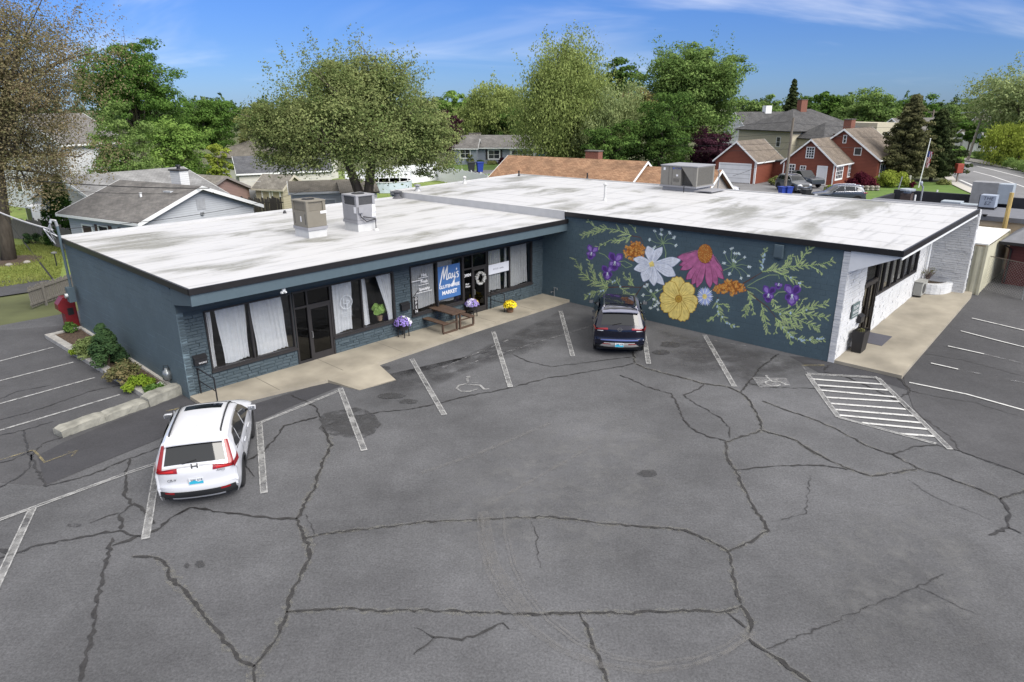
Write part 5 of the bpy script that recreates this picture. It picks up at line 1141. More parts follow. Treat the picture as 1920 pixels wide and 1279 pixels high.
# ------------------------------------------------------------------ on the roofs
tan_p = M('hvac_tan', (.185, .168, .135), .5, var=.05); gry_p = M('hvac_grey', (.27, .27, .285), .5, var=.05); dark_p = M('hvac_coil', (.10, .095, .085), .7, var=.2, scale=20); curb_w = M('curb_white', (.52, .52, .51), .6, var=.05)
label_w = M('sticker_white', (.72, .72, .74), .5, var=.05)
def rtu(label, a, b, z, sx, sy, h, body, louvre, curb=.42, rot=0.):
    o = thing('rooftop_unit', label, 'air conditioner', wor(a, b, z), TH+rot, 'rooftop air conditioners'); x, y = sx/2, sy/2
    MB().box(-x*.95, x*.95, -y*.95, y*.95, 0, curb).build('curb', curb_w, o)
    MB().box(-x*1.04, x*1.04, -y*1.04, y*1.04, curb+.001, curb+.12).build('base_rail', gry_p, o)
    z0 = curb+.121; zm = z0+(h-z0)*.60
    MB().box(-x, x, -y, y, z0, zm).build('lower_case', body, o, bevel=.01)
    MB().box(-x*.9, x*.9, -y*.9, y*.9, zm+.001, h-.06).build('coil', louvre, o)
    for cx in (-1, 1):
        for cy in (-1, 1): MB().box(cx*x-.06*cx*2, cx*x, cy*y-.12*cy, cy*y, zm+.001, h-.06).build('corner_post', body, o)
    MB().box(-x*1.03, x*1.03, -y*1.03, y*1.03, h-.06, h).build('top', body, o, bevel=.01)
    m = MB(); m.lathe((0, 0, h), [(x*.58, .001), (x*.58, .025), (x*.52, .03), (x*.5, .008)], 22); m.build('fan_ring', black_metal, o)
    return o, x, y, z0, zm, h
o, x, y, z0, zm, h = rtu('tan box air conditioner with a vertical finned top, left on the low roof', -10.1, -3.65, ZA, .86, 1.08, 1.46, tan_p, M('tan_fins', (.20, .18, .145), .6, var=.06), .30)
for k in range(12): pass
m = MB()
for k in range(16):
    yy = -y*.86 + k*(2*y*.86)/15; m.box(-x*.915, -x*.90, yy-.016, yy+.016, zm+.01, h-.07); xx = -x*.84 + k*(2*x*.84)/15; m.box(xx-.014, xx+.014, -y*.915, -y*.90, zm+.01, h-.07)
m.build('fin', tan_p, o, kind='stuff')
for (p, q, c, d) in ((-.42, -.36, .45, 1.0), (.36, .42, .45, 1.0)): MB().box(-x-.006, -x-.001, p, q, z0+.1, zm-.1).build('panel_seam', dark_p, o)
MB().box(.18, .44, -y-.006, -y-.001, zm-.12, zm-.02).build('sticker', label_w, o); MB().box(-x-.006, -x-.001, -.10, -.03, z0+.2, z0+.42).build('sticker', label_w, o)
o, x, y, z0, zm, h = rtu('grey box air conditioner with dark louvred top, right on the low roof', -7.9, -3.4, ZA, .92, 1.02, 1.50, gry_p, M('grey_louvre', (.13, .13, .135), .6, var=.1), .34)
m = MB()
for k in range(14):
    zz_ = zm+.03 + k*(h-zm-.12)/13; m.box(-x*.915, -x*.90, -y*.84, y*.84, zz_-.008, zz_+.008); m.box(-x*.84, x*.84, -y*.915, -y*.90, zz_-.008, zz_+.008)
m.build('louvre', M('louvre_dark', (.07, .07, .072), .6), o, kind='stuff')
MB().box(-.42, -.20, -y-.10, -y-.001, zm-.30, zm-.06).build('disconnect_box', gry_p, o)
for p, q, c, d in ((.30, .46, zm-.38, zm-.02), (.28, .46, z0+.1, z0+.3)): MB().box(p, q, -y-.006, -y-.001, c, d).build('sticker', label_w, o)
MB().box(-x-.006, -x-.001, -.46, -.30, zm-.32, zm-.06).build('sticker', label_w, o)
m = MB(); m.tube([(-.34, -y-.05, zm-.34), (-.32, -y-.08, z0+.15), (-.1, -y-.14, z0-.05), (.2, -y-.16, z0), (.30, -y-.16, z0+.0)], .022, 6); m.build('hose', black_metal, o)
m = MB(); m.tube([(.32, -y-.16, -.0), (.32, -y-.16, .5), (-.2, -y-.06, .62)], .022, 6); m.build('pipe', black_metal, o); m = MB(); m.lathe((.32, -y-.16, 0), [(.12, 0), (.10, .06), (.04, .09)], 12); m.build('boot', curb_w, o)
# large unit on the mural wing
za = zB(9.8, 1.6)
o = thing('rooftop_unit', 'large wide grey-brown air conditioner on the far edge of the high roof', 'air conditioner', wor(10.15, 1.72, za), TH-math.pi/2+math.pi/2, 'rooftop air conditioners'); o.scale = (.92, .95, .78)
yb = M('york_body', (.205, .195, .175), .55, var=.05)
X, Y_ = 1.05, 1.15     # half sizes: along a, along b
MB().box(-X*.9, X*.9, -Y_*.9, Y_*.9, 0, .26).build('curb', gry_p, o); MB().box(-X*1.02, X*1.02, -Y_*1.03, Y_*1.03, .261, .37).build('base_rail', gry_p, o)
m = MB(); m.box(-X, X, -.15, Y_, .371, 1.66); m.build('case', yb, o, bevel=.01)
m = MB(); m.box(-X, X, -Y_, -.95, .371, 1.66); m.build('end_case', yb, o)
m = MB(); m.add([(-X, -.151, .371), (-X, -.151, 1.66), (-X, -.95, 1.66), (-X, -.95, .371), (-X+.35, -.151, .371), (-X+.35, -.151, 1.66), (-X+.35, -.95, 1.66), (-X+.35, -.95, .371)], [(4,5,6,7)]); m.box(-X+.36, X, -.949, -.152, .371, 1.66); m.build('recess', dark_p, o)
m = MB(); m.add([(-X-.01, -.16, 1.655), (-X-.01, -.945, 1.655), (-X-.01, -.945, .5), (-X+.02, -.16, 1.655), (-X+.02, -.945, 1.655), (-X+.02, -.945, .5)], [(0,1,2),(5,4,3),(0,3,4,1),(1,4,5,2),(2,5,3,0)]); m.build('guard_panel', yb, o)
MB().box(-X*.84, X*.84, -Y_-.012, -Y_-.002, .45, 1.6).build('coil_grille', dark_p, o)
MB().box(-X*1.03, X*1.03, -Y_*1.03, Y_*1.03, 1.662, 1.74).build('top', gry_p, o, bevel=.01)
for yy in (.62, .40): MB().box(-X-.008, -X-.001, yy-.012, yy+.012, .40, 1.64).build('panel_seam', dark_p, o)
for k in range(6): MB().box(-X-.01, -X-.001, .28-k*.065-.012, .28-k*.065+.012, .62, .86).build('vent_slot', dark_p, o)
MB().box(-X-.008, -X-.001, .02, .14, 1.0, 1.12).build('sticker', label_w, o); MB().box(-X-.008, -X-.001, .86, .98, 1.38, 1.56).build('sticker', label_w, o)
lettering('YORK', M('logo_blue', (.03, .05, .22), .5, var=0), o, (-X-.012, .04, 1.53), (math.pi/2, 0, -math.pi/2), .17)
m = MB(); m.lathe((-X-.012, .33, 1.53), [(.055, -.004), (.055, .004)], 12, 'x'); m.build('logo_dot', M('logo_light_blue', (.05, .10, .42), .5, var=0), o)
m = MB(); m.tube([(-X-.35, -.6, 0), (-X-.35, -.6, .62), (-X-.05, -.6, .66)], .025, 6); m.build('pipe', black_metal, o)
m = MB(); m.box(-X*1.02, X*.6, -Y_-1.0, -Y_*1.05, .10, .16); o2 = m.build('duct_tray', gry_p, o)
def vent(name, label, u, v, z, r, h, mat, cap=True, cat='roof vent', group='roof vents'):
    d = ray(u, v); t = (z-CAM_H)/d.z; p = Vector((d.x*t, d.y*t, z)); a, b, _ = loc(p)
    if z > ZA+.1:
        for _ in range(6): z = zB(a, b); t = (z-CAM_H)/d.z; p = Vector((d.x*t, d.y*t, z)); a, b, _ = loc(p)
    o = thing(name, label, cat, p, TH, group); m = MB(); m.lathe((0, 0, 0), [(r*1.9, 0), (r*1.5, .06), (r, .12), (r, h)], 12); m.build('pipe', mat, o)
    if cap: m = MB(); m.lathe((0, 0, h+.001), [(r*.4, 0), (r*1.7, .05), (r*1.7, .10), (r*.3, .16)], 12); m.build('cap', mat, o)
    return o
vent('roof_vent', 'tall thin white plumbing vent in the middle of the high roof', 1134, 376, 4.3, .06, .72, curb_w)
vent('roof_vent', 'squat galvanised roof vent near the junction of the two roofs', 783, 358, 4.2, .12, .25, steel)
vent('roof_vent', 'short white vent near the left rear edge of the high roof', 871, 344, 4.2, .07, .3, curb_w)
vent('roof_vent', 'small dark vent pipe at the rear peak of the high roof', 973, 330, 4.2, .05, .35, black_metal, False)
vent('roof_vent', 'small dark vent pipe on the rear roof edge before the orange roof', 1101, 336, 4.2, .05, .38, black_metal, False)
vent('roof_vent', 'little black vent stub near the rear edge of the low roof', 534, 400, ZA, .05, .14, black_metal, False)
vent('roof_vent', 'black exhaust cap at the end of the parapet', 745, 372, ZA, .17, .3, M('vent_dark', (.10, .10, .11), .5))
# ================================================================== vehicles
def carpaint(name, col, metal=.0, rough=.22):
    m = M(name, col, rough, metal=metal, var=0, spec=.5); nt, b, N, L = nodes(m); b.inputs['Coat Weight'].default_value = .6; b.inputs['Coat Roughness'].default_value = .05; return m
tyre_m = M('tyre', (.018, .018, .019), .85, var=.15); rim_m = M('alloy_rim', (.34, .35, .36), .3, metal=.8, var=.05); plastic_m = M('black_trim', (.022, .023, .025), .6, var=.1)
carglass = M('car_glass', (.010, .012, .014), .05, var=0, spec=.7); red_l = M('red_lens', (.22, .008, .012), .18, var=.05, spec=.6); clear_l = M('clear_lens', (.55, .57, .6), .1, var=0, spec=.6); chrome = M('chrome', (.62, .63, .65), .15, metal=1, var=0)
PROF_SUV = [(.14,.27),(.06,.36),(.0,.48),(.0,.60),(.035,.70),(.035,.90),(.06,1.00),(.13,1.09),(.27,1.30),(.43,1.53),(.50,1.615),(.62,1.645),(.95,1.675),(1.5,1.69),(2.1,1.675),(2.5,1.61),(2.75,1.49),(3.0,1.31),(3.27,1.12),(3.42,1.07),(3.8,1.03),(4.15,.95),(4.38,.85),(4.5,.72),(4.57,.58),(4.58,.45),(4.55,.34),(4.45,.27)]
class Shell:
    def __init__(s, prof, W, L, k=4):
        P = []
        for i in range(len(prof)-1):
            p0, p1, p2, p3 = prof[max(i-1, 0)], prof[i], prof[i+1], prof[min(i+2, len(prof)-1)]
            for j in range(k):
                t = j/k; q = []
                for c in (0, 1):
                    m1, m2 = (p2[c]-p0[c])*.4, (p3[c]-p1[c])*.4
                    q.append((2*t**3-3*t*t+1)*p1[c]+(t**3-2*t*t+t)*m1+(-2*t**3+3*t*t)*p2[c]+(t**3-t*t)*m2)
                P.append(tuple(q))
        P.append(prof[-1]); s.P = P; s.W = W; s.L = L; s.N = []
        for i in range(len(P)):
            a, b = P[max(i-1, 0)], P[min(i+1, len(P)-1)]; dx, dz = b[0]-a[0], b[1]-a[1]; l = math.hypot(dx, dz) or 1; s.N.append((-dz/l, dx/l))
        s.zr = max(p[1] for p in P)
    def Y(s, x, z):
        L = s.L; u = x/L
        plan = np.interp(u, [0, .03, .09, .22, .5, .78, .9, .96, 1], [.86, .92, .975, 1, 1, .995, .95, .88, .76])
        q = z/s.zr
        tum = np.interp(q, [.15, .2, .34, .5, .60, .655, .78, .9, 1], [.93, .965, 1, .995, .985, .955, .875, .80, .74])
        if u > .72: tum = max(tum, np.interp(q, [.5, .66], [.99, .93]))
        return s.W/2*plan*tum
    def at(s, i, t, off=0.):
        i0 = int(min(max(i, 0), len(s.P)-1.001)); f = i-i0
        p = [s.P[i0][c]*(1-f)+s.P[i0+1][c]*f for c in (0, 1)]; n = [s.N[i0][c]*(1-f)+s.N[i0+1][c]*f for c in (0, 1)]
        w = abs(t); x, z = p; y = s.Y(x, z)*t; e = .075*w**6
        vert = abs(n[0])
        cur = vert*(.10 if n[0] < 0 else .22)*w*w if z < s.zr*.62 else vert*.05*w*w
        x2 = x - n[0]*(e + cur) + n[0]*off; z2 = z - n[1]*(e + (.05 if z > s.zr*.62 else .03)*w*w) + n[1]*off
        return (x2, y + (off*.5 if t > .9 else -off*.5 if t < -.9 else 0), z2)
    def idx(s, x=None, z=None, rear=True):
        best = None
        for i, p in enumerate(s.P):
            if z is not None and ((rear and p[0] > s.L*.4) or (not rear and p[0] < s.L*.6)): continue
            d = abs(p[0]-x) if x is not None else abs(p[1]-z)
            if x is not None and p[1] < s.zr*.5: continue
            if best is None or d < best[0]: best = (d, i)
        return best[1]
def wheel(car, x, y, r, side):
    o = bpy.data.objects.new('wheel', None); link(o, car); o.location = (x, y, r)
    m = MB(); m.lathe((0, 0, 0), [(r*.66, -.11), (r*.93, -.115), (r, -.085), (r, .085), (r*.93, .115), (r*.66, .11)], 26, 'y'); m.build('tyre', tyre_m, o, smooth=False)
    m = MB(); s = side; m.lathe((0, 0, 0), [(r*.66, s*.108), (r*.60, s*.10), (r*.58, s*.05), (.0, s*.05)], 20, 'y')
    for k in range(5):
        for dt in (-.13, .13):
            t = k*2*math.pi/5+dt; c, d = math.cos(t), math.sin(t); t2 = k*2*math.pi/5; hx, hz = math.cos(t2)*.05, math.sin(t2)*.05; nx, nz = -d*.022, c*.022
            m.add([(hx+nx, s*.100, hz+nz), (hx-nx, s*.100, hz-nz), (c*r*.61-nx, s*.104, d*r*.61-nz), (c*r*.61+nx, s*.104, d*r*.61+nz)], [(0, 1, 2, 3)])
    m.lathe((0, 0, 0), [(.05, s*.09), (.045, s*.108)], 10, 'y'); m.build('rim', rim_m, o)
    return o
def suv(name, label, cat, at, rz, paint, Lc=4.6, Wc=1.86, Hc=1.69, style='white', group=None, fine=True):
    o = thing(name, label, cat, at, rz, group)
    kx, kz = Lc/4.6, Hc/1.69
    sh = Shell([(x*kx, z*kz) for x, z in PROF_SUV], Wc, Lc, 3 if not fine else 4)
    nP = len(sh.P); T = [-1, -.96, -.9, -.8, -.6, -.3, 0, .3, .6, .8, .9, .96, 1]
    rw, wr = .365*kz, [.90*kx, 3.58*kx]; ar = rw+.055
    m = MB(); nt_ = len(T)
    m.add([sh.at(i, t) for i in range(nP) for t in T], [(i*nt_+j, i*nt_+j+1, (i+1)*nt_+j+1, (i+1)*nt_+j) for i in range(nP-1) for j in range(nt_-1)])
    rows = 16
    for sd in (-1, 1):
        vs = []; 
        for i in range(nP):
            ex, ey, ez = sh.at(i, sd); u = (i/(nP-1)); xs = .16*kx + (Lc-.34*kx)*(np.clip(ex/Lc, .03, .97)-.03)/.94
            for r_ in range(rows+1):
                f = r_/rows; x = ex*(1-f)+xs*f; z = ez*(1-f)+.25*kz*f; y = sd*sh.Y(x, z)
                if r_ == 0: x, y, z = ex, ey, ez
                elif r_ == 1: y = (y+ey)/2 if abs(ey) < abs(y) else y
                vs.append((x, y, z))
        fs = []
        for i in range(nP-1):
            for r_ in range(rows):
                q = [i*(rows+1)+r_, i*(rows+1)+r_+1, (i+1)*(rows+1)+r_+1, (i+1)*(rows+1)+r_]
                cx, cz = sum(vs[k][0] for k in q)/4, sum(vs[k][2] for k in q)/4
                if any((cx-w)**2+(cz-rw)**2 < ar*ar for w in wr): continue
                fs.append(tuple(q if sd == 1 else q[::-1]))
        m.add(vs, fs)
    body = m.build('body', paint, o, smooth=True)
    MB().box(.3*kx, Lc-.35*kx, -Wc*.42, Wc*.42, .2, .5).build('underbody', plastic_m, o)
    for w in wr:
        for sd in (-1, 1):
            yw = sd*(sh.Y(w, rw)-.125); wheel(o, w, yw, rw, sd)
            m = MB(); vs = []
            for k in range(19):
                t = R(-14 + k*208/18); c, d = math.cos(t), math.sin(t)
                for rr_, dy in ((ar-.03, -.14), (ar-.03, .012), (ar+.045, .012), (ar+.06, -.01)):
                    x, z = w+rr_*c, rw+rr_*d; vs.append((x, sd*(sh.Y(x, max(z, .3))+dy), z))
            m.add(vs, [(k*4+j, k*4+4+j, k*4+5+j, k*4+1+j) for k in range(18) for j in range(3)]); m.build('wheel_arch', plastic_m, o)
            m = MB(); m.lathe((w, yw-sd*.12, rw), [(ar*.98, -.04), (ar*.98, .0)], 16, 'y'); m.build('wheel_well', black_metal, o)
    def patch(nm, i0, i1, t0, t1, mat, off=.006, nu=8, nv=8, parent=None, shape=None):
        m = MB(); m.grid(lambda u, v: sh.at(i0+(i1-i0)*u, (t0+(t1-t0)*v) if shape is None else shape(u, v), off), nu, nv); return m.build(nm, mat, parent or o, smooth=True)
    def side(nm, poly, mat, sd, off=.007, parent=None):
        P = [(x*kx, z*kz) for x, z in poly]; c = (sum(p[0] for p in P)/len(P), sum(p[1] for p in P)/len(P)); m = MB(); n = len(P)
        dens = []
        for (x0, z0), (x1, z1) in zip(P, P[1:]+P[:1]): dens += [(x0+(x1-x0)*j/3, z0+(z1-z0)*j/3) for j in range(3)]
        n = len(dens); pts = []
        for f in (1, .55): pts += [(c[0]+(x-c[0])*f, z_c) for x, z_c in [(x, c[1]+(z-c[1])*f) for x, z in dens]]
        vs = [(x, sd*(sh.Y(x, z)+off), z) for x, z in [(c[0]+(x-c[0])*f, c[1]+(z-c[1])*f) for f in (1, .55) for x, z in dens]] + [(c[0], sd*(sh.Y(*c)+off), c[1])]
        fs = [(i, (i+1) % n, n+(i+1) % n, n+i) for i in range(n)] + [(n+i, n+(i+1) % n, 2*n) for i in range(n)]
        m.add(vs, fs); return m.build(nm, mat, parent or o, smooth=True)
    zi = lambda z: sh.idx(z=z*kz); xi = lambda x: sh.idx(x=x*kx)
    # glass
    rg = patch('rear_window', zi(1.13), zi(1.54), -.80, .80, carglass, .008)
    wsh = patch('windscreen', xi(3.22), xi(2.50), -.88, .88, carglass, .008)
    for sd in (-1, 1):
        for poly in ([(3.02,1.13),(2.72,1.36),(2.42,1.53),(2.05,1.555),(2.06,1.115)], [(1.98,1.115),(1.98,1.558),(1.45,1.55),(1.18,1.53),(1.12,1.125)], [(1.06,1.13),(1.11,1.52),(.86,1.46),(.66,1.30),(.62,1.20)]): side('side_window', poly, carglass, sd)
        side('window_trim', [(3.06,1.10),(3.06,1.122),(.60,1.165),(.60,1.145)], chrome, sd, .010)
        for xx in (2.02, 1.09): side('door_seam', [(xx,1.10),(xx+.016,1.10),(xx+.016+(.0 if xx > 2 else .10),.42),(xx+(.0 if xx > 2 else .10),.42)], plastic_m, sd, .005)
        side('door_seam', [(3.0,1.08),(3.014,1.08),(3.06,.42),(3.046,.42)], plastic_m, sd, .005)
        side('sill_cladding', [(1.3,.26),(3.2,.26),(3.2,.42),(1.3,.42)], plastic_m, sd, .02)
        for xx in (2.14, 1.32):
            y = sd*(sh.Y(xx*kx, .98*kz)+.03); MB().box(xx*kx, (xx+.22)*kx, y-.02, y+.015, .965*kz, 1.0*kz).build('door_handle', paint, o, bevel=.01)
        mo = bpy.data.objects.new('mirror', None); link(mo, o); mo.location = (2.88*kx, sd*(sh.Y(2.9*kx, 1.1*kz)+.0), 1.10*kz)
        m = MB(); m.add([(x*sc, sd*(.10+.13*yy)+0*sc, .09+zz) for x, sc, zs in ((-.04, 1, 1), (.10, .9, .7)) for yy, zz in ((-.5, -.07*zs), (1, -.06*zs), (1, .06*zs), (-.5, .075*zs))], [(0,1,2,3),(4,7,6,5),(0,4,5,1),(1,5,6,2),(2,6,7,3),(3,7,4,0)]); m.build('housing', paint, mo, smooth=False, bevel=.02)
        m = MB(); m.box(-.05, -.041, min(sd*.05, sd*.21), max(sd*.05, sd*.21), .04, .145); m.build('glass', M('mirror_glass', (.45, .47, .5), .05, metal=.9, var=0), mo)
        MB().box(-.01, .06, min(0, sd*.07), max(0, sd*.07), .02, .06).build('arm', plastic_m, mo)
        # roof rail
        m = MB(); P = [sh.at(xi(x), sd*.80, .035) for x in (.75, 1.2, 1.7, 2.2, 2.45)]; P = [sh.at(xi(.66), sd*.80, .0)] + P + [sh.at(xi(2.55), sd*.80, 0)]; m.tube(P, .022 if style == 'white' else .03, 6); m.build('roof_rail', plastic_m if style == 'white' else chrome, o)
        # lights
        lm = red_l
        if style == 'white':
            patch('tail_light', zi(1.02), zi(1.52), sd*.83, sd*1.0, lm, .012, shape=lambda u, v, sd=sd: sd*((.845+.02*u) + (.145-.045*u)*v))
            patch('tail_light', zi(.955), zi(1.06), sd*.46, sd*1.0, lm, .014); patch('light_lens', zi(.985), zi(1.02), sd*.55, sd*.95, M('bright_red_lens', (.45, .02, .02), .2, var=0), .02)
            side('tail_light', [(.05,.96),(.40,1.0),(.48,1.16),(.30,1.10),(.10,1.08)], lm, sd, .012)
            patch('reflector', zi(.44), zi(.51), sd*.62, sd*.88, lm, .026)
        else:
            patch('tail_light', zi(.97), zi(1.045), sd*.50, sd*1.0, lm, .014); patch('reverse_light', zi(.94), zi(.967), sd*.70, sd*.94, clear_l, .016)
            side('tail_light', [(.04,.97),(.42,.98),(.45,1.06),(.08,1.06)], lm, sd, .012)
            patch('reflector', zi(.47), zi(.50), sd*.38, sd*.72, lm, .040)
        patch('headlight', sh.idx(z=.88*kz, rear=False), sh.idx(z=.76*kz, rear=False), sd*.55, sd*.98, clear_l, .012)
    gi = lambda z: sh.idx(z=z*kz, rear=False)
    patch('grille', gi(.82), gi(.62), -.5, .5, plastic_m, .012); patch('front_bumper', gi(.52), gi(.34), -.8, .8, plastic_m, .012)
    # rear end
    zb = zi(.28)
    if style == 'white':
        patch('rear_bumper', 0, zi(.52), -1, 1, plastic_m, .022); patch('bumper_lip', zi(.27), zi(.335), -.7, .7, paint, .03)
        patch('chrome_bar', zi(1.055), zi(1.085), -.83, .83, chrome, .018); patch('sunroof', xi(1.98), xi(2.36), -.62, .62, carglass, .008)
    else:
        patch('rear_bumper', 0, zi(.40), -1, 1, plastic_m, .020); patch('skid_plate', zi(.395), zi(.53), -.82, .82, M('silver_trim', (.50, .49, .47), .4, metal=.4, var=.05), .034, shape=lambda u, v: (2*v-1)*(.86-.22*u)); patch('bumper_line', zi(.60), zi(.645), -.80, .80, M('blue_highlight', (.10, .13, .30), .25, metal=.4, var=0), .014)
        patch('panoramic_roof', xi(.98), xi(2.4), -.72, .72, M('roof_glass', (.012, .012, .02), .04, var=0, spec=.8), .010)
    m = MB(); i0 = zi(1.56); 
    P = [sh.at(zi(1.56), t, .0) for t in (-.86, -.5, 0, .5, .86)]
    m.add([(x-.14, y, z+.005) for x, y, z in P] + [(x+.24, y, z+.105-abs(y)*.03) for x, y, z in P] + [(x-.14, y, z-.025) for x, y, z in P] + [(x+.1, y, z-.03) for x, y, z in P], [(i, i+1, 6+i, 5+i) for i in range(4)] + [(10+i, 11+i, 1+i, i)[::-1] for i in range(4)] + [(15+i, 16+i, 11+i, 10+i) for i in range(4)] + [(0, 5, 15, 10), (4, 14, 19, 9)])
    m.build('spoiler', paint if style == 'white' else M('spoiler_grey', (.22, .23, .30), .25, metal=.5, var=0), o)
    if style == 'white':
        m = MB(); m.add([(1.02, -.02, sh.zr-.02), (1.02, .02, sh.zr-.02), (.84, .025, sh.zr-.03), (.84, -.025, sh.zr-.03), (.87, 0, sh.zr+.07)], [(0,1,4),(1,2,4),(2,3,4),(3,0,4)]); m.build('antenna_fin', paint, o)
    def rear_pt(z, t, off): return sh.at(zi(z), t, off)
    m = MB(); p, q = rear_pt(1.15, .32, .022), rear_pt(1.17, -.06, .022); m.tube([p, q], .013, 5); m.build('wiper', black_metal, o)
    zp = .74 if style == 'white' else .475
    x, y, z = rear_pt(zp, 0, .05 if style != 'white' else .03); pl = bpy.data.objects.new('licence_plate', None); link(pl, o); pl.location = (x, 0, z); pl.rotation_euler = (0, 0, -math.pi/2)
    MB().box(-.155, .155, -.006, .006, -.078, .078).build('plate', M('plate_white', (.62, .64, .66), .5, var=0), pl)
    m = MB(); m.add([(-.15, -.008, -.07), (.15, -.008, -.07), (.15, -.008, .0), (.05, -.008, -.02), (-.04, -.008, .03), (-.15, -.008, -.01)], [(0,1,2,3,4,5)]); m.build('wave_print', M('plate_blue', (.03, .36, .52), .5, var=0), pl)
    lettering('WV 618', M('plate_ink', (.03, .04, .08), .5, var=0), pl, (.01, -.010, .03), FR, .075)
    rot = (math.pi/2, 0, -math.pi/2)
    if style == 'white':
        x, y, z = rear_pt(1.07, 0, .03); MB().box(x-.01, x, -.075, -.045, z-.065, z+.065).build('emblem_bar', chrome, o); MB().box(x-.01, x, .045, .075, z-.065, z+.065).build('emblem_bar', chrome, o); MB().box(x-.009, x-.001, -.045, .045, z-.012, z+.012).build('emblem_bar', chrome, o)
        x, y, z = rear_pt(.80, .62, .012); lettering('CR-V', M('badge_dark', (.10, .10, .11), .3, metal=.6, var=0), o, (x-.02, y, z), rot, .085); x, y, z = rear_pt(.92, -.66, .012); lettering('AWD', MATS['badge_dark'], o, (x-.02, y, z), rot, .075, shear=.3)
    elif fine:
        x, y, z = rear_pt(1.0, 0, .02); m = MB(); 
        vs = []
        for k in range(21): t = k*math.pi/10; vs += [(x-.012, .085*math.cos(t), z+.075*math.sin(t)), (x-.012, .062*math.cos(t), z+.053*math.sin(t))]
        m.add(vs, [(2*k, 2*k+1, 2*k+3, 2*k+2) for k in range(20)]); m.box(x-.013, x-.005, -.10, .10, z-.012, z+.012); m.build('emblem_ring', chrome, o)
    return o
white_car = carpaint('white_paint', (.58, .59, .62)); navy_car = carpaint('navy_paint', (.004, .005, .016), .3, .15); grey_car = carpaint('grey_paint', (.10, .11, .125), .5, .3); char_car = carpaint('charcoal_paint', (.06, .07, .085), .5, .3)
pr = gp(372, 938); pf = gp(462, 806); c0 = (gp(303, 935)+gp(448, 912))/2
d = gp(470, 824)-gp(450, 912); az = math.atan2(d.y, d.x)
suv('suv_car', 'white SUV parked crooked at the front-left corner of the lot, tail towards us', 'car', gp(377, 955), az+R(1), white_car, 4.62, 1.88, 1.69)
d = Vector((.02, 1, 0)); suv('suv_car', 'navy blue SUV parked nose-in against the flower mural', 'car', gp(1160, 670), R(83), navy_car, 4.95, 1.98, 1.78, style='navy')
g1 = gp(1516, 363); suv('suv_car', 'dark grey SUV facing us on the drive of the red house', 'car', (g1.x-1.2, g1.y+4.6, 0), R(-78), grey_car, 4.6, 1.9, 1.75, 'navy', fine=False)
g2 = gp(1613, 381.5); suv('station_wagon', 'charcoal wagon seen from its side, just over the white roof edge', 'car', (g2.x+.4, g2.y+.3, -.02), R(176), char_car, 4.9, 1.9, 1.75, 'navy', fine=False)
g3 = gp(1382, 365); suv('hatchback_car', 'white car half hidden behind the grey gable by the garage', 'car', (g3.x-3.9, g3.y+1, 0), R(-20), white_car, 4.3, 1.75, 1.5, 'navy', fine=False)
# pickup behind the grey SUV
o = thing('pickup_truck', 'dark pickup truck parked right behind the grey SUV', 'car', (g1.x+1.15, g1.y+9.2, 0), R(-72)); 
m = MB(); 
def hull(m, secs):
    n = len(secs[0]); m.add([p for s in secs for p in s], [(i*n+j, i*n+(j+1) % n, (i+1)*n+(j+1) % n, (i+1)*n+j) for i in range(len(secs)-1) for j in range(n)] + [tuple(range(n))[::-1], tuple(range((len(secs)-1)*n, len(secs)*n))])
sec = lambda x, w, z0, z1: [(x, -w, z0), (x, w, z0), (x, w*1.02, (z0+z1)/2), (x, w*.94, z1), (x, -w*.94, z1), (x, -w*1.02, (z0+z1)/2)]
hull(m, [sec(0, .93, .5, 1.05), sec(.1, .97, .42, 1.1), sec(2.0, .97, .42, 1.1), sec(3.9, .97, .42, 1.12), sec(4.9, .95, .45, 1.08), sec(5.2, .85, .5, .95)]); m.build('body', char_car, o)
m = MB(); hull(m, [sec(1.75, .86, 1.1, 1.12), sec(1.85, .82, 1.1, 1.72), sec(3.0, .82, 1.1, 1.76), sec(3.75, .84, 1.1, 1.14)]); m.build('cab', carglass, o); MB().box(1.95, 2.95, -.74, .74, 1.73, 1.78).build('roof', char_car, o, bevel=.02)
for x in (1.0, 4.2):
    for s in (-1, 1): wheel(o, x, s*.86, .38, s)
# ================================================================== houses, sheds and fences around
W_GREY = clap('siding_pale_grey', (.43, .45, .48)); W_WHITE = clap('siding_white', (.62, .63, .64)); W_CREAM = clap('siding_cream', (.52, .51, .46)); W_RED = clap('siding_red', (.185, .052, .030), .16, .8, dark=.5); W_TAN = clap('siding_tan', (.40, .36, .27), .2); W_BLUE = clap('siding_blue_grey', (.27, .30, .35)); W_BEIGE = M('stucco_beige', (.47, .43, .33), .85, var=.06)
W_DRED = clap('siding_dark_red', (.085, .018, .018), .14, .8)
S_GREY = shingle('shingle_grey', (.125, .12, .115), (.18, .17, .16), .15, .35); S_DARK = shingle('shingle_slate', (.075, .078, .088), (.11, .112, .12)); S_BROWN = shingle('shingle_brown', (.14, .115, .09), (.18, .148, .12)); S_ORNG = shingle('shingle_rust', (.21, .115, .065), (.32, .19, .11), .14, .28); S_MOSS = shingle('shingle_weathered', (.15, .14, .12), (.22, .205, .18)); S_CHAR = shingle('shingle_charcoal', (.06, .06, .062), (.09, .088, .088)); S_TAUPE = shingle('shingle_taupe', (.13, .118, .098), (.165, .15, .125)); S_PALE = shingle('shingle_pale', (.20, .20, .20), (.26, .26, .26))
win_dark = M('house_glass', (.03, .035, .042), .08, var=0, spec=.7)
shut_dark = M('dark_shutter', (.03, .028, .03), .6); shut_brown = M('brown_shutter', (.065, .035, .03), .6)
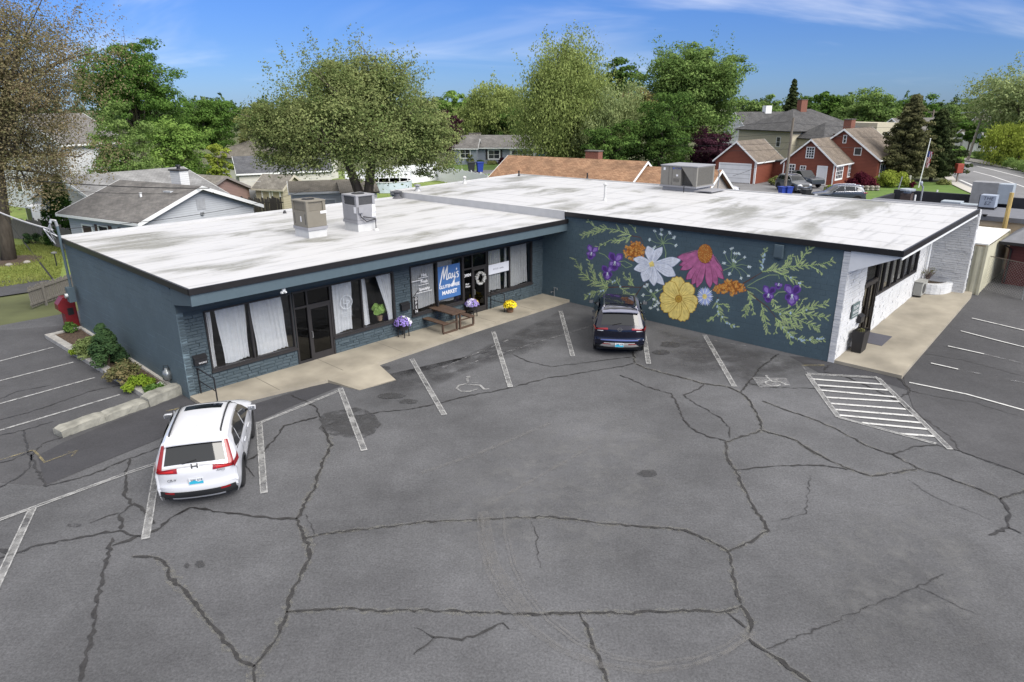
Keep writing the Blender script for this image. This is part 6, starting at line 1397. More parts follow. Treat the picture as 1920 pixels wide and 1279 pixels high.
brick_m = M('chimney_brick', (.20, .085, .06), .9, var=.3, scale=14); door_white = M('door_white', (.66, .67, .68), .5, var=.03); garage_w = clap('garage_door_white', (.66, .67, .68), .5, .4)
brown_door = M('brown_door', (.05, .03, .026), .5)
def face_map(f, L, Wd):
    return {'f': lambda s, d: (s, -d), 'b': lambda s, d: (L-s, Wd+d), 'l': lambda s, d: (-d, s), 'r': lambda s, d: (L+d, s)}[f]
def fbox(m, fm, s0, s1, d0, d1, z0, z1):
    a, b = fm(s0, d0), fm(s1, d1); m.box(a[0], b[0], a[1], b[1], z0, z1)
def hwin(o, L, Wd, f, s, z, w, h, shut=None, grid=(1, 2), fr=None, pn=None):
    fm = face_map(f, L, Wd); m = MB(); t = max(.07, w*.1); fr = fr or white_trim
    fbox(m, fm, s-w/2-t, s+w/2+t, .0, .05, z-h/2-t, z-h/2); fbox(m, fm, s-w/2-t, s+w/2+t, .0, .05, z+h/2, z+h/2+t); fbox(m, fm, s-w/2-t, s-w/2, 0, .05, z-h/2, z+h/2); fbox(m, fm, s+w/2, s+w/2+t, 0, .05, z-h/2, z+h/2)
    wi = m.build('window', fr, o); m = MB()
    for i in range(1, grid[0]): x = s-w/2+w*i/grid[0]; fbox(m, fm, x-.025, x+.025, .012, .04, z-h/2, z+h/2)
    for j in range(1, grid[1]): y = z-h/2+h*j/grid[1]; fbox(m, fm, s-w/2, s+w/2, .012, .041, y-.022, y+.022)
    m.build('muntin', fr, wi)
    m = MB(); fbox(m, fm, s-w/2, s+w/2, .002, .012, z-h/2, z+h/2); m.build('pane', pn or win_dark, wi)
    if shut:
        for sg in (-1, 1): m = MB(); c = s+sg*(w/2+t+.17); fbox(m, fm, c-.16, c+.16, 0, .035, z-h/2-t, z+h/2+t); m.build('shutter', shut, o)
    return wi
def hdoor(o, L, Wd, f, s, w, h, mat, fr=None, name='door', z0=0.):
    fm = face_map(f, L, Wd); m = MB(); t = .11
    fbox(m, fm, s-w/2-t, s-w/2, 0, .05, z0, z0+h+t); fbox(m, fm, s+w/2, s+w/2+t, 0, .05, z0, z0+h+t); fbox(m, fm, s-w/2, s+w/2, 0, .05, z0+h, z0+h+t); d = m.build(name, fr or white_trim, o)
    m = MB(); fbox(m, fm, s-w/2, s+w/2, .002, .022, z0, z0+h); m.build('panel', mat, d); return d
def roof_slab(name, quad, th, mat, parent):
    """a sloping roof sheet with thickness; UV in metres along eave and slope"""
    q = [Vector(p) for p in quad]; n = (q[1]-q[0]).cross(q[3]-q[0]).normalized()
    me = bpy.data.meshes.new(name); vs = [tuple(p) for p in q] + [tuple(p - n*th) for p in q]
    me.from_pydata(vs, [], [(0,1,2,3),(7,6,5,4),(0,4,5,1),(1,5,6,2),(2,6,7,3),(3,7,4,0)])
    uvl = me.uv_layers.new(name='UVMap'); e = (q[1]-q[0]).normalized(); sl = n.cross(e)
    for lp in me.loops: p = Vector(vs[lp.vertex_index])-q[0]; uvl.data[lp.index].uv = (p.dot(e), p.dot(sl))
    me.materials.append(mat); o = bpy.data.objects.new(name, me); link(o, parent); return o
def gable(o, L, Wd, he, hr, wall, roof, oh=.3, trim=None, x0=0., y0=0., rake=True, fn='wall'):
    trim = trim or white_trim; m = MB(); ym = Wd/2; th = .12
    m.add([(x0+x, y0+y, z) for x in (0, L) for y, z in ((0, -.1), (Wd, -.1), (Wd, he), (ym, hr), (0, he))], [(0,1,2,3,4)[::-1], (5,6,7,8,9), (0,5,9,4), (1,2,7,6), (2,3,8,7), (4,9,8,3)]); w = m.build(fn, wall, o)
    sl = (hr-he)/ym; ze = he-oh*sl+.06
    roof_slab('roof', [(x0-oh, y0-oh, ze+th), (x0+L+oh, y0-oh, ze+th), (x0+L+oh, y0+ym, hr+.06+th), (x0-oh, y0+ym, hr+.06+th)], th, roof, o)
    roof_slab('roof', [(x0+L+oh, y0+Wd+oh, ze+th), (x0-oh, y0+Wd+oh, ze+th), (x0-oh, y0+ym, hr+.06+th), (x0+L+oh, y0+ym, hr+.06+th)], th, roof, o)
    if rake:
        for xx in (x0-oh-.03, x0+L+oh+.0):
            for ya, yb in ((y0-oh-.02, y0+ym), (y0+Wd+oh+.02, y0+ym)):
                m = MB(); zA_, zB_ = ze+th+.01, hr+.07+th
                m.add([(xx, ya, zA_-.22), (xx, yb, zB_-.22), (xx, yb, zB_), (xx, ya, zA_), (xx+.03, ya, zA_-.22), (xx+.03, yb, zB_-.22), (xx+.03, yb, zB_), (xx+.03, ya, zA_)], [(0,1,2,3),(7,6,5,4),(0,4,5,1),(1,5,6,2),(2,6,7,3),(3,7,4,0)]); m.build('rake_board', trim, o)
        for yy in (y0-oh-.05, y0+Wd+oh+.01): m = MB(); m.box(x0-oh, x0+L+oh, yy, yy+.04, ze-.05, ze+th-.02); m.build('gutter', trim, o)
    return w
def chimney(o, x, y, z0, z1, w, d, mat=None, pot=False, cap=None):
    c = MB().box(x-w/2, x+w/2, y-d/2, y+d/2, z0, z1).build('chimney', mat or brick_m, o)
    MB().box(x-w/2-.06, x+w/2+.06, y-d/2-.06, y+d/2+.06, z1+.001, z1+.09).build('cap', cap or M('chimney_cap', (.12, .11, .10), .8), c)
    if pot: m = MB(); m.lathe((x, y, z1+.09), [(.12, 0), (.10, .12), (.17, .16), (.15, .26)], 10); m.build('flue', black_metal, c)
def house(label, at, ang, cat='house', name='house', group=None): return thing(name, label, cat, (at[0], at[1], at[2] if len(at) > 2 else 0), R(ang), group)
# left: grey ranch
o = house('grey ranch house with a white-clad chimney on its weathered roof, behind the low roof', (-27.6, 43.0), -30); L, Wd = 7.5, 7.9
gable(o, L, Wd, 2.65, 4.12, W_GREY, S_GREY, .45)
chimney(o, 5.0, 4.6, 3.4, 5.05, .95, .62, W_WHITE, True, M('dark_cap', (.05, .05, .05), .6)); m = MB(); m.lathe((4.4, 2.2, 3.3), [(.07, 0), (.07, .55), (.09, .6)], 8); m.build('vent_pipe', white_trim, o); MB().box(5.6, 6.3, 2.9, 3.5, 3.92, 4.0).build('skylight', M('skylight', (.5, .52, .55), .2, var=0), o)
hdoor(o, L, Wd, 'f', 1.9, .95, 2.0, brown_door); hwin(o, L, Wd, 'f', 3.6, 1.6, .9, .95, shut_brown); hwin(o, L, Wd, 'f', 6.0, 1.6, .9, .95, shut_brown); hwin(o, L, Wd, 'f', 7.6, 1.7, .6, .7)
fm = face_map('r', L, Wd); m = MB(); fbox(m, fm, 3.7, 4.3, 0, .03, 2.85, 3.5)
for k in range(6): fbox(m, fm, 3.74, 4.26, .03, .045, 2.9+k*.1, 2.93+k*.1)
m.build('gable_vent', M('vent_grey', (.36, .37, .39), .7), o); hwin(o, L, Wd, 'r', 2.2, 1.5, 1.0, 1.1); hwin(o, L, Wd, 'r', 5.8, 1.5, 1.0, 1.1)
m = MB(); fbox(m, fm, 3.85, 4.05, 0, .15, 2.55, 2.7); m.build('lamp', steel, o)
# cream house behind it
o = house('cream clapboard house with a low broad gable beside the twin arborvitae', (-27.3, 46.9), 58); L, Wd = 9.0, 10.2; gable(o, L, Wd, 2.35, 4.1, W_CREAM, S_PALE, .3)
hwin(o, L, Wd, 'l', 7.6, 1.25, 1.2, 1.2); hwin(o, L, Wd, 'l', 4.0, 1.3, .9, 1.1); fm = face_map('l', L, Wd); m = MB(); fbox(m, fm, 4.9, 5.5, 0, .04, 3.0, 3.35); m.build('gable_vent', white_trim, o)
m = MB(); m.add([(-.9, 8.7, 0), (-.9, 9.6, 0), (0, 10.0, 0), (0, 8.2, 0), (-.9, 8.7, 2.0), (-.9, 9.6, 2.0), (0, 10.0, 2.1), (0, 8.2, 2.1)], [(0,1,5,4),(1,2,6,5),(3,0,4,7),(4,5,6,7)]); bay = m.build('bay_window', white_trim, o); MB().box(-.93, -.905, 8.8, 9.5, .75, 1.85).build('pane', win_dark, bay)
# tall white house far left
o = house('tall white two-storey house half hidden by the reddish tree', (-37.6, 60.0), 58); L, Wd = 5, 13; gable(o, L, Wd, 5.9, 8.2, W_WHITE, S_GREY, .4); hwin(o, L, Wd, 'l', 2.6, 4.9, 1.0, 1.5, shut_dark); hwin(o, L, Wd, 'l', 6.5, 5.0, 1.0, 1.4); hwin(o, L, Wd, 'l', 9.5, 2.2, 1.0, 1.4)
o = house('old low outbuilding with a mossy roof under the maple trees', (-31.6, 61.5), -28, 'outbuilding', 'outbuilding'); gable(o, 6.4, 5, 1.9, 3.05, clap('siding_faded_red', (.24, .16, .14)), S_MOSS, .3, M('old_trim', (.22, .2, .19)))
o = house('brown hip-roofed bungalow behind the trees left of the spreading tree', (-38.0, 88.5), -22); 
def hip(o, L, Wd, he, hr, wall, roof, oh=.5, x0=0, y0=0, inset=None):
    MB().box(x0, x0+L, y0, y0+Wd, -.1, he).build('wall', wall, o); i = Wd/2 if inset is None else inset; a = (x0-oh, y0-oh, he); b = (x0+L+oh, y0-oh, he); c = (x0+L+oh, y0+Wd+oh, he); d = (x0-oh, y0+Wd+oh, he); p = (x0+i, y0+Wd/2, hr); q = (x0+L-i, y0+Wd/2, hr)
    for f in ((a, b, q, p), (c, d, p, q), (b, c, q, q), (d, a, p, p)): 
        if f[2] == f[3]: f = (f[0], f[1], tuple(Vector(f[2])+Vector((.001, .001, 0))), f[2])
        roof_slab('roof', f, .14, roof, o)
hip(o, 13, 9, 3.0, 5.2, W_CREAM, S_TAUPE); hwin(o, 13, 9, 'f', 2.5, 1.7, 1.2, 1.2); hwin(o, 13, 9, 'l', 4, 1.7, 1.1, 1.2)
o = house('long house with a slate-blue roof left of the tan shed', (-26.9, 69.5), 24); gable(o, 9, 6.5, 2.55, 3.9, W_CREAM, S_DARK, .25); hwin(o, 9, 6.5, 'l', 3.2, 1.6, 1.0, 1.1); hwin(o, 9, 6.5, 'f', 4.5, 1.6, 1.2, 1.1)
o = house('tan garden shed with a brown door beside the white fence panel', (-22.9, 62.6), -20, 'shed', 'garden_shed'); gable(o, 2.9, 3.0, 1.95, 2.9, W_TAN, S_MOSS, .25, M('tan_trim', (.5, .46, .38))); hdoor(o, 3.2, 3.4, 'f', 1.1, .7, 1.7, M('tan_door', (.36, .32, .22), .6)); hdoor(o, 3.2, 3.4, 'f', 2.2, .7, 1.7, MATS['tan_door']); 
o = house('small white L-shaped garage just behind the low roof edge', (-16.9, 53.6), 18, 'garage', 'garage'); L, Wd = 5.4, 3.2
gable(o, L, Wd, 2.5, 3.12, W_WHITE, S_TAUPE, .2); gable(o, 2.6, 4.2, 2.5, 3.08, W_WHITE, S_TAUPE, .2, x0=3.7, y0=-1.7, rake=False); hwin(o, L, Wd, 'l', 1.5, 1.75, .55, .9, fr=W_WHITE); hdoor(o, L, Wd, 'f', 2.0, 2.4, 1.9, W_GREY, name='garage_door')
# ranch across the street
o = house('grey-blue ranch house across the street with white windows and a blue door', (-8.3, 114.5), -6); L, Wd = 18, 9
gable(o, L, Wd, 2.5, 4.1, W_BLUE, S_GREY, .4); gable(o, 3.6, 4.0, 2.5, 3.7, W_BLUE, S_GREY, .3, x0=-.6, y0=-1.6)
def hw2(s, w, n): hwin(o, L, Wd, 'f', s, 1.45, w, 1.25, shut_dark if n < 3 else None, (n, 2))
hw2(5.6, 1.7, 2); hw2(10.2, 3.4, 4); hdoor(o, L, Wd, 'f', 13.2, 1.1, 2.2, M('blue_door', (.05, .16, .32), .5)); fm = face_map('f', L, Wd)
wi = hwin(o, L, Wd, 'f', 1.2, 1.7, 1.5, 1.3, None, (2, 2)); wi.location = (0, -1.62, 0); hdoor(o, L, Wd, 'f', 15.8, 2.6, 2.2, M('garage_dark', (.08, .06, .05)), name='garage_door')
chimney(o, 1.8, 5.0, 3.2, 4.5, 1.9, .8, M('field_stone', (.28, .26, .22), .9, var=.4, scale=6))
# rust roofed building right behind the high roof
o = house('low building with rust-coloured shingle roofs right behind the high white roof', (-1.8, 64.1), -36, 'building', 'low_building'); GB = clap('siding_taupe', (.34, .31, .28))
gable(o, 13.6, 6.2, 2.5, 4.25, GB, S_ORNG, .35); gable(o, 6.3, 5.4, 2.4, 3.85, GB, S_ORNG, .35, x0=13.6, y0=.4); chimney(o, 8.0, 4.6, 3.2, 4.95, 1.3, .8)
m = MB(); m.tube([(20.3, 2.3, 1.0), (20.3, 2.3, 3.9), (20.25, 2.1, 4.1)], .05, 6); m.build('service_mast', steel, o)
# red houses
o = house('red clapboard garage with a wide white door', (28.5, 82.2), 46.6, 'garage', 'garage'); gable(o, 7, 5.1, 2.5, 4.6, W_RED, S_BROWN, .25); hdoor(o, 7, 5.1, 'l', 2.55, 3.9, 2.15, garage_w, name='garage_door')
m = MB(); m.tube([(.02, -.06, 0), (.02, -.06, 2.4), (-.1, -.2, 2.5)], .05, 6); m.build('downspout', white_trim, o); MB().box(-.02, .0, 0, .14, 0, 2.45).build('corner_board', white_trim, o)
o = house('red clapboard house with brown roofs and white trimmed windows', (36.6, 79.7), 46.6); L, Wd = 6.5, 5.9; gable(o, L, Wd, 2.35, 4.9, W_RED, S_BROWN, .25)
hwin(o, L, Wd, 'l', 2.95, 3.55, .8, 1.1, None, (3, 4)); hwin(o, L, Wd, 'l', 5.0, 1.45, .9, 1.3, None, (3, 4)); hwin(o, L, Wd, 'l', 3.55, 1.4, .55, 1.2, None, (2, 4)); hdoor(o, L, Wd, 'l', 1.35, .95, 2.05, door_white); hwin(o, L, Wd, 'f', 1.6, 1.35, 2.0, 1.25, None, (4, 3)); hwin(o, L, Wd, 'f', 5.2, 1.35, 1.3, 1.25, None, (4, 3))
for yy in (0, Wd-.14): MB().box(-.025, .0, yy, yy+.14, 0, 2.3).build('corner_board', white_trim, o)
gable(o, 9.5, 8.4, 2.75, 5.9, W_RED, S_BROWN, .3, x0=5.4, y0=-2.9); chimney(o, 10.6, 2.6, 5.0, 7.0, 1.5, .9); hw = hwin(o, L, Wd, 'l', -.5, 3.55, .7, .75, None, (1, 1)); hw.location = (5.4, 0, 0); hw = hwin(o, L, Wd, 'l', 1.15, 4.9, .28, .8, None, (1, 2)); hw.location = (5.4, 0, 0)
for s in (7.2, 9.2, 11.2): hw = hwin(o, L, Wd, 'f', s, 1.35, 1.5, 1.5, None, (2, 1)); hw.location = (0, -2.9, 0)
MB().box(1.0, 4.4, Wd+.0, Wd+1.9, -.1, 2.3).build('breezeway', W_RED, o); MB().box(.8, 4.6, Wd-.1, Wd+2.1, 2.31, 2.45).build('breezeway_roof', S_CHAR, o)
# big beige house behind
o = house('large beige house with dark hip roofs and a tall chimney, behind the red houses', (43.5, 110.5), 20); hip(o, 14, 13, 4.9, 8.1, W_BEIGE, S_CHAR, .6, inset=5.2); hip(o, 8.6, 6, 3.9, 6.2, W_BEIGE, S_CHAR, .4, x0=1.2, y0=-5.2, inset=2.8)
chimney(o, 6.5, 6, 7.2, 9.5, 1.2, 1.0); chimney(o, 3.4, -5.6, 0, 4.6, 1.0, .8)
for s, z in ((1.9, 2.9), (6.2, 3.0), (8.6, 3.0)): w = hwin(o, 15, 13, 'f', s, z, .8, 1.4); w.location = (0, -5.2, 0)
hwin(o, 15, 13, 'f', 12.4, 3.2, .8, 1.3); hwin(o, 15, 13, 'l', 3, 3.2, .8, 1.4)
m = MB(); m.add([(14.1, -2.5, -.1), (20.0, -2.5, -.1), (20.0, 8, -.1), (14.1, 8, -.1), (14.1, -2.5, 6.0), (18.4, -2.5, 6.0), (18.4, 8, 6.0), (14.1, 8, 6.0)], [(0,1,5,4),(1,2,6,5),(2,3,7,6),(3,0,4,7),(4,5,6,7)]); m.build('side_wing', W_BEIGE, o); w = hwin(o, 15, 13, 'f', 16.3, 3.7, .9, 1.6); w.location = (0, -2.5, 0)
for i, (lab, at_, ang, L, Wd, he, hr, ww, rr_) in enumerate((('white house with a grey roof and cupola in the far left row', (49.0, 150), 12, 13, 9, 4.4, 7.2, W_WHITE, S_CHAR), ('small white house with a bright gable in front of the cupola house', (47.0, 139), 40, 9, 6, 2.4, 4.6, W_WHITE, S_DARK), ('low white flat-roofed porch building near the beige house', (50.5, 128), 10, 6, 4, 1.9, 2.3, W_WHITE, S_PALE),
    ('grey-roofed house glimpsed behind the two conifers', (71, 128), 15, 9, 8, 3.6, 6.2, W_CREAM, S_GREY), ('grey steep-roofed house by the far corner of the street', (82.5, 146), 25, 8, 7, 3.6, 7.0, W_WHITE, S_GREY), ('brown-roofed house between the roadside trees on the right', (96, 140), 30, 8, 8, 3.2, 7.5, W_BEIGE, S_BROWN), ('white garage with a low wide front at the far corner', (88.0, 137), -5, 9, 5, 2.2, 3.4, W_WHITE, S_PALE))):
    o = house(lab, at_, ang); gable(o, L, Wd, he, hr, ww, rr_, .3); 
    for s in (L*.25, L*.7): hwin(o, L, Wd, 'f', s, he*.55, 1.0, 1.2)
    hwin(o, L, Wd, 'l', Wd/2, he*.6, .9, 1.2)
    if i == 0: MB().box(6.6, 8.0, 3.8, 5.2, 7.0, 8.6).build('cupola', white_trim, o)
    if i == 3: pass
# --- tan building with the black roof
TB = thing('flat_roofed_building', 'tan flat-roofed building with a black parapet on the right edge', 'building', wor(18, 8.6, .2), TH)
def tl(a, b, z): return (a-18, b-8.6, z-.2)
def tbox(nm, a0, a1, b0, b1, z0, z1, mat, par=TB, **k): m = MB(True); m.box(a0-18, a1-18, b0-8.6, b1-8.6, z0-.2, z1-.2); return m.build(nm, mat, par, **k)
tan_w = M('tan_masonry', (.60, .49, .34), .85, var=.06, scale=1.2, bump=.2); dark_roof = M('dark_roof', (.075, .078, .09), .8, var=.15, scale=1); blk = M('black_parapet', (.018, .019, .024), .7, var=.2)
tw = tbox('wall', 18.0, 18.3, 8.6, 30, -.3, 3.12, tan_w)
for k in range(9): tbox('block_course', 17.996, 18.0, 8.6, 30, .45+k*.3, .455+k*.3, M('tan_joint', (.46, .37, .25)), tw, kind='stuff')
tbox('eave_board', 17.85, 18.0, 8.5, 30, 3.10, 3.32, M('grey_fascia', (.13, .135, .15), .6)); m = MB(True); m.add([tl(17.85, 8.5, 3.33), tl(20.5, 8.5, 3.50), tl(20.5, 30, 3.50), tl(17.85, 30, 3.33), tl(17.85, 8.5, 3.25), tl(20.5, 8.5, 2.9), tl(20.5, 30, 2.9), tl(17.85, 30, 3.25)], [(0,3,2,1),(4,5,6,7),(0,1,5,4),(1,2,6,5),(2,3,7,6)]); m.build('roof', M('grey_roof', (.14, .145, .165), .7, var=.1), TB)
tbox('flat_roof', 20.51, 24.6, 8.5, 30, 2.8, 3.0, dark_roof); tbox('parapet', 24.6, 24.9, 8.4, 30, .0, 3.62, blk); tbox('parapet', 20.6, 24.6, 8.3, 8.5, 0, 3.4, blk)
b, z = walla(1843, 433, 18); fr = tbox('blocked_window', 17.97, 18.0, b-.45, b+.45, z-.28, z+.28, M('brick_infill', (.42, .33, .21), .9, var=.2, scale=12)); tbox('sill', 17.93, 18.0, b-.5, b+.5, z-.4, z-.32, tan_w)
m = MB(True); c = tl(17.85, b-.05, z+.75); m.lathe((c[0], -c[1]*-1, c[2]), [(.05, 0), (.14, .12)], 8); m.build('wall_lamp', black_metal, TB)
def on_tan(nm, lab, u, v, zr, fn, cat='roof equipment'):
    d = ray(u, v); t = (zr-CAM_H)/d.z; p = Vector((d.x*t, d.y*t, zr)); o = thing(nm, lab, cat, p, TH); fn(o); return o
lg = M('unit_blue_grey', (.33, .37, .41), .5, var=.06)
def f1(o): 
    o.scale = (.85, .85, .85); MB().box(-.45, .45, -.42, .42, .12, .85).build('case', M('unit_sign_grey', (.30, .34, .41), .5, var=.15, scale=3), o); MB().box(-.47, .47, -.44, .44, 0, .119).build('base', black_metal, o); MB().box(-.47, -.449, .425, .46, .1, .87).build('trim', black_metal, o)
    for s_, zz_ in (('THE', .66), ('EZ', .36)): lettering(s_, M('marker_ink', (.03, .035, .06), .6, var=0), o, (-.455, -.02, zz_), (math.pi/2, 0, -math.pi/2), .30, shear=.15)
on_tan('rooftop_unit', 'grey-blue rooftop unit with THE EZ hand-lettered on its side', 1851, 391, 3.45, f1, 'air conditioner')
def f2(o): MB().box(-.5, .5, -.8, .5, 0, 1.25).build('case', M('unit_grey', (.24, .24, .24), .5, var=.1), o); MB().box(-.45, .48, -1.5, -.801, 0.1, 1.2).build('hood', lg, o)
on_tan('rooftop_unit', 'tall dark grey rooftop unit just behind the hand-lettered one', 1838, 381, 3.2, f2, 'air conditioner')
def f3(o): MB().box(-.4, .4, -.62, .42, 0, .36).build('case', lg, o, bevel=.02); MB().box(-.35, .35, -1.5, -.621, 0, .27).build('side_case', lg, o, bevel=.02)
on_tan('rooftop_unit', 'low pale blue box unit on the black roof, left of the lettered one', 1780, 388, 3.01, f3, 'air conditioner')
def f4(o):
    m = MB(); m.box(-.28, .28, -.28, .28, 0, .75); m.build('duct', M('rusty_duct', (.07, .05, .045), .7, var=.4, scale=4), o); m = MB(); m.lathe((0, 0, .76), [(.20, 0), (.20, .12), (.42, .14), (.42, .24), (.1, .28)], 14); m.build('hood', lg, o)
on_tan('exhaust_fan', 'rusty exhaust fan with a pale mushroom cap on the black roof', 1697, 386, 3.01, f4)
def f5(o):
    m = MB(); m.tube([(0, 0, 0), (0, 0, 1.15), (-.12, .1, 1.32)], .05, 7); m.build('pipe', steel, o); m = MB(); m.lathe((-.12, .1, 1.3), [(.07, 0), (.09, .1), (.05, .2)], 8); m.build('cap', lg, o)
on_tan('vent_mast', 'bent steel mast with a blue-grey cap on the black roof', 1724, 388, 3.01, f5, 'vent pipe')
def f6(o): m = MB(); m.lathe((0, 0, 0), [(.09, 0), (.05, .08), (.05, .5)], 8); m.build('pipe', white_trim, o)
for u, v, lab in ((1714, 381, 'white vent pipe between the rusty fan and the bent mast'), (1755, 371, 'white vent pipe at the foot of the black parapet'), (1906, 389, 'short white vent pipe right of the yellow pole')): on_tan('vent_pipe', lab, u, v, 3.01, f6, 'vent pipe')
q = wor(17.55, 15.58); o = thing('timber_pole', 'yellowish timber pole rising in front of the tan wall', 'pole', (q.x, q.y, gz(q.x, q.y)), TH); m = MB(); m.tube([(0, 0, -.1), (0, 0, 4.1-.2)], [.12, .10], 10); m.build('shaft', M('yellow_timber', (.40, .29, .11), .85, var=.3, scale=5, stretch=(3, 3, .4)), o); m = MB(); m.lathe((-.12, 0, .9), [(.09, -.06), (.09, .04)], 10, 'x'); m.build('meter', black_metal, o)
# container
cm = M('container_cream', (.50, .48, .36), .6, var=.10, scale=2); q = wor(11.65, 15.95); o = thing('shipping_container', 'cream corrugated shipping container behind the white end wall', 'container', (q.x, q.y, .50), TH)
m = MB(); Lc, Wc, Hc = 5.2, 2.44, 2.30
def corr(n, fn):
    prev = None
    for i in range(n+1):
        t = i/n; d = .035 if (i//2) % 2 else 0
        cur = (fn(t, d, 0), fn(t, d, Hc))
        if prev: m.add([prev[0], cur[0], cur[1], prev[1]], [(0, 1, 2, 3)])
        prev = cur
corr(60, lambda t, d, z: (Lc*t, d, .1+z*.95)); corr(28, lambda t, d, z: (d, Wc*(1-t), .1+z*.95)); m.build('wall', cm, o)
MB().box(-.01, Lc, .0, Wc, Hc+.06, Hc+.12).build('roof', M('container_white', (.68, .68, .66), .6, var=.1), o)
for x in (0, Lc-.1):
    for y in (-.02, Wc-.08): MB().box(x-.02, x+.1, y, y+.1, 0, Hc+.07).build('corner_post', cm, o)
for y in (.5, .9, 1.6, 2.0): m = MB(); m.tube([(-.05, y, .1), (-.05, y, 2.2)], .02, 6); m.build('lock_rod', steel, o)
MB().box(-.045, -.035, 1.05, 1.32, .9, 1.1).build('placard', M('orange_placard', (.45, .20, .05), .6), o)
# red shed on the right edge
q = Vector((23.2, 31.9)); o = house('dark red clapboard shed with a grey roof on the right edge', (23.25, 31.7, gz(23.25, 31.7)-.02), -43.4, 'shed', 'shed')
L, Wd = 5, 4.6; MB().box(0, L, 0, Wd, -.1, 2.0).build('wall', W_DRED, o); roof_slab('roof', [(-.35, -.35, 2.05), (L, -.35, 2.05), (L, Wd/2, 2.95), (-.35+1.2, Wd/2, 2.95)], .1, M('shed_roof', (.15, .155, .17), .7, var=.12), o); roof_slab('roof', [(-.35, Wd+.3, 2.05), (-.35, -.35, 2.05), (.85, Wd/2, 2.95), (.86, Wd/2+.01, 2.95)], .1, MATS['shed_roof'], o)
MB().box(-.4, L, -.45, -.36, 1.93, 2.06).build('gutter', black_metal, o); m = MB(); m.tube([(-.2, -.4, 1.95), (.1, -.1, 1.7), (.1, -.06, .1)], .04, 6); m.build('downspout', black_metal, o); MB().box(1.0, 1.35, -.01, -.0, .75, 1.05).build('notice', M('notice', (.45, .42, .42), .6), o)
# chain link fence
o = thing('chain_link_fence', 'grey chain-link fence on the right beyond the lot', 'fence', wor(13.0, 15.6, gz(*wor(13, 15.6)[:2])), TH-R(28))
m = MB(); LF, HF = 9.0, 1.55
for k in range(int((LF+HF)/.13)):
    for sg in (0, 1):
        s = k*.13-HF; a0 = max(0, s); z0 = a0-s; a1 = min(LF, s+HF); z1 = a1-s
        if a1 > a0: m.tube([(0, -a0, z0 if not sg else HF-z0), (0, -a1, z1 if not sg else HF-z1)], .0032, 3, False)
m.build('wire_mesh', M('chain_wire', (.30, .31, .31), .5, metal=.4), o, kind='stuff')
for k in range(5): m = MB(); m.tube([(.03, -k*2.2, -.1), (.03, -k*2.2, HF+.08)], .03, 7); m.build('post', steel, o)
m = MB(); m.tube([(.0, .1, HF), (.0, -LF, HF)], .02, 6); m.build('top_rail', M('rusty_rail', (.10, .085, .075), .7), o)
# fences on the left: every board its own piece
fw = M('grey_fence_wood', (.15, .14, .125), .95, var=.3, scale=3, stretch=(6, 6, .4)); fw2 = M('dark_fence_wood', (.085, .075, .065), .95, var=.3, scale=3, stretch=(6, 6, .4)); pvc = M('white_vinyl_fence', (.68, .69, .71), .5, var=.04)
def fence(label, p, q, h, mat, bw=.11, gap=.015, point=True, post=2.4, cap=300, z=0., name='wooden_fence', joined=False):
    p, q = Vector((p[0], p[1], z)), Vector((q[0], q[1], z)); d = q-p; o = thing(name, label, 'fence', p, math.atan2(d.y, d.x)); Lf = d.length; r = random.Random(int(Lf*100))
    me = []
    for k in range(4):
        m = MB(); hh = h*(1-.02*k)
        m.add([(0, -.012, .04), (bw, -.012, .04), (bw, -.012, hh-.06), (bw*.5, -.012, hh if point else hh-.06), (0, -.012, hh-.06), (0, .012, .04), (bw, .012, .04), (bw, .012, hh-.06), (bw*.5, .012, hh if point else hh-.06), (0, .012, hh-.06)], [(0,1,2,3,4),(9,8,7,6,5),(0,5,6,1),(1,6,7,2),(2,7,8,3),(3,8,9,4),(4,9,5,0)]); me.append(m.mesh('board', mat))
    n = int(Lf/(bw+gap)); rest = MB()
    for k in range(n):
        x = k*(bw+gap)
        if joined or k >= cap: rest.box(x, x+bw, -.012, .012, .04, h*r.uniform(.97, 1))
        else: put('board', me[k % 4], o, (x, r.uniform(-.008, .008), r.uniform(-.02, .02)), (0, r.uniform(-.01, .01), 0))
    if rest.v: rest.build('board', mat, o, kind='stuff')
    for zz_ in (h*.2, h*.82): MB().box(0, Lf, .013, .06, zz_-.045, zz_+.045).build('rail', mat, o)
    for k in range(int(Lf/post)+1): MB().box(k*post-.05, k*post+.05, .013, .10, -.1, h*1.02).build('post', mat, o)
    return o
P0, P1 = gp(58, 580), gp(150, 546); f_ = fence('short weathered picket fence beside the rear corner of the blue wall', (P1.x, P1.y), (P0.x, P0.y), 1.05, fw, .10, .025); 
m = MB(); m.add([(.2, -.05, .95), (1.6, -.05, .35+.5), (1.6, -.05, .75+.25), (.2, -.05, 1.05)], [(0,1,2,3)])
fence('weathered stockade fence at the far side of the left lawn', (-37.5, 49.5), (-27.9, 46.3), 1.5, fw, .14, .012, z=.0)
fence('weathered board fence between the arborvitae and the grey ranch house', (-33.2, 47.8), (-28.0, 43.6), 1.6, fw, .14, .01, False)
fence('long grey board fence behind the pool, left of the tan shed', (-31.5, 65.5), (-24.6, 65.0), 1.9, fw, .15, .012, False)
fence('dark brown stockade fence behind the low roof, right of the ranch gable', (-23.0, 53.2), (-17.4, 53.0), 2.35, fw2, .11, .012)
fence('pale board fence in front of the slate-roofed house', (-26.5, 68.0), (-22.5, 68.2), 1.6, M('pale_fence_wood', (.33, .31, .28), .9, var=.2), .15, .012, False)
fence('white vinyl fence panel beside the tan shed', (-24.7, 64.2), (-23.2, 63.6), 2.0, pvc, .3, .006, False, 3)
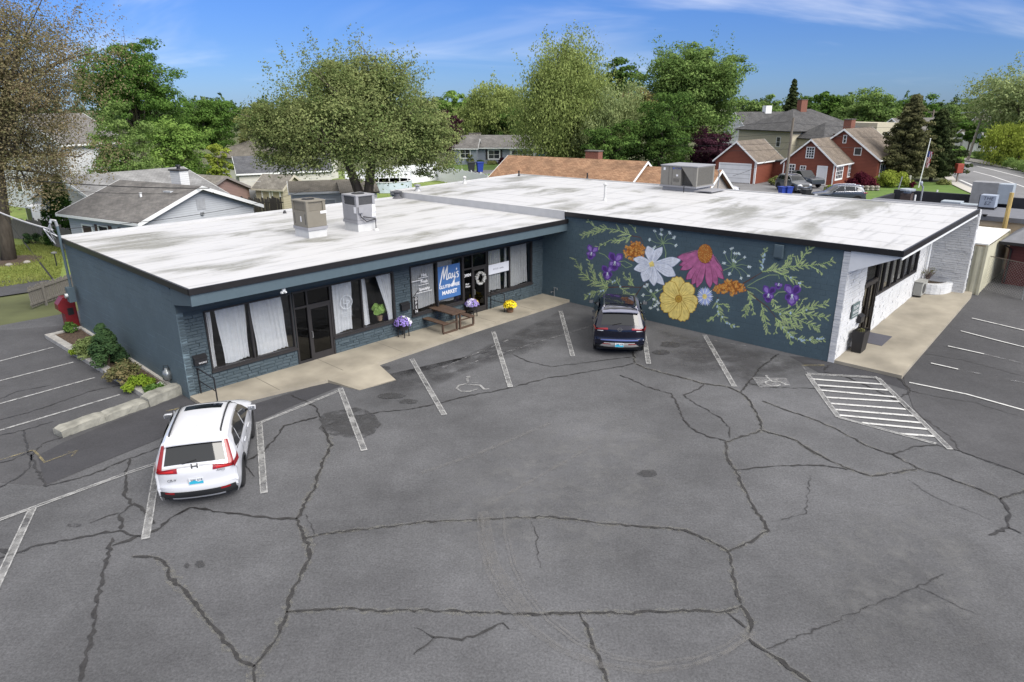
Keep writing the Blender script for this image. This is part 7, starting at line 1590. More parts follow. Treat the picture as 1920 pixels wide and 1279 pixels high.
fence('tall white vinyl fence behind the spreading tree', (-18.0, 76.5), (-9.3, 88.0), 2.3, pvc, .3, .006, False, 2.4)
fence('white vinyl fence running towards the rust-roofed building', (-9.3, 88.0), (-2.5, 76.0), 1.9, pvc, .3, .006, False, 2.4)
# pools
def pool(lab, c, r, rail=True):
    o = thing('swimming_pool', lab, 'pool', (c[0], c[1], 0)); m = MB(); m.lathe((0, 0, 0), [(r, 0), (r, 1.1), (r-.12, 1.1), (r-.12, .9)], 28); m.build('wall', M('pool_wall', (.45, .52, .58), .5, var=.05), o); m = MB(); m.lathe((0, 0, .94), [(r-.13, 0), (r-.13, .02)], 28); m.build('water', M('pool_water', (.05, .25, .45), .05, var=.15, scale=3, spec=.6), o)
    m = MB(); m.lathe((0, 0, 1.1), [(r+.06, 0), (r+.06, .05), (r-.1, .05), (r-.1, 0)], 28); m.build('top_rail', pvc, o)
    if rail:
        for k in range(14): t = k*math.pi/7; MB().box(r*math.cos(t)-.04, r*math.cos(t)+.04, r*math.sin(t)-.04, r*math.sin(t)+.04, 1.15, 1.9).build('rail_post', pvc, o)
        m = MB(); m.tube([((r)*math.cos(k*math.pi/14), r*math.sin(k*math.pi/14), 1.9) for k in range(29)], .04, 5); m.build('hand_rail', pvc, o)
pool('round above-ground pool with white railings right of the spreading tree trunk', (-13.6, 77.5), 2.6); pool('blue above-ground pool behind the grey ranch house', (-23.9, 59.0), 1.9, False)
# ================================================================== trees
def fib(n, rng, jit=.35):
    k = np.arange(n)+.5; ph = np.arccos(1-2*k/n); t = math.pi*(1+5**.5)*k; d = np.stack([np.cos(t)*np.sin(ph), np.sin(t)*np.sin(ph), np.cos(ph)], 1) + rng.normal(size=(n, 3))*jit; return d/np.linalg.norm(d, axis=1, keepdims=True)
def crown_clumps(c, r, rng, lobes, per, lr=.44, cr=.30, fill=.25, upper=0.):
    c, r = np.array(c), np.array(r); D = fib(lobes, rng)
    if upper: D[:, 2] = D[:, 2]*(1-upper)+upper*np.abs(D[:, 2]); D /= np.linalg.norm(D, axis=1, keepdims=True)
    LC = c + D*r*(.40+.34*rng.random((lobes, 1))); LR = lr*(.75+.5*rng.random(lobes))
    C = []; RD = []; m = r.mean()
    for i in range(lobes):
        d = fib(per, rng, .5); C.append(LC[i] + d*r*LR[i]*(.80+.25*rng.random((per, 1)))); RD.append(m*LR[i]*cr*(.7+.7*rng.random(per))*1.6)
    n = int(lobes*per*fill); d = rng.normal(size=(n, 3)); d /= np.linalg.norm(d, axis=1, keepdims=True); C.append(c + d*r*(.65*rng.random((n, 1))**.5)); RD.append(np.full(n, m*.17))
    return np.concatenate(C), np.concatenate(RD), LC
LM = dict(maple=leafmat('maple_leaf', (.045, .100, .022), (.145, .24, .055)), mid=leafmat('leaf_mid', (.075, .14, .036), (.23, .32, .10)), bright=leafmat('leaf_bright', (.08, .17, .032), (.25, .36, .09)), pale=leafmat('leaf_pale', (.15, .21, .08), (.39, .44, .20)), willow=leafmat('willow_leaf', (.135, .185, .052), (.36, .42, .145)),
    dark=leafmat('leaf_dark', (.034, .076, .022), (.14, .225, .055)), olive=leafmat('leaf_olive', (.105, .13, .040), (.27, .28, .105)), center=leafmat('leaf_spreading', (.095, .150, .045), (.30, .325, .135)), rust=leafmat('leaf_rust', (.125, .14, .06), (.30, .225, .14)), purple=leafmat('leaf_purple', (.026, .011, .018), (.085, .035, .050)), tan=leafmat('leaf_tan', (.15, .14, .055), (.30, .25, .11)), yell=leafmat('leaf_yellow', (.15, .21, .03), (.33, .38, .075)), far=leafmat('leaf_far', (.055, .095, .042), (.13, .185, .075)), conif=leafmat('conifer_needle', (.025, .042, .019), (.085, .105, .042)), conb=leafmat('conifer_brown', (.062, .070, .032), (.18, .175, .085)), burg=leafmat('leaf_burgundy', (.040, .009, .016), (.13, .026, .040)))
def limbs(o, base, top, LC, r0, seed, twin=False):
    """one trunk that forks into a limb for every lobe of the crown"""
    rr = random.Random(seed); m = MB(); b = Vector(base); t = Vector(top); n = 5; pts = []
    for k in range(n+1): f = k/n; pts.append(b.lerp(t, f) + Vector((rr.uniform(-.06, .06), rr.uniform(-.06, .06), 0))*(t-b).length*.12*(0 if k in (0,) else 1))
    if twin:
        m.tube([b, b.lerp(t, .5)], [r0*1.3, r0*1.05], 10)
        for sx in (-1, 1): m.tube([b.lerp(t, .45), b.lerp(t, .75)+Vector((sx*.30, 0, 0)), t+Vector((sx*.72, .2*sx, .8)), t+Vector((sx*1.35, .2*sx, 2.4))], [r0*.85, r0*.72, r0*.6, r0*.3], 9)
        LC = LC[::2]
    else: m.tube(pts, [r0*(1.25 if k == 0 else 1-.55*k/n) for k in range(n+1)], 9)
    tr = m.build('trunk', bark, o, smooth=True); m = MB()
    for c in LC:
        c = Vector(tuple(c)); f = rr.uniform(.9 if twin else .45, 1); p = b.lerp(t, f) if not twin else t + Vector((1.0 if c.x > t.x else -1.0, 0, rr.uniform(1.2, 2.3))); mid = p.lerp(c, .5) + Vector((rr.uniform(-.3, .3), rr.uniform(-.3, .3), rr.uniform(0, .5))); m.tube([p, mid, c], [r0*.38, r0*.24, r0*.07], 6)
        for j in range(3): e = c + Vector((rr.uniform(-1, 1), rr.uniform(-1, 1), rr.uniform(-.2, 1)))*(c-p).length*.32; m.tube([mid.lerp(c, .4+.25*j), e], [r0*.11, r0*.025], 4)
    m.build('limb', bark, tr, smooth=True)
    return tr
def tree(name, label, env, Y, mat, leaves=16000, size=None, lobes=16, per=12, seed=1, trunk=None, tr=None, style='round', group=None, bark_r=None, lr=.42, cr=.33, fork=.35, cat='tree', shoots=0, zb=None, ry=None, extra=()):
    x0, x1, v0, v1 = env; uc = (x0+x1)/2; a, b = atY(x0, (v0+v1)/2, Y), atY(x1, (v0+v1)/2, Y); zt = atY(uc, v0, Y).z; z0 = max(.25, atY(uc, v1, Y).z) if zb is None else zb
    rx = (b.x-a.x)/2; cx = (a.x+b.x)/2; bx, by = (cx, Y) if tr is None else tr
    rng = np.random.default_rng(seed); o = thing(name, label, cat, (bx, by, 0), 0, group); off = np.array([cx-bx, 0, 0]); rz = (zt-z0)/2; c = np.array([0, 0, (zt+z0)/2]) + off
    px = Y/1287*1.05; size = max(.05, px*(2.05 if Y > 45 else 1.75)); leaves = int(leaves*.88); ry = ry or min(rx, rz*1.5)*.95
    if style in ('round', 'airy', 'weeping'):
        per = max(6, int(per*.72)) if style == 'round' else per
        C, RD, LC = crown_clumps(c, (rx, ry, rz), rng, lobes, per, lr, cr, .16 if style != 'airy' else .3, .25 if style == 'weeping' else 0)
        for (ex0, ex1, ev0, ev1, el_) in extra:
            ea, eb = atY(ex0, ev1, Y), atY(ex1, ev0, Y); ec = np.array([(ea.x+eb.x)/2-bx, 0, (ea.z+eb.z)/2]); er = ((eb.x-ea.x)/2, (eb.x-ea.x)/2*.75, (eb.z-ea.z)/2); C2, R2, L2 = crown_clumps(ec, er, rng, el_, per, lr, cr, .3); C = np.concatenate([C, C2]); RD = np.concatenate([RD, R2]); LC = np.concatenate([LC, L2])
        C[:, 2] = np.maximum(C[:, 2], z0*.6)
        if style == 'weeping':
            k = len(C); q = rng.integers(0, k, leaves); L_ = (.10+.24*rng.random(k))*rz*1.5; f = rng.random(leaves); P = C[q] + rng.normal(size=(leaves, 3))*np.array([1, 1, .5])*(RD[q]*.42)[:, None]; P[:, 2] -= f**1.2*L_[q]
            nr = rng.normal(size=(leaves, 3)); nr[:, 2] *= .5; nr /= np.linalg.norm(nr, axis=1, keepdims=True); t = np.tile([0, 0, 1.], (leaves, 1)) + rng.normal(size=(leaves, 3))*.45; t -= nr*(t*nr).sum(1)[:, None]; t /= np.linalg.norm(t, axis=1, keepdims=True); bb = np.cross(nr, t); s = (size*(.6+.8*rng.random(leaves)))[:, None]
            V = np.stack([P-t*s, P+bb*s*.42, P+t*s, P-bb*s*.42], 1).reshape(-1, 3); V[:, 2] = np.maximum(V[:, 2], .1)
        else: V = leaf_arrays(C, RD*(1.0 if style != 'airy' else 1.35), leaves, size, rng, .55 if style != 'airy' else .5)
        if shoots:                                           # thin upright shoots that break the outline
            S = []
            for k in range(shoots):
                d = rng.normal(size=3); d[2] = abs(d[2])*1.2+.1; d /= np.linalg.norm(d); p0 = c + d*np.array([rx, ry, rz])*.80; dr = d*.7 + np.array([0, 0, .6]) + rng.normal(size=3)*.25; n = 40; f = rng.random((n, 1)); S.append(p0 + dr*f*rz*(.20+.26*rng.random()) + rng.normal(size=(n, 3))*size*1.8)
            S = np.concatenate(S); V = np.concatenate([V, leaf_arrays(S, np.full(len(S), size), len(S)*2, size*.75, rng)])
        V[:, 2] = np.maximum(V[:, 2], .05)
        put('crown', leaf_mesh('crown', V, mat), o)
        limbs(o, (0, 0, -.1), tuple(np.array([0, 0, z0+(zt-z0)*fork]) + off*.6), LC, bark_r or max(.12, rx*.055), seed, name == 'spreading_tree')
    else:                                                    # conifers: whorls of drooping boughs
        H = zt; P = []; lim = MB(); rr = random.Random(seed)
        nb = lobes*per
        for k in range(nb):
            f = (k+.5)/nb; z = .06*H + f*H*.93; w = rx*(1-f)**(.75 if style == 'conifer' else .85)*rr.choice((.5, .7, .85, 1, 1.1))*rr.uniform(.85, 1.15)+.15; t = k*2.4+rr.uniform(-.4, .4); e = np.array([w*math.cos(t), w*math.sin(t), z - w*(.22 if style == 'spruce' else -.12)]); s0 = np.array([0, 0, z+.05*w])
            for j in range(5): P.append(np.append(s0 + (e-s0)*(.3+.7*j/4), (.10+.20*(1-f)*(1-j/6))*rx*.95))
            if w > .4: lim.tube([tuple(s0), tuple(e)], [.03+.03*(1-f), .01], 4)
        P = np.array(P); V = leaf_arrays(P[:, :3], P[:, 3], leaves, size, rng, .55, .2)
        put('crown', leaf_mesh('crown', V, mat), o); m = MB(); m.tube([(0, 0, -.1), (0, 0, H*.97)], [max(.1, rx*.07), .03], 8); tk = m.build('trunk', bark, o); lim.build('limb', bark, tk)
    return o
G1, G2, G3, G4 = 'trees behind the left houses', 'trees across the street', 'trees beyond the red houses', 'trees along the road'
p = gp(10, 492)
tree('maple_tree', 'tall thin-leaved reddish tree on the left lawn, its grey trunk at the frame edge', (-190, 205, -70, 318), 41, LM['rust'], 88000, .050, 34, 18, 3, tr=(p.x, 41.2), style='airy', bark_r=.36, lr=.40, cr=.33, fork=.5, shoots=70, extra=((-60, 165, 215, 385, 8),))
tree('maple_tree', 'big dark green maple with bare limbs showing, tallest on the left', (140, 352, 55, 268), 80, LM['maple'], 46000, .12, 24, 13, 5, bark_r=.40, group=G1, fork=.3, lr=.40, cr=.27)
tree('leafy_tree', 'rounded mid green tree below the big maple, behind the white house', (162, 290, 190, 345), 58, LM['mid'], 22000, .11, 16, 12, 7, group=G1, zb=.6)
tree('leafy_tree', 'fresh green bushy tree right of the rounded one, behind the mossy outbuilding', (270, 400, 203, 345), 69, LM['bright'], 24000, .11, 18, 12, 8, group=G1, zb=.5)
tree('leafy_tree', 'green tree behind the bushy one, left of the brown hip roof', (335, 450, 166, 300), 96, LM['maple'], 17000, .15, 14, 12, 9, group=G1)
tree('leafy_tree', 'small pale yellow-green tree beside the long board fence', (388, 436, 252, 345), 67.5, LM['yell'], 5000, .10, 8, 10, 10, group=G1, zb=.6)
tree('leafy_tree', 'olive tree peeping out left of the spreading tree', (440, 520, 185, 290), 92, LM['olive'], 10000, .14, 12, 10, 12, group=G1)
p = gp(690, 374)
tree('spreading_tree', 'wide spreading tree with a forked trunk just behind the low white roof', (478, 842, 100, 345), 47, LM['center'], 130000, .058, 34, 15, 21, tr=(atY(692, 372, 47).x, 47), style='airy', bark_r=.46, lr=.36, cr=.34, fork=.06, shoots=110, ry=6.2, extra=((452, 610, 165, 342, 12), (720, 864, 175, 338, 12), (560, 790, 95, 220, 14)))
tree('copper_beech', 'dark purple tree glimpsed right of the spreading tree', (800, 872, 195, 285), 104, LM['purple'], 9000, .16, 10, 10, 22, group=G2)
tree('leafy_tree', 'distant fresh green tree above the purple one', (812, 885, 162, 260), 150, LM['bright'], 9000, .2, 10, 10, 23, group=G2)
tree('willow_tree', 'pale drooping willow above the grey-blue ranch roof', (866, 990, 142, 288), 131, LM['willow'], 42000, .17, 18, 13, 24, style='weeping', group=G2, shoots=6, cr=.33)
tree('leafy_tree', 'dark green tree behind the wooden utility pole', (925, 1022, 185, 300), 127, LM['dark'], 11000, .18, 12, 11, 25, group=G2)
tree('willow_tree', 'tallest yellow-green willow behind the rust-coloured roof', (968, 1148, 62, 305), 100, LM['willow'], 120000, .125, 34, 14, 26, style='weeping', group=G2, bark_r=.4, lr=.44, cr=.36, shoots=16, zb=1.2, extra=((985, 1140, 70, 220, 14), (975, 1150, 170, 300, 12)))
tree('willow_tree', 'lower pale grey-green willow right of the tallest one', (1075, 1215, 150, 300), 97, LM['pale'], 52000, .135, 20, 13, 27, style='weeping', group=G2, zb=1.2, cr=.33)
tree('leafy_tree', 'dark tree top between the willow and the tall broad tree', (1125, 1215, 105, 220), 142, LM['dark'], 10000, .2, 10, 10, 28, group=G2)
tree('leafy_tree', 'tan-coloured thin tree between the pale willow and the dark chestnut', (1160, 1235, 158, 270), 103, LM['tan'], 9000, .13, 10, 10, 29, style='airy', group=G2)
tree('chestnut_tree', 'dense dark chestnut tree left of the purple maple', (1175, 1305, 163, 320), 91, LM['dark'], 26000, .13, 18, 12, 30, group=G2, zb=.4)
tree('leafy_tree', 'dark bushy tree low behind the rust roof chimney', (1090, 1200, 225, 320), 90, LM['dark'], 15000, .13, 14, 11, 31, group=G2, zb=.3)
tree('tall_tree', 'very tall broad mid green tree in the middle of the skyline', (1192, 1394, 66, 300), 108, LM['mid'], 85000, .15, 34, 13, 32, group=G2, bark_r=.45, shoots=14, lr=.44, cr=.30, extra=((1200, 1392, 75, 210, 14),))
tree('japanese_maple', 'dark purple japanese maple left of the red garage', (1283, 1380, 244, 318), 92, LM['purple'], 15000, .12, 14, 11, 33, group=G2, zb=.2)
tree('leafy_tree', 'light green tree above the white cupola house', (1378, 1478, 180, 240), 205, LM['mid'], 8000, .28, 10, 9, 34, group=G3)
tree('spruce_tree', 'pointed dark spruce above the beige house', (1458, 1512, 148, 240), 168, LM['conif'], 9000, .22, 10, 8, 35, style='spruce', group=G3)
tree('leafy_tree', 'dark round tree right of the pointed spruce', (1495, 1540, 175, 240), 176, LM['dark'], 6000, .24, 9, 9, 36, group=G3)
tree('leafy_tree', 'rounded green tree behind the beige house chimney', (1522, 1585, 167, 235), 165, LM['maple'], 8000, .22, 10, 10, 37, group=G3)
tree('leafy_tree', 'wide light green tree above the right end of the beige roof', (1555, 1688, 163, 262), 150, LM['mid'], 15000, .2, 14, 11, 38, group=G3)
tree('leafy_tree', 'mid green tree behind the brown conifer', (1676, 1755, 178, 285), 150, LM['maple'], 10000, .2, 11, 10, 39, group=G3)
tree('leafy_tree', 'small distant round tree on the skyline left of the street lamp', (1736, 1785, 185, 245), 195, LM['far'], 6000, .26, 9, 9, 40, group=G3)
tree('conifer_tree', 'tall brownish conifer right of the red house', (1648, 1762, 178, 352), 83, LM['conb'], 34000, .10, 14, 9, 41, style='conifer', group=G3)
tree('conifer_tree', 'dark green conifer behind the flagpole', (1706, 1806, 205, 352), 85, LM['conif'], 30000, .10, 13, 9, 42, style='conifer', group=G3)
tree('leafy_tree', 'small bright young tree at the foot of the dark conifer', (1756, 1808, 272, 345), 90, LM['bright'], 7000, .11, 9, 9, 43, group=G3, zb=.3)
tree('leafy_tree', 'green tree behind the leaning street lamp', (1765, 1868, 178, 300), 152, LM['mid'], 12000, .2, 12, 10, 44, group=G4)
tree('leafy_tree', 'dark green tree mass near the right frame edge', (1856, 1990, 150, 310), 128, LM['dark'], 16000, .17, 14, 11, 45, group=G4)
tree('leafy_tree', 'tall light green tree at the right frame edge with bare twigs', (1826, 2020, 122, 260), 112, LM['pale'], 20000, .14, 16, 11, 46, style='airy', group=G4, shoots=30)
tree('leafy_tree', 'yellow-green tree over the roadside hedge on the right', (1842, 1990, 212, 315), 106, LM['yell'], 16000, .13, 14, 11, 47, style='weeping', group=G4)
tree('leafy_tree', 'dark forked street tree beside the far corner', (1786, 1850, 222, 305), 128, LM['maple'], 6000, .16, 9, 9, 48, group=G4, zb=2.2)
for i, (x, y, lab) in enumerate(((-30.9, 46.6, 'narrow dark arborvitae nearest the frame edge, at the cream house'), (-29.6, 45.8, 'narrow dark arborvitae nearest the grey ranch house'))):
    o = thing('arborvitae', lab, 'tree', (x, y, 0), 0, 'arborvitae by the cream house'); rng = np.random.default_rng(60+i); H = (4.0, 4.5)[i]; n = 150; z = rng.random(n)**1.1; t = rng.random(n)*6.283; w = .82*np.minimum(1, (1-z)*1.5)**.8; C = np.stack([w*np.cos(t)*.8, w*np.sin(t)*.8, .1+z*H], 1)
    put('crown', leaf_mesh('crown', leaf_arrays(C, np.full(n, .22), 12000, .055, rng, 1.4), leafmat('arborvitae_leaf%s' % ('', '_b')[i], (.012, .035, .010), (.05, .10, .02), .1)), o); m = MB(); m.tube([(0, 0, 0), (0, 0, H*.8)], [.1, .03], 7); m.build('trunk', bark, o)
# far wood on the skyline: one mass
rng = np.random.default_rng(77); C, RD, _ = crown_clumps((0, 0, .55), (.55, .5, .5), rng, 10, 8); base = leaf_arrays(C, RD, 700, .055, rng); VS = []
for k in range(190):
    Y = rng.uniform(185, 420); u = rng.uniform(-350, 2270); x = (u-960)/1287*Y; h = rng.uniform(7.5, 11.5)+Y*.008; w = rng.uniform(8, 15); a = rng.uniform(0, 6.28); ca, sa = math.cos(a), math.sin(a); q = base.copy(); VS.append(np.stack([(q[:, 0]*ca-q[:, 1]*sa)*w+x, (q[:, 0]*sa+q[:, 1]*ca)*w+Y, q[:, 2]*h], 1))
tag(put('distant_wood', leaf_mesh('distant_wood', np.concatenate(VS), LM['far'])), kind='stuff')
# shrubs and hedges
def shr_px(name, lab, u0, u1, v0, v1, mat, n, seed, size=.08, group=None, Y=None):
    p = gp((u0+u1)/2, v1); Y = Y or p.y; a, b = atY(u0, v1, Y), atY(u1, v1, Y); h = atY((u0+u1)/2, v0, Y).z - p.z*1; r = (b.x-a.x)/2
    return shrub(name, lab, ((a.x+b.x)/2, Y, 0), r, r*.9, max(.4, h), mat, n, size, 34, seed, group=group)
GS = 'shrubs around the red house'
shr_px('shrub', 'large burgundy shrub in front of the red house porch', 1586, 1640, 321, 352, LM['burg'], 7000, 1, .09, GS)
shr_px('shrub', 'large yellow-green rounded shrub right of the burgundy one', 1640, 1705, 316, 350, LM['yell'], 8000, 2, .09, GS)
shr_px('shrub', 'round dull green shrub between the red garage and the red house', 1442, 1470, 324, 347, LM['olive'], 2600, 3, .08, GS)
shr_px('shrub', 'low yellow-green shrub at the corner of the red house by the pickup', 1545, 1566, 346, 357, LM['yell'], 1000, 4, .08, GS)
shr_px('shrub', 'small reddish shrub beside the flagpole foot', 1703, 1718, 338, 352, LM['burg'], 900, 5, .08, GS); shr_px('shrub', 'grey-green low shrub on the verge right of the conifers', 1756, 1782, 335, 346, LM['olive'], 900, 6, .08, GS)
for i, (u0, u1, v0, v1, mt, lab) in enumerate(((874, 892, 282, 306, 'olive', 'dark upright shrub at the left window of the grey-blue ranch'), (893, 908, 297, 308, 'dark', 'small round dark shrub between the ranch windows'), (934, 948, 293, 307, 'purple', 'purple shrub in front of the wide ranch window'), (912, 932, 300, 309, 'olive', 'low shrub on the stone edge of the ranch lawn'), (955, 968, 297, 307, 'mid', 'green shrub beside the blue ranch door'))): shr_px('shrub', lab, u0, u1, v0, v1, LM[mt], 900, 10+i, .14, 'shrubs in front of the ranch', 113)
shrub('shrub', 'clipped dark shrub at the fence on the left lawn', (-32.9, 47.0, 0), .8, .6, .95, g_ever, 1500, .06, 24, 41); shrub('shrub', 'low bright hedge bush by the grey ranch wall', (-26.8, 42.0, 0), .9, .5, .8, g_lime, 1600, .05, 24, 42); shrub('ornamental_grass', 'tuft of pale grass beside the clipped shrub on the left lawn', (-31.4, 46.6, 0), .8, .5, 1.1, g_var, 1200, .07, 20, 43, 'grass tuft')
shrub('shrub', 'weedy green bush at the foot of the tan wall', wor(17.4, 15.1, .5), .4, .35, .75, g_mid, 900, .05, 16, 44)
o = thing('hedge', 'low clipped hedge along the pavement on the right', 'hedge', gp(1850, 300)); b0 = gp(1850, 300); rng = np.random.default_rng(5); C = []
for k in range(60): q = gp(1838+k*2.4, 296.5+k*.72) - b0; C.append((q.x+rng.normal()*.3, q.y+rng.normal()*.4+1.2, rng.uniform(.3, 1.1)))
put('foliage', leaf_mesh('foliage', leaf_arrays(np.array(C), np.full(60, .75), 9000, .12, rng), LM['mid']), o); m = MB(); [m.tube([(c[0], c[1], 0), c], .03, 4) for c in C[::3]]; m.build('stem', bark, o)
# grass blades on the near left lawn
rng = np.random.default_rng(9); P = []
c4 = [gp(-60, 548), gp(112, 522), gp(125, 458), gp(-60, 462)]
n = 16000; u, v = rng.random(n), rng.random(n); c4 = np.array([tuple(p) for p in c4]); Q = ((1-u)*(1-v))[:, None]*c4[0] + (u*(1-v))[:, None]*c4[1] + (u*v)[:, None]*c4[2] + ((1-u)*v)[:, None]*c4[3]; Q[:, 2] = .01
t = rng.normal(size=(n, 3))*.03; t[:, 2] = .05+.05*rng.random(n); w = np.stack([rng.normal(size=n)*.02, rng.normal(size=n)*.02, np.zeros(n)], 1)
tag(put('grass', leaf_mesh('grass', np.stack([Q-w, Q+w, Q+t+w*.3, Q+t-w*.3], 1).reshape(-1, 3), leafmat('grass_blade', (.16, .20, .045), (.29, .31, .10)))), kind='stuff')
# ================================================================== poles, wires, street things
pole_wood = M('pole_wood', (.17, .145, .12), .95, var=.25, scale=4, stretch=(4, 4, .4)); wire_m = M('wire_black', (.02, .02, .022), .6); wire_w = M('wire_white', (.45, .45, .46), .6)
def sag(p, q, s, n=14): p, q = Vector(p), Vector(q); return [p.lerp(q, k/n) - Vector((0, 0, s*4*(k/n)*(1-k/n))) for k in range(n+1)]
def wire(label, p, q, s=.5, r=.012, mat=None, name='overhead_wire'):
    m = MB(); p = Vector(p); m.tube([x-p for x in sag(p, q, s)], r, 5); o = m.build(name, mat or wire_m); o.location = p; return tag(o, label, 'wire', 'overhead wires')
def upole(name, lab, u, v, vt, r=.14, Y=None, arm=None, lean=0, cross=0, mat=None, cat='utility pole', group='poles'):
    p = gp(u, v) if Y is None else Vector((atY(u, v, Y).x, Y, 0)); zt = atY(u, vt, p.y).z; o = thing(name, lab, cat, (p.x, p.y, 0), 0, group); m = MB(); m.tube([(0, 0, -.1), (lean, 0, zt)], [r, r*.7], 9); m.build('shaft', mat or pole_wood, o)
    if arm: dx, dz = arm; m = MB(); m.tube([(lean, 0, zt-.6), (lean+dx*.5, -.1, zt-.6+dz), (lean+dx, -.2, zt-.6+dz*.9)], .05, 6); m.build('arm', steel, o); m = MB(); m.box(lean+dx-.35, lean+dx+.15, -.35, -.05, zt-.72+dz*.9, zt-.58+dz*.9); m.build('lamp_head', lg, o)
    for k in range(cross): z = zt-.4-k*.9; MB().box(lean-1.1, lean+1.1, -.07, .07, z-.06, z+.06).build('crossarm', pole_wood, o)
    return o, Vector((p.x+lean, p.y, zt))
oa, ta = upole('utility_pole', 'wooden utility pole with a curved lamp arm by the grey-blue ranch', 985, 300, 200, .17, arm=(1.9, .35))
ob, tb_ = upole('utility_pole', 'grey wooden pole standing in front of the red house', 1470, 367, 221, .15, cross=0)
oc, tc_ = upole('street_lamp', 'leaning wooden pole with a long curved lamp arm beside the road', 1814, 301, 212, .22, lean=.9, arm=(-3.2, .75), mat=M('pale_pole', (.30, .27, .23), .9, var=.15))
m = MB(); m.box(.75, 1.25, -.3, -.1, 3.5, 4.2); m.build('sign_plate', lg, oc)
od, td_ = upole('utility_pole', 'distant pole with a crossarm left of the leaning lamp', 1741, 262, 206, .2, Y=135, cross=1); oe, te_ = upole('utility_pole', 'distant pole with two crossarms above the conifers', 1698, 262, 212, .2, Y=128, cross=2); of, tf_ = upole('street_lamp', 'thin far lamp post on the skyline by the street', 1768, 262, 214, .12, Y=140, arm=(-2.2, .2), cat='street lamp')
oh, th_ = upole('utility_pole', 'bare dark pole between the white houses and the beige house', 1465, 300, 213, .14, Y=120)
for k, (dz, s) in enumerate(((.4, 1.0), (1.6, 1.3), (2.6, 1.2), (3.3, 1.1))): wire('overhead wire between the two wooden poles, %s' % ('highest of the four', 'second from the top', 'third from the top', 'lowest of the four')[k], ta-Vector((0, 0, dz+1.2)), tb_-Vector((0, 0, dz*.9)), s, .016)
for k, (dz, lab) in enumerate(((.5, 'upper'), (1.5, 'middle'), (2.6, 'lower'))): wire('overhead wire from the red house pole towards the road, %s strand' % lab, tb_-Vector((0, 0, dz)), tc_-Vector((0, 0, dz*1.3+.3)), .8, .016)
for k, (dz, lab) in enumerate(((1.6, 'upper'), (2.2, 'middle'), (2.9, 'lower'))): wire('pale cable from the leaning lamp pole to the right, %s strand' % lab, tc_-Vector((0, 0, dz)), Vector((112, 108, 6.6-.4*k)), 1.1, .03, wire_w)
wire('service drop from the red house pole down to the rust-roofed building', tb_-Vector((0, 0, 2.2)), Vector((16.2, 51.3, 3.9)), .5, .014)
wire('thick twisted cable from the left frame edge to the grey ranch gable', (-33.5, 38.5, 6.0), (-18.2, 42.2, 4.2), .35, .03); wire('thin second cable beside the twisted one over the ranch roof', (-33.5, 38.4, 5.7), (-18.1, 42.5, 3.9), .5, .014)
h = wor(-17.48, -10.3, 4.3); wire('pale service cable from the mast to the left frame edge', h, (-31.0, 38.0, 5.3), .35, .035, wire_w); wire('thin grey wire from the mast over the ranch wall', h, (-13.5, 47.0, 3.6), .4, .012)
wire('wire from the spreading tree across the pool', (-24.5, 62, 2.6), (-10.0, 70, 3.6), .5, .015, wire_w)
p0 = gp(0, 470, 2.0); o = thing('guy_wire', 'slanting guy wire with a black guard over the left lawn', 'guy wire', gp(104, 530)); q = Vector((-31.3, 41.5, 4.2)) - gp(104, 530); m = MB(); m.tube([(0, 0, 0), q], .012, 5); m.build('strand', wire_m, o); m = MB(); m.tube([q*.02, q*.20], .045, 7); m.build('guard', black_metal, o); m = MB(); m.tube([q*.33, q*.40], .035, 7); m.build('guard', black_metal, o)
p = gp(107, 500); o = thing('garden_lamp', 'small black path lamp standing on the left lawn', 'garden lamp', p); m = MB(); m.tube([(0, 0, 0), (0, 0, .75)], .035, 7); m.build('post', black_metal, o); m = MB(); m.lathe((0, 0, .75), [(.05, 0), (.14, .03), (.16, .10), (.05, .14)], 10); m.build('lamp_head', M('lamp_grey', (.16, .16, .16), .6), o)
p = gp(10, 492); o = thing('mulch_ring', 'brown mulch ring round the foot of the reddish tree', 'mulch ring', (p.x, 41.2, 0)); m = MB(); m.lathe((0, 0, 0), [(1.9, .008), (1.7, .05), (.3, .14)], 22); m.build('mulch', M('ring_mulch', (.075, .052, .038), 1, var=.4, scale=8), o); rr = random.Random(1)
for k in range(5): t = -2.6+k*.55; m = MB(); m.lathe((1.7*math.cos(t), 1.7*math.sin(t), .02), [(.18, 0), (.2, .08), (.1, .16)], 7); m.build('edging_stone', M('edging', (.30, .28, .25), .9, var=.2), o)
# flagpole and flag
p = gp(1722, 352); zt = atY(1733, 262, p.y).z; o = thing('flagpole', 'white flagpole on the lawn beside the dark conifers', 'flagpole', (p.x, p.y, 0)); m = MB(); m.tube([(0, 0, 0), (.35, 0, zt)], [.06, .04], 8); m.build('shaft', white_trim, o); m = MB(); m.lathe((.35, 0, zt), [(.02, 0), (.08, .06), (.02, .14)], 8); m.build('ball', white_trim, o)
fl = thing('flag', 'furled red and white striped flag hanging on the flagpole', 'flag', (p.x+.30, p.y, zt-1.2)); red = M('flag_red', (.34, .03, .04), .8); fw_ = M('flag_white', (.6, .6, .62), .8); fb = M('flag_blue', (.03, .05, .20), .8)
m = MB(); m.grid(lambda u, v: (.05+.52*u*(.6+.4*v)+.04*math.sin(v*6), .10*math.sin(u*9+v*2), -1.7*(1-v)-.1*u), 8, 14); m.m = [(1 if (i//14 + (i % 14)//4) % 2 else 0) if (i % 14) < 9 or i//14 > 4 else 2 for i in range(len(m.f))]; m.build('cloth', [red, fw_, fb], fl)
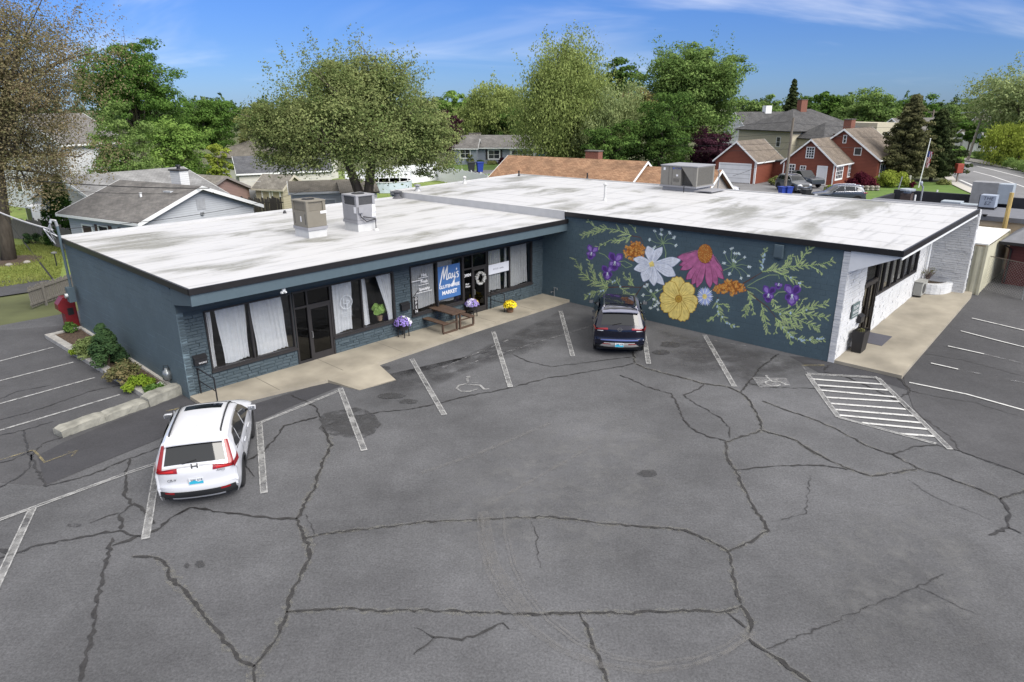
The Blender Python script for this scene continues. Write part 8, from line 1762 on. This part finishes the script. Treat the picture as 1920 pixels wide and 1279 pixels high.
# red box on a post, bins, mulch pile
p = gp(1793, 342); o = thing('post_box', 'red box on a short post at the pavement edge', 'box', (p.x, p.y, .06)); MB().box(-.06, .06, -.06, .06, 0, 1.0).build('post', pole_wood, o); MB().box(-.38, .38, -.3, .3, 1.0, 2.1).build('box', M('orange_red', (.27, .05, .03), .5), o, bevel=.05)
p = gp(1856, 283); 
def bin_(lab, u, v, mat, s=1., Y=None):
    p = gp(u, v); o = thing('wheelie_bin', lab, 'bin', (p.x, p.y if Y is None else Y, 0), .3, 'wheelie bins'); m = MB(); m.add([(x*w, y*w, z) for z, w in ((.06, .26*s), (1.05*s, .36*s)) for x, y in ((-1, -1), (1, -1), (1, 1), (-1, 1))], [(3,2,1,0),(0,1,5,4),(1,2,6,5),(2,3,7,6),(3,0,4,7)]); m.build('body', mat, o); MB().box(-.39*s, .39*s, -.42*s, .42*s, 1.051*s, 1.12*s).build('lid', mat, o)
    for x in (-.28, .28): m = MB(); m.lathe((x*s, .25*s, .12), [(.12, -.04), (.12, .04)], 10, 'x'); m.build('wheel', tyre_m, o)
bb = M('bin_blue', (.02, .05, .30), .5); bk = M('bin_black', (.025, .027, .03), .5)
bin_('black wheelie bin at the kerb across the street', 884, 323, bk, 1.25); bin_('blue wheelie bin at the kerb across the street', 900, 323, bb, 1.25); bin_('blue bin left of the foot of the red house pole', 1466, 370, bb, .95); bin_('blue bin right of the foot of the red house pole', 1476, 370, bb, .95); bin_('black bin beside the drive in front of the grey SUV', 1510, 376, bk, .95)
p = gp(878, 334); o = thing('mulch_pile', 'dark mulch pile on the verge across the street', 'mulch pile', (p.x, p.y, 0)); m = MB(); rr = random.Random(6)
m.grid(lambda u, v: (-2.4+4.8*u, -.9+1.8*v, (.65*math.sin(u*math.pi)*math.sin(v*math.pi)*(.7+.3*math.sin(u*14)))), 22, 8); m.build('heap', M('black_mulch', (.022, .022, .024), 1, var=.5, scale=5, bump=.8), o)
# low stone edging by the red house and a bare post
p = gp(1600, 357); o = thing('stone_wall', 'low fieldstone wall in front of the burgundy shrub', 'wall', (p.x, p.y, 0), R(-8)); rr = random.Random(3)
for j in range(2):
    for k in range(11): m = MB(); x = -2.8+k*.52; m.lathe((x, 0, j*.26), [(.20, 0), (.26, .08), (.22, .22), (.1, .25)], 7); m.build('stone', M('field_stone', (.28, .26, .22)), o)
o, _t = upole('lamp_post', 'thin grey post leaning at the left end of the black roof', 1674, 386, 331, .06, Y=62, mat=steel, lean=.4, cat='post'); o, _t = upole('bollard_post', 'short grey concrete post in front of the brown conifer', 1703, 350, 329, .18, mat=CONC2, cat='post')
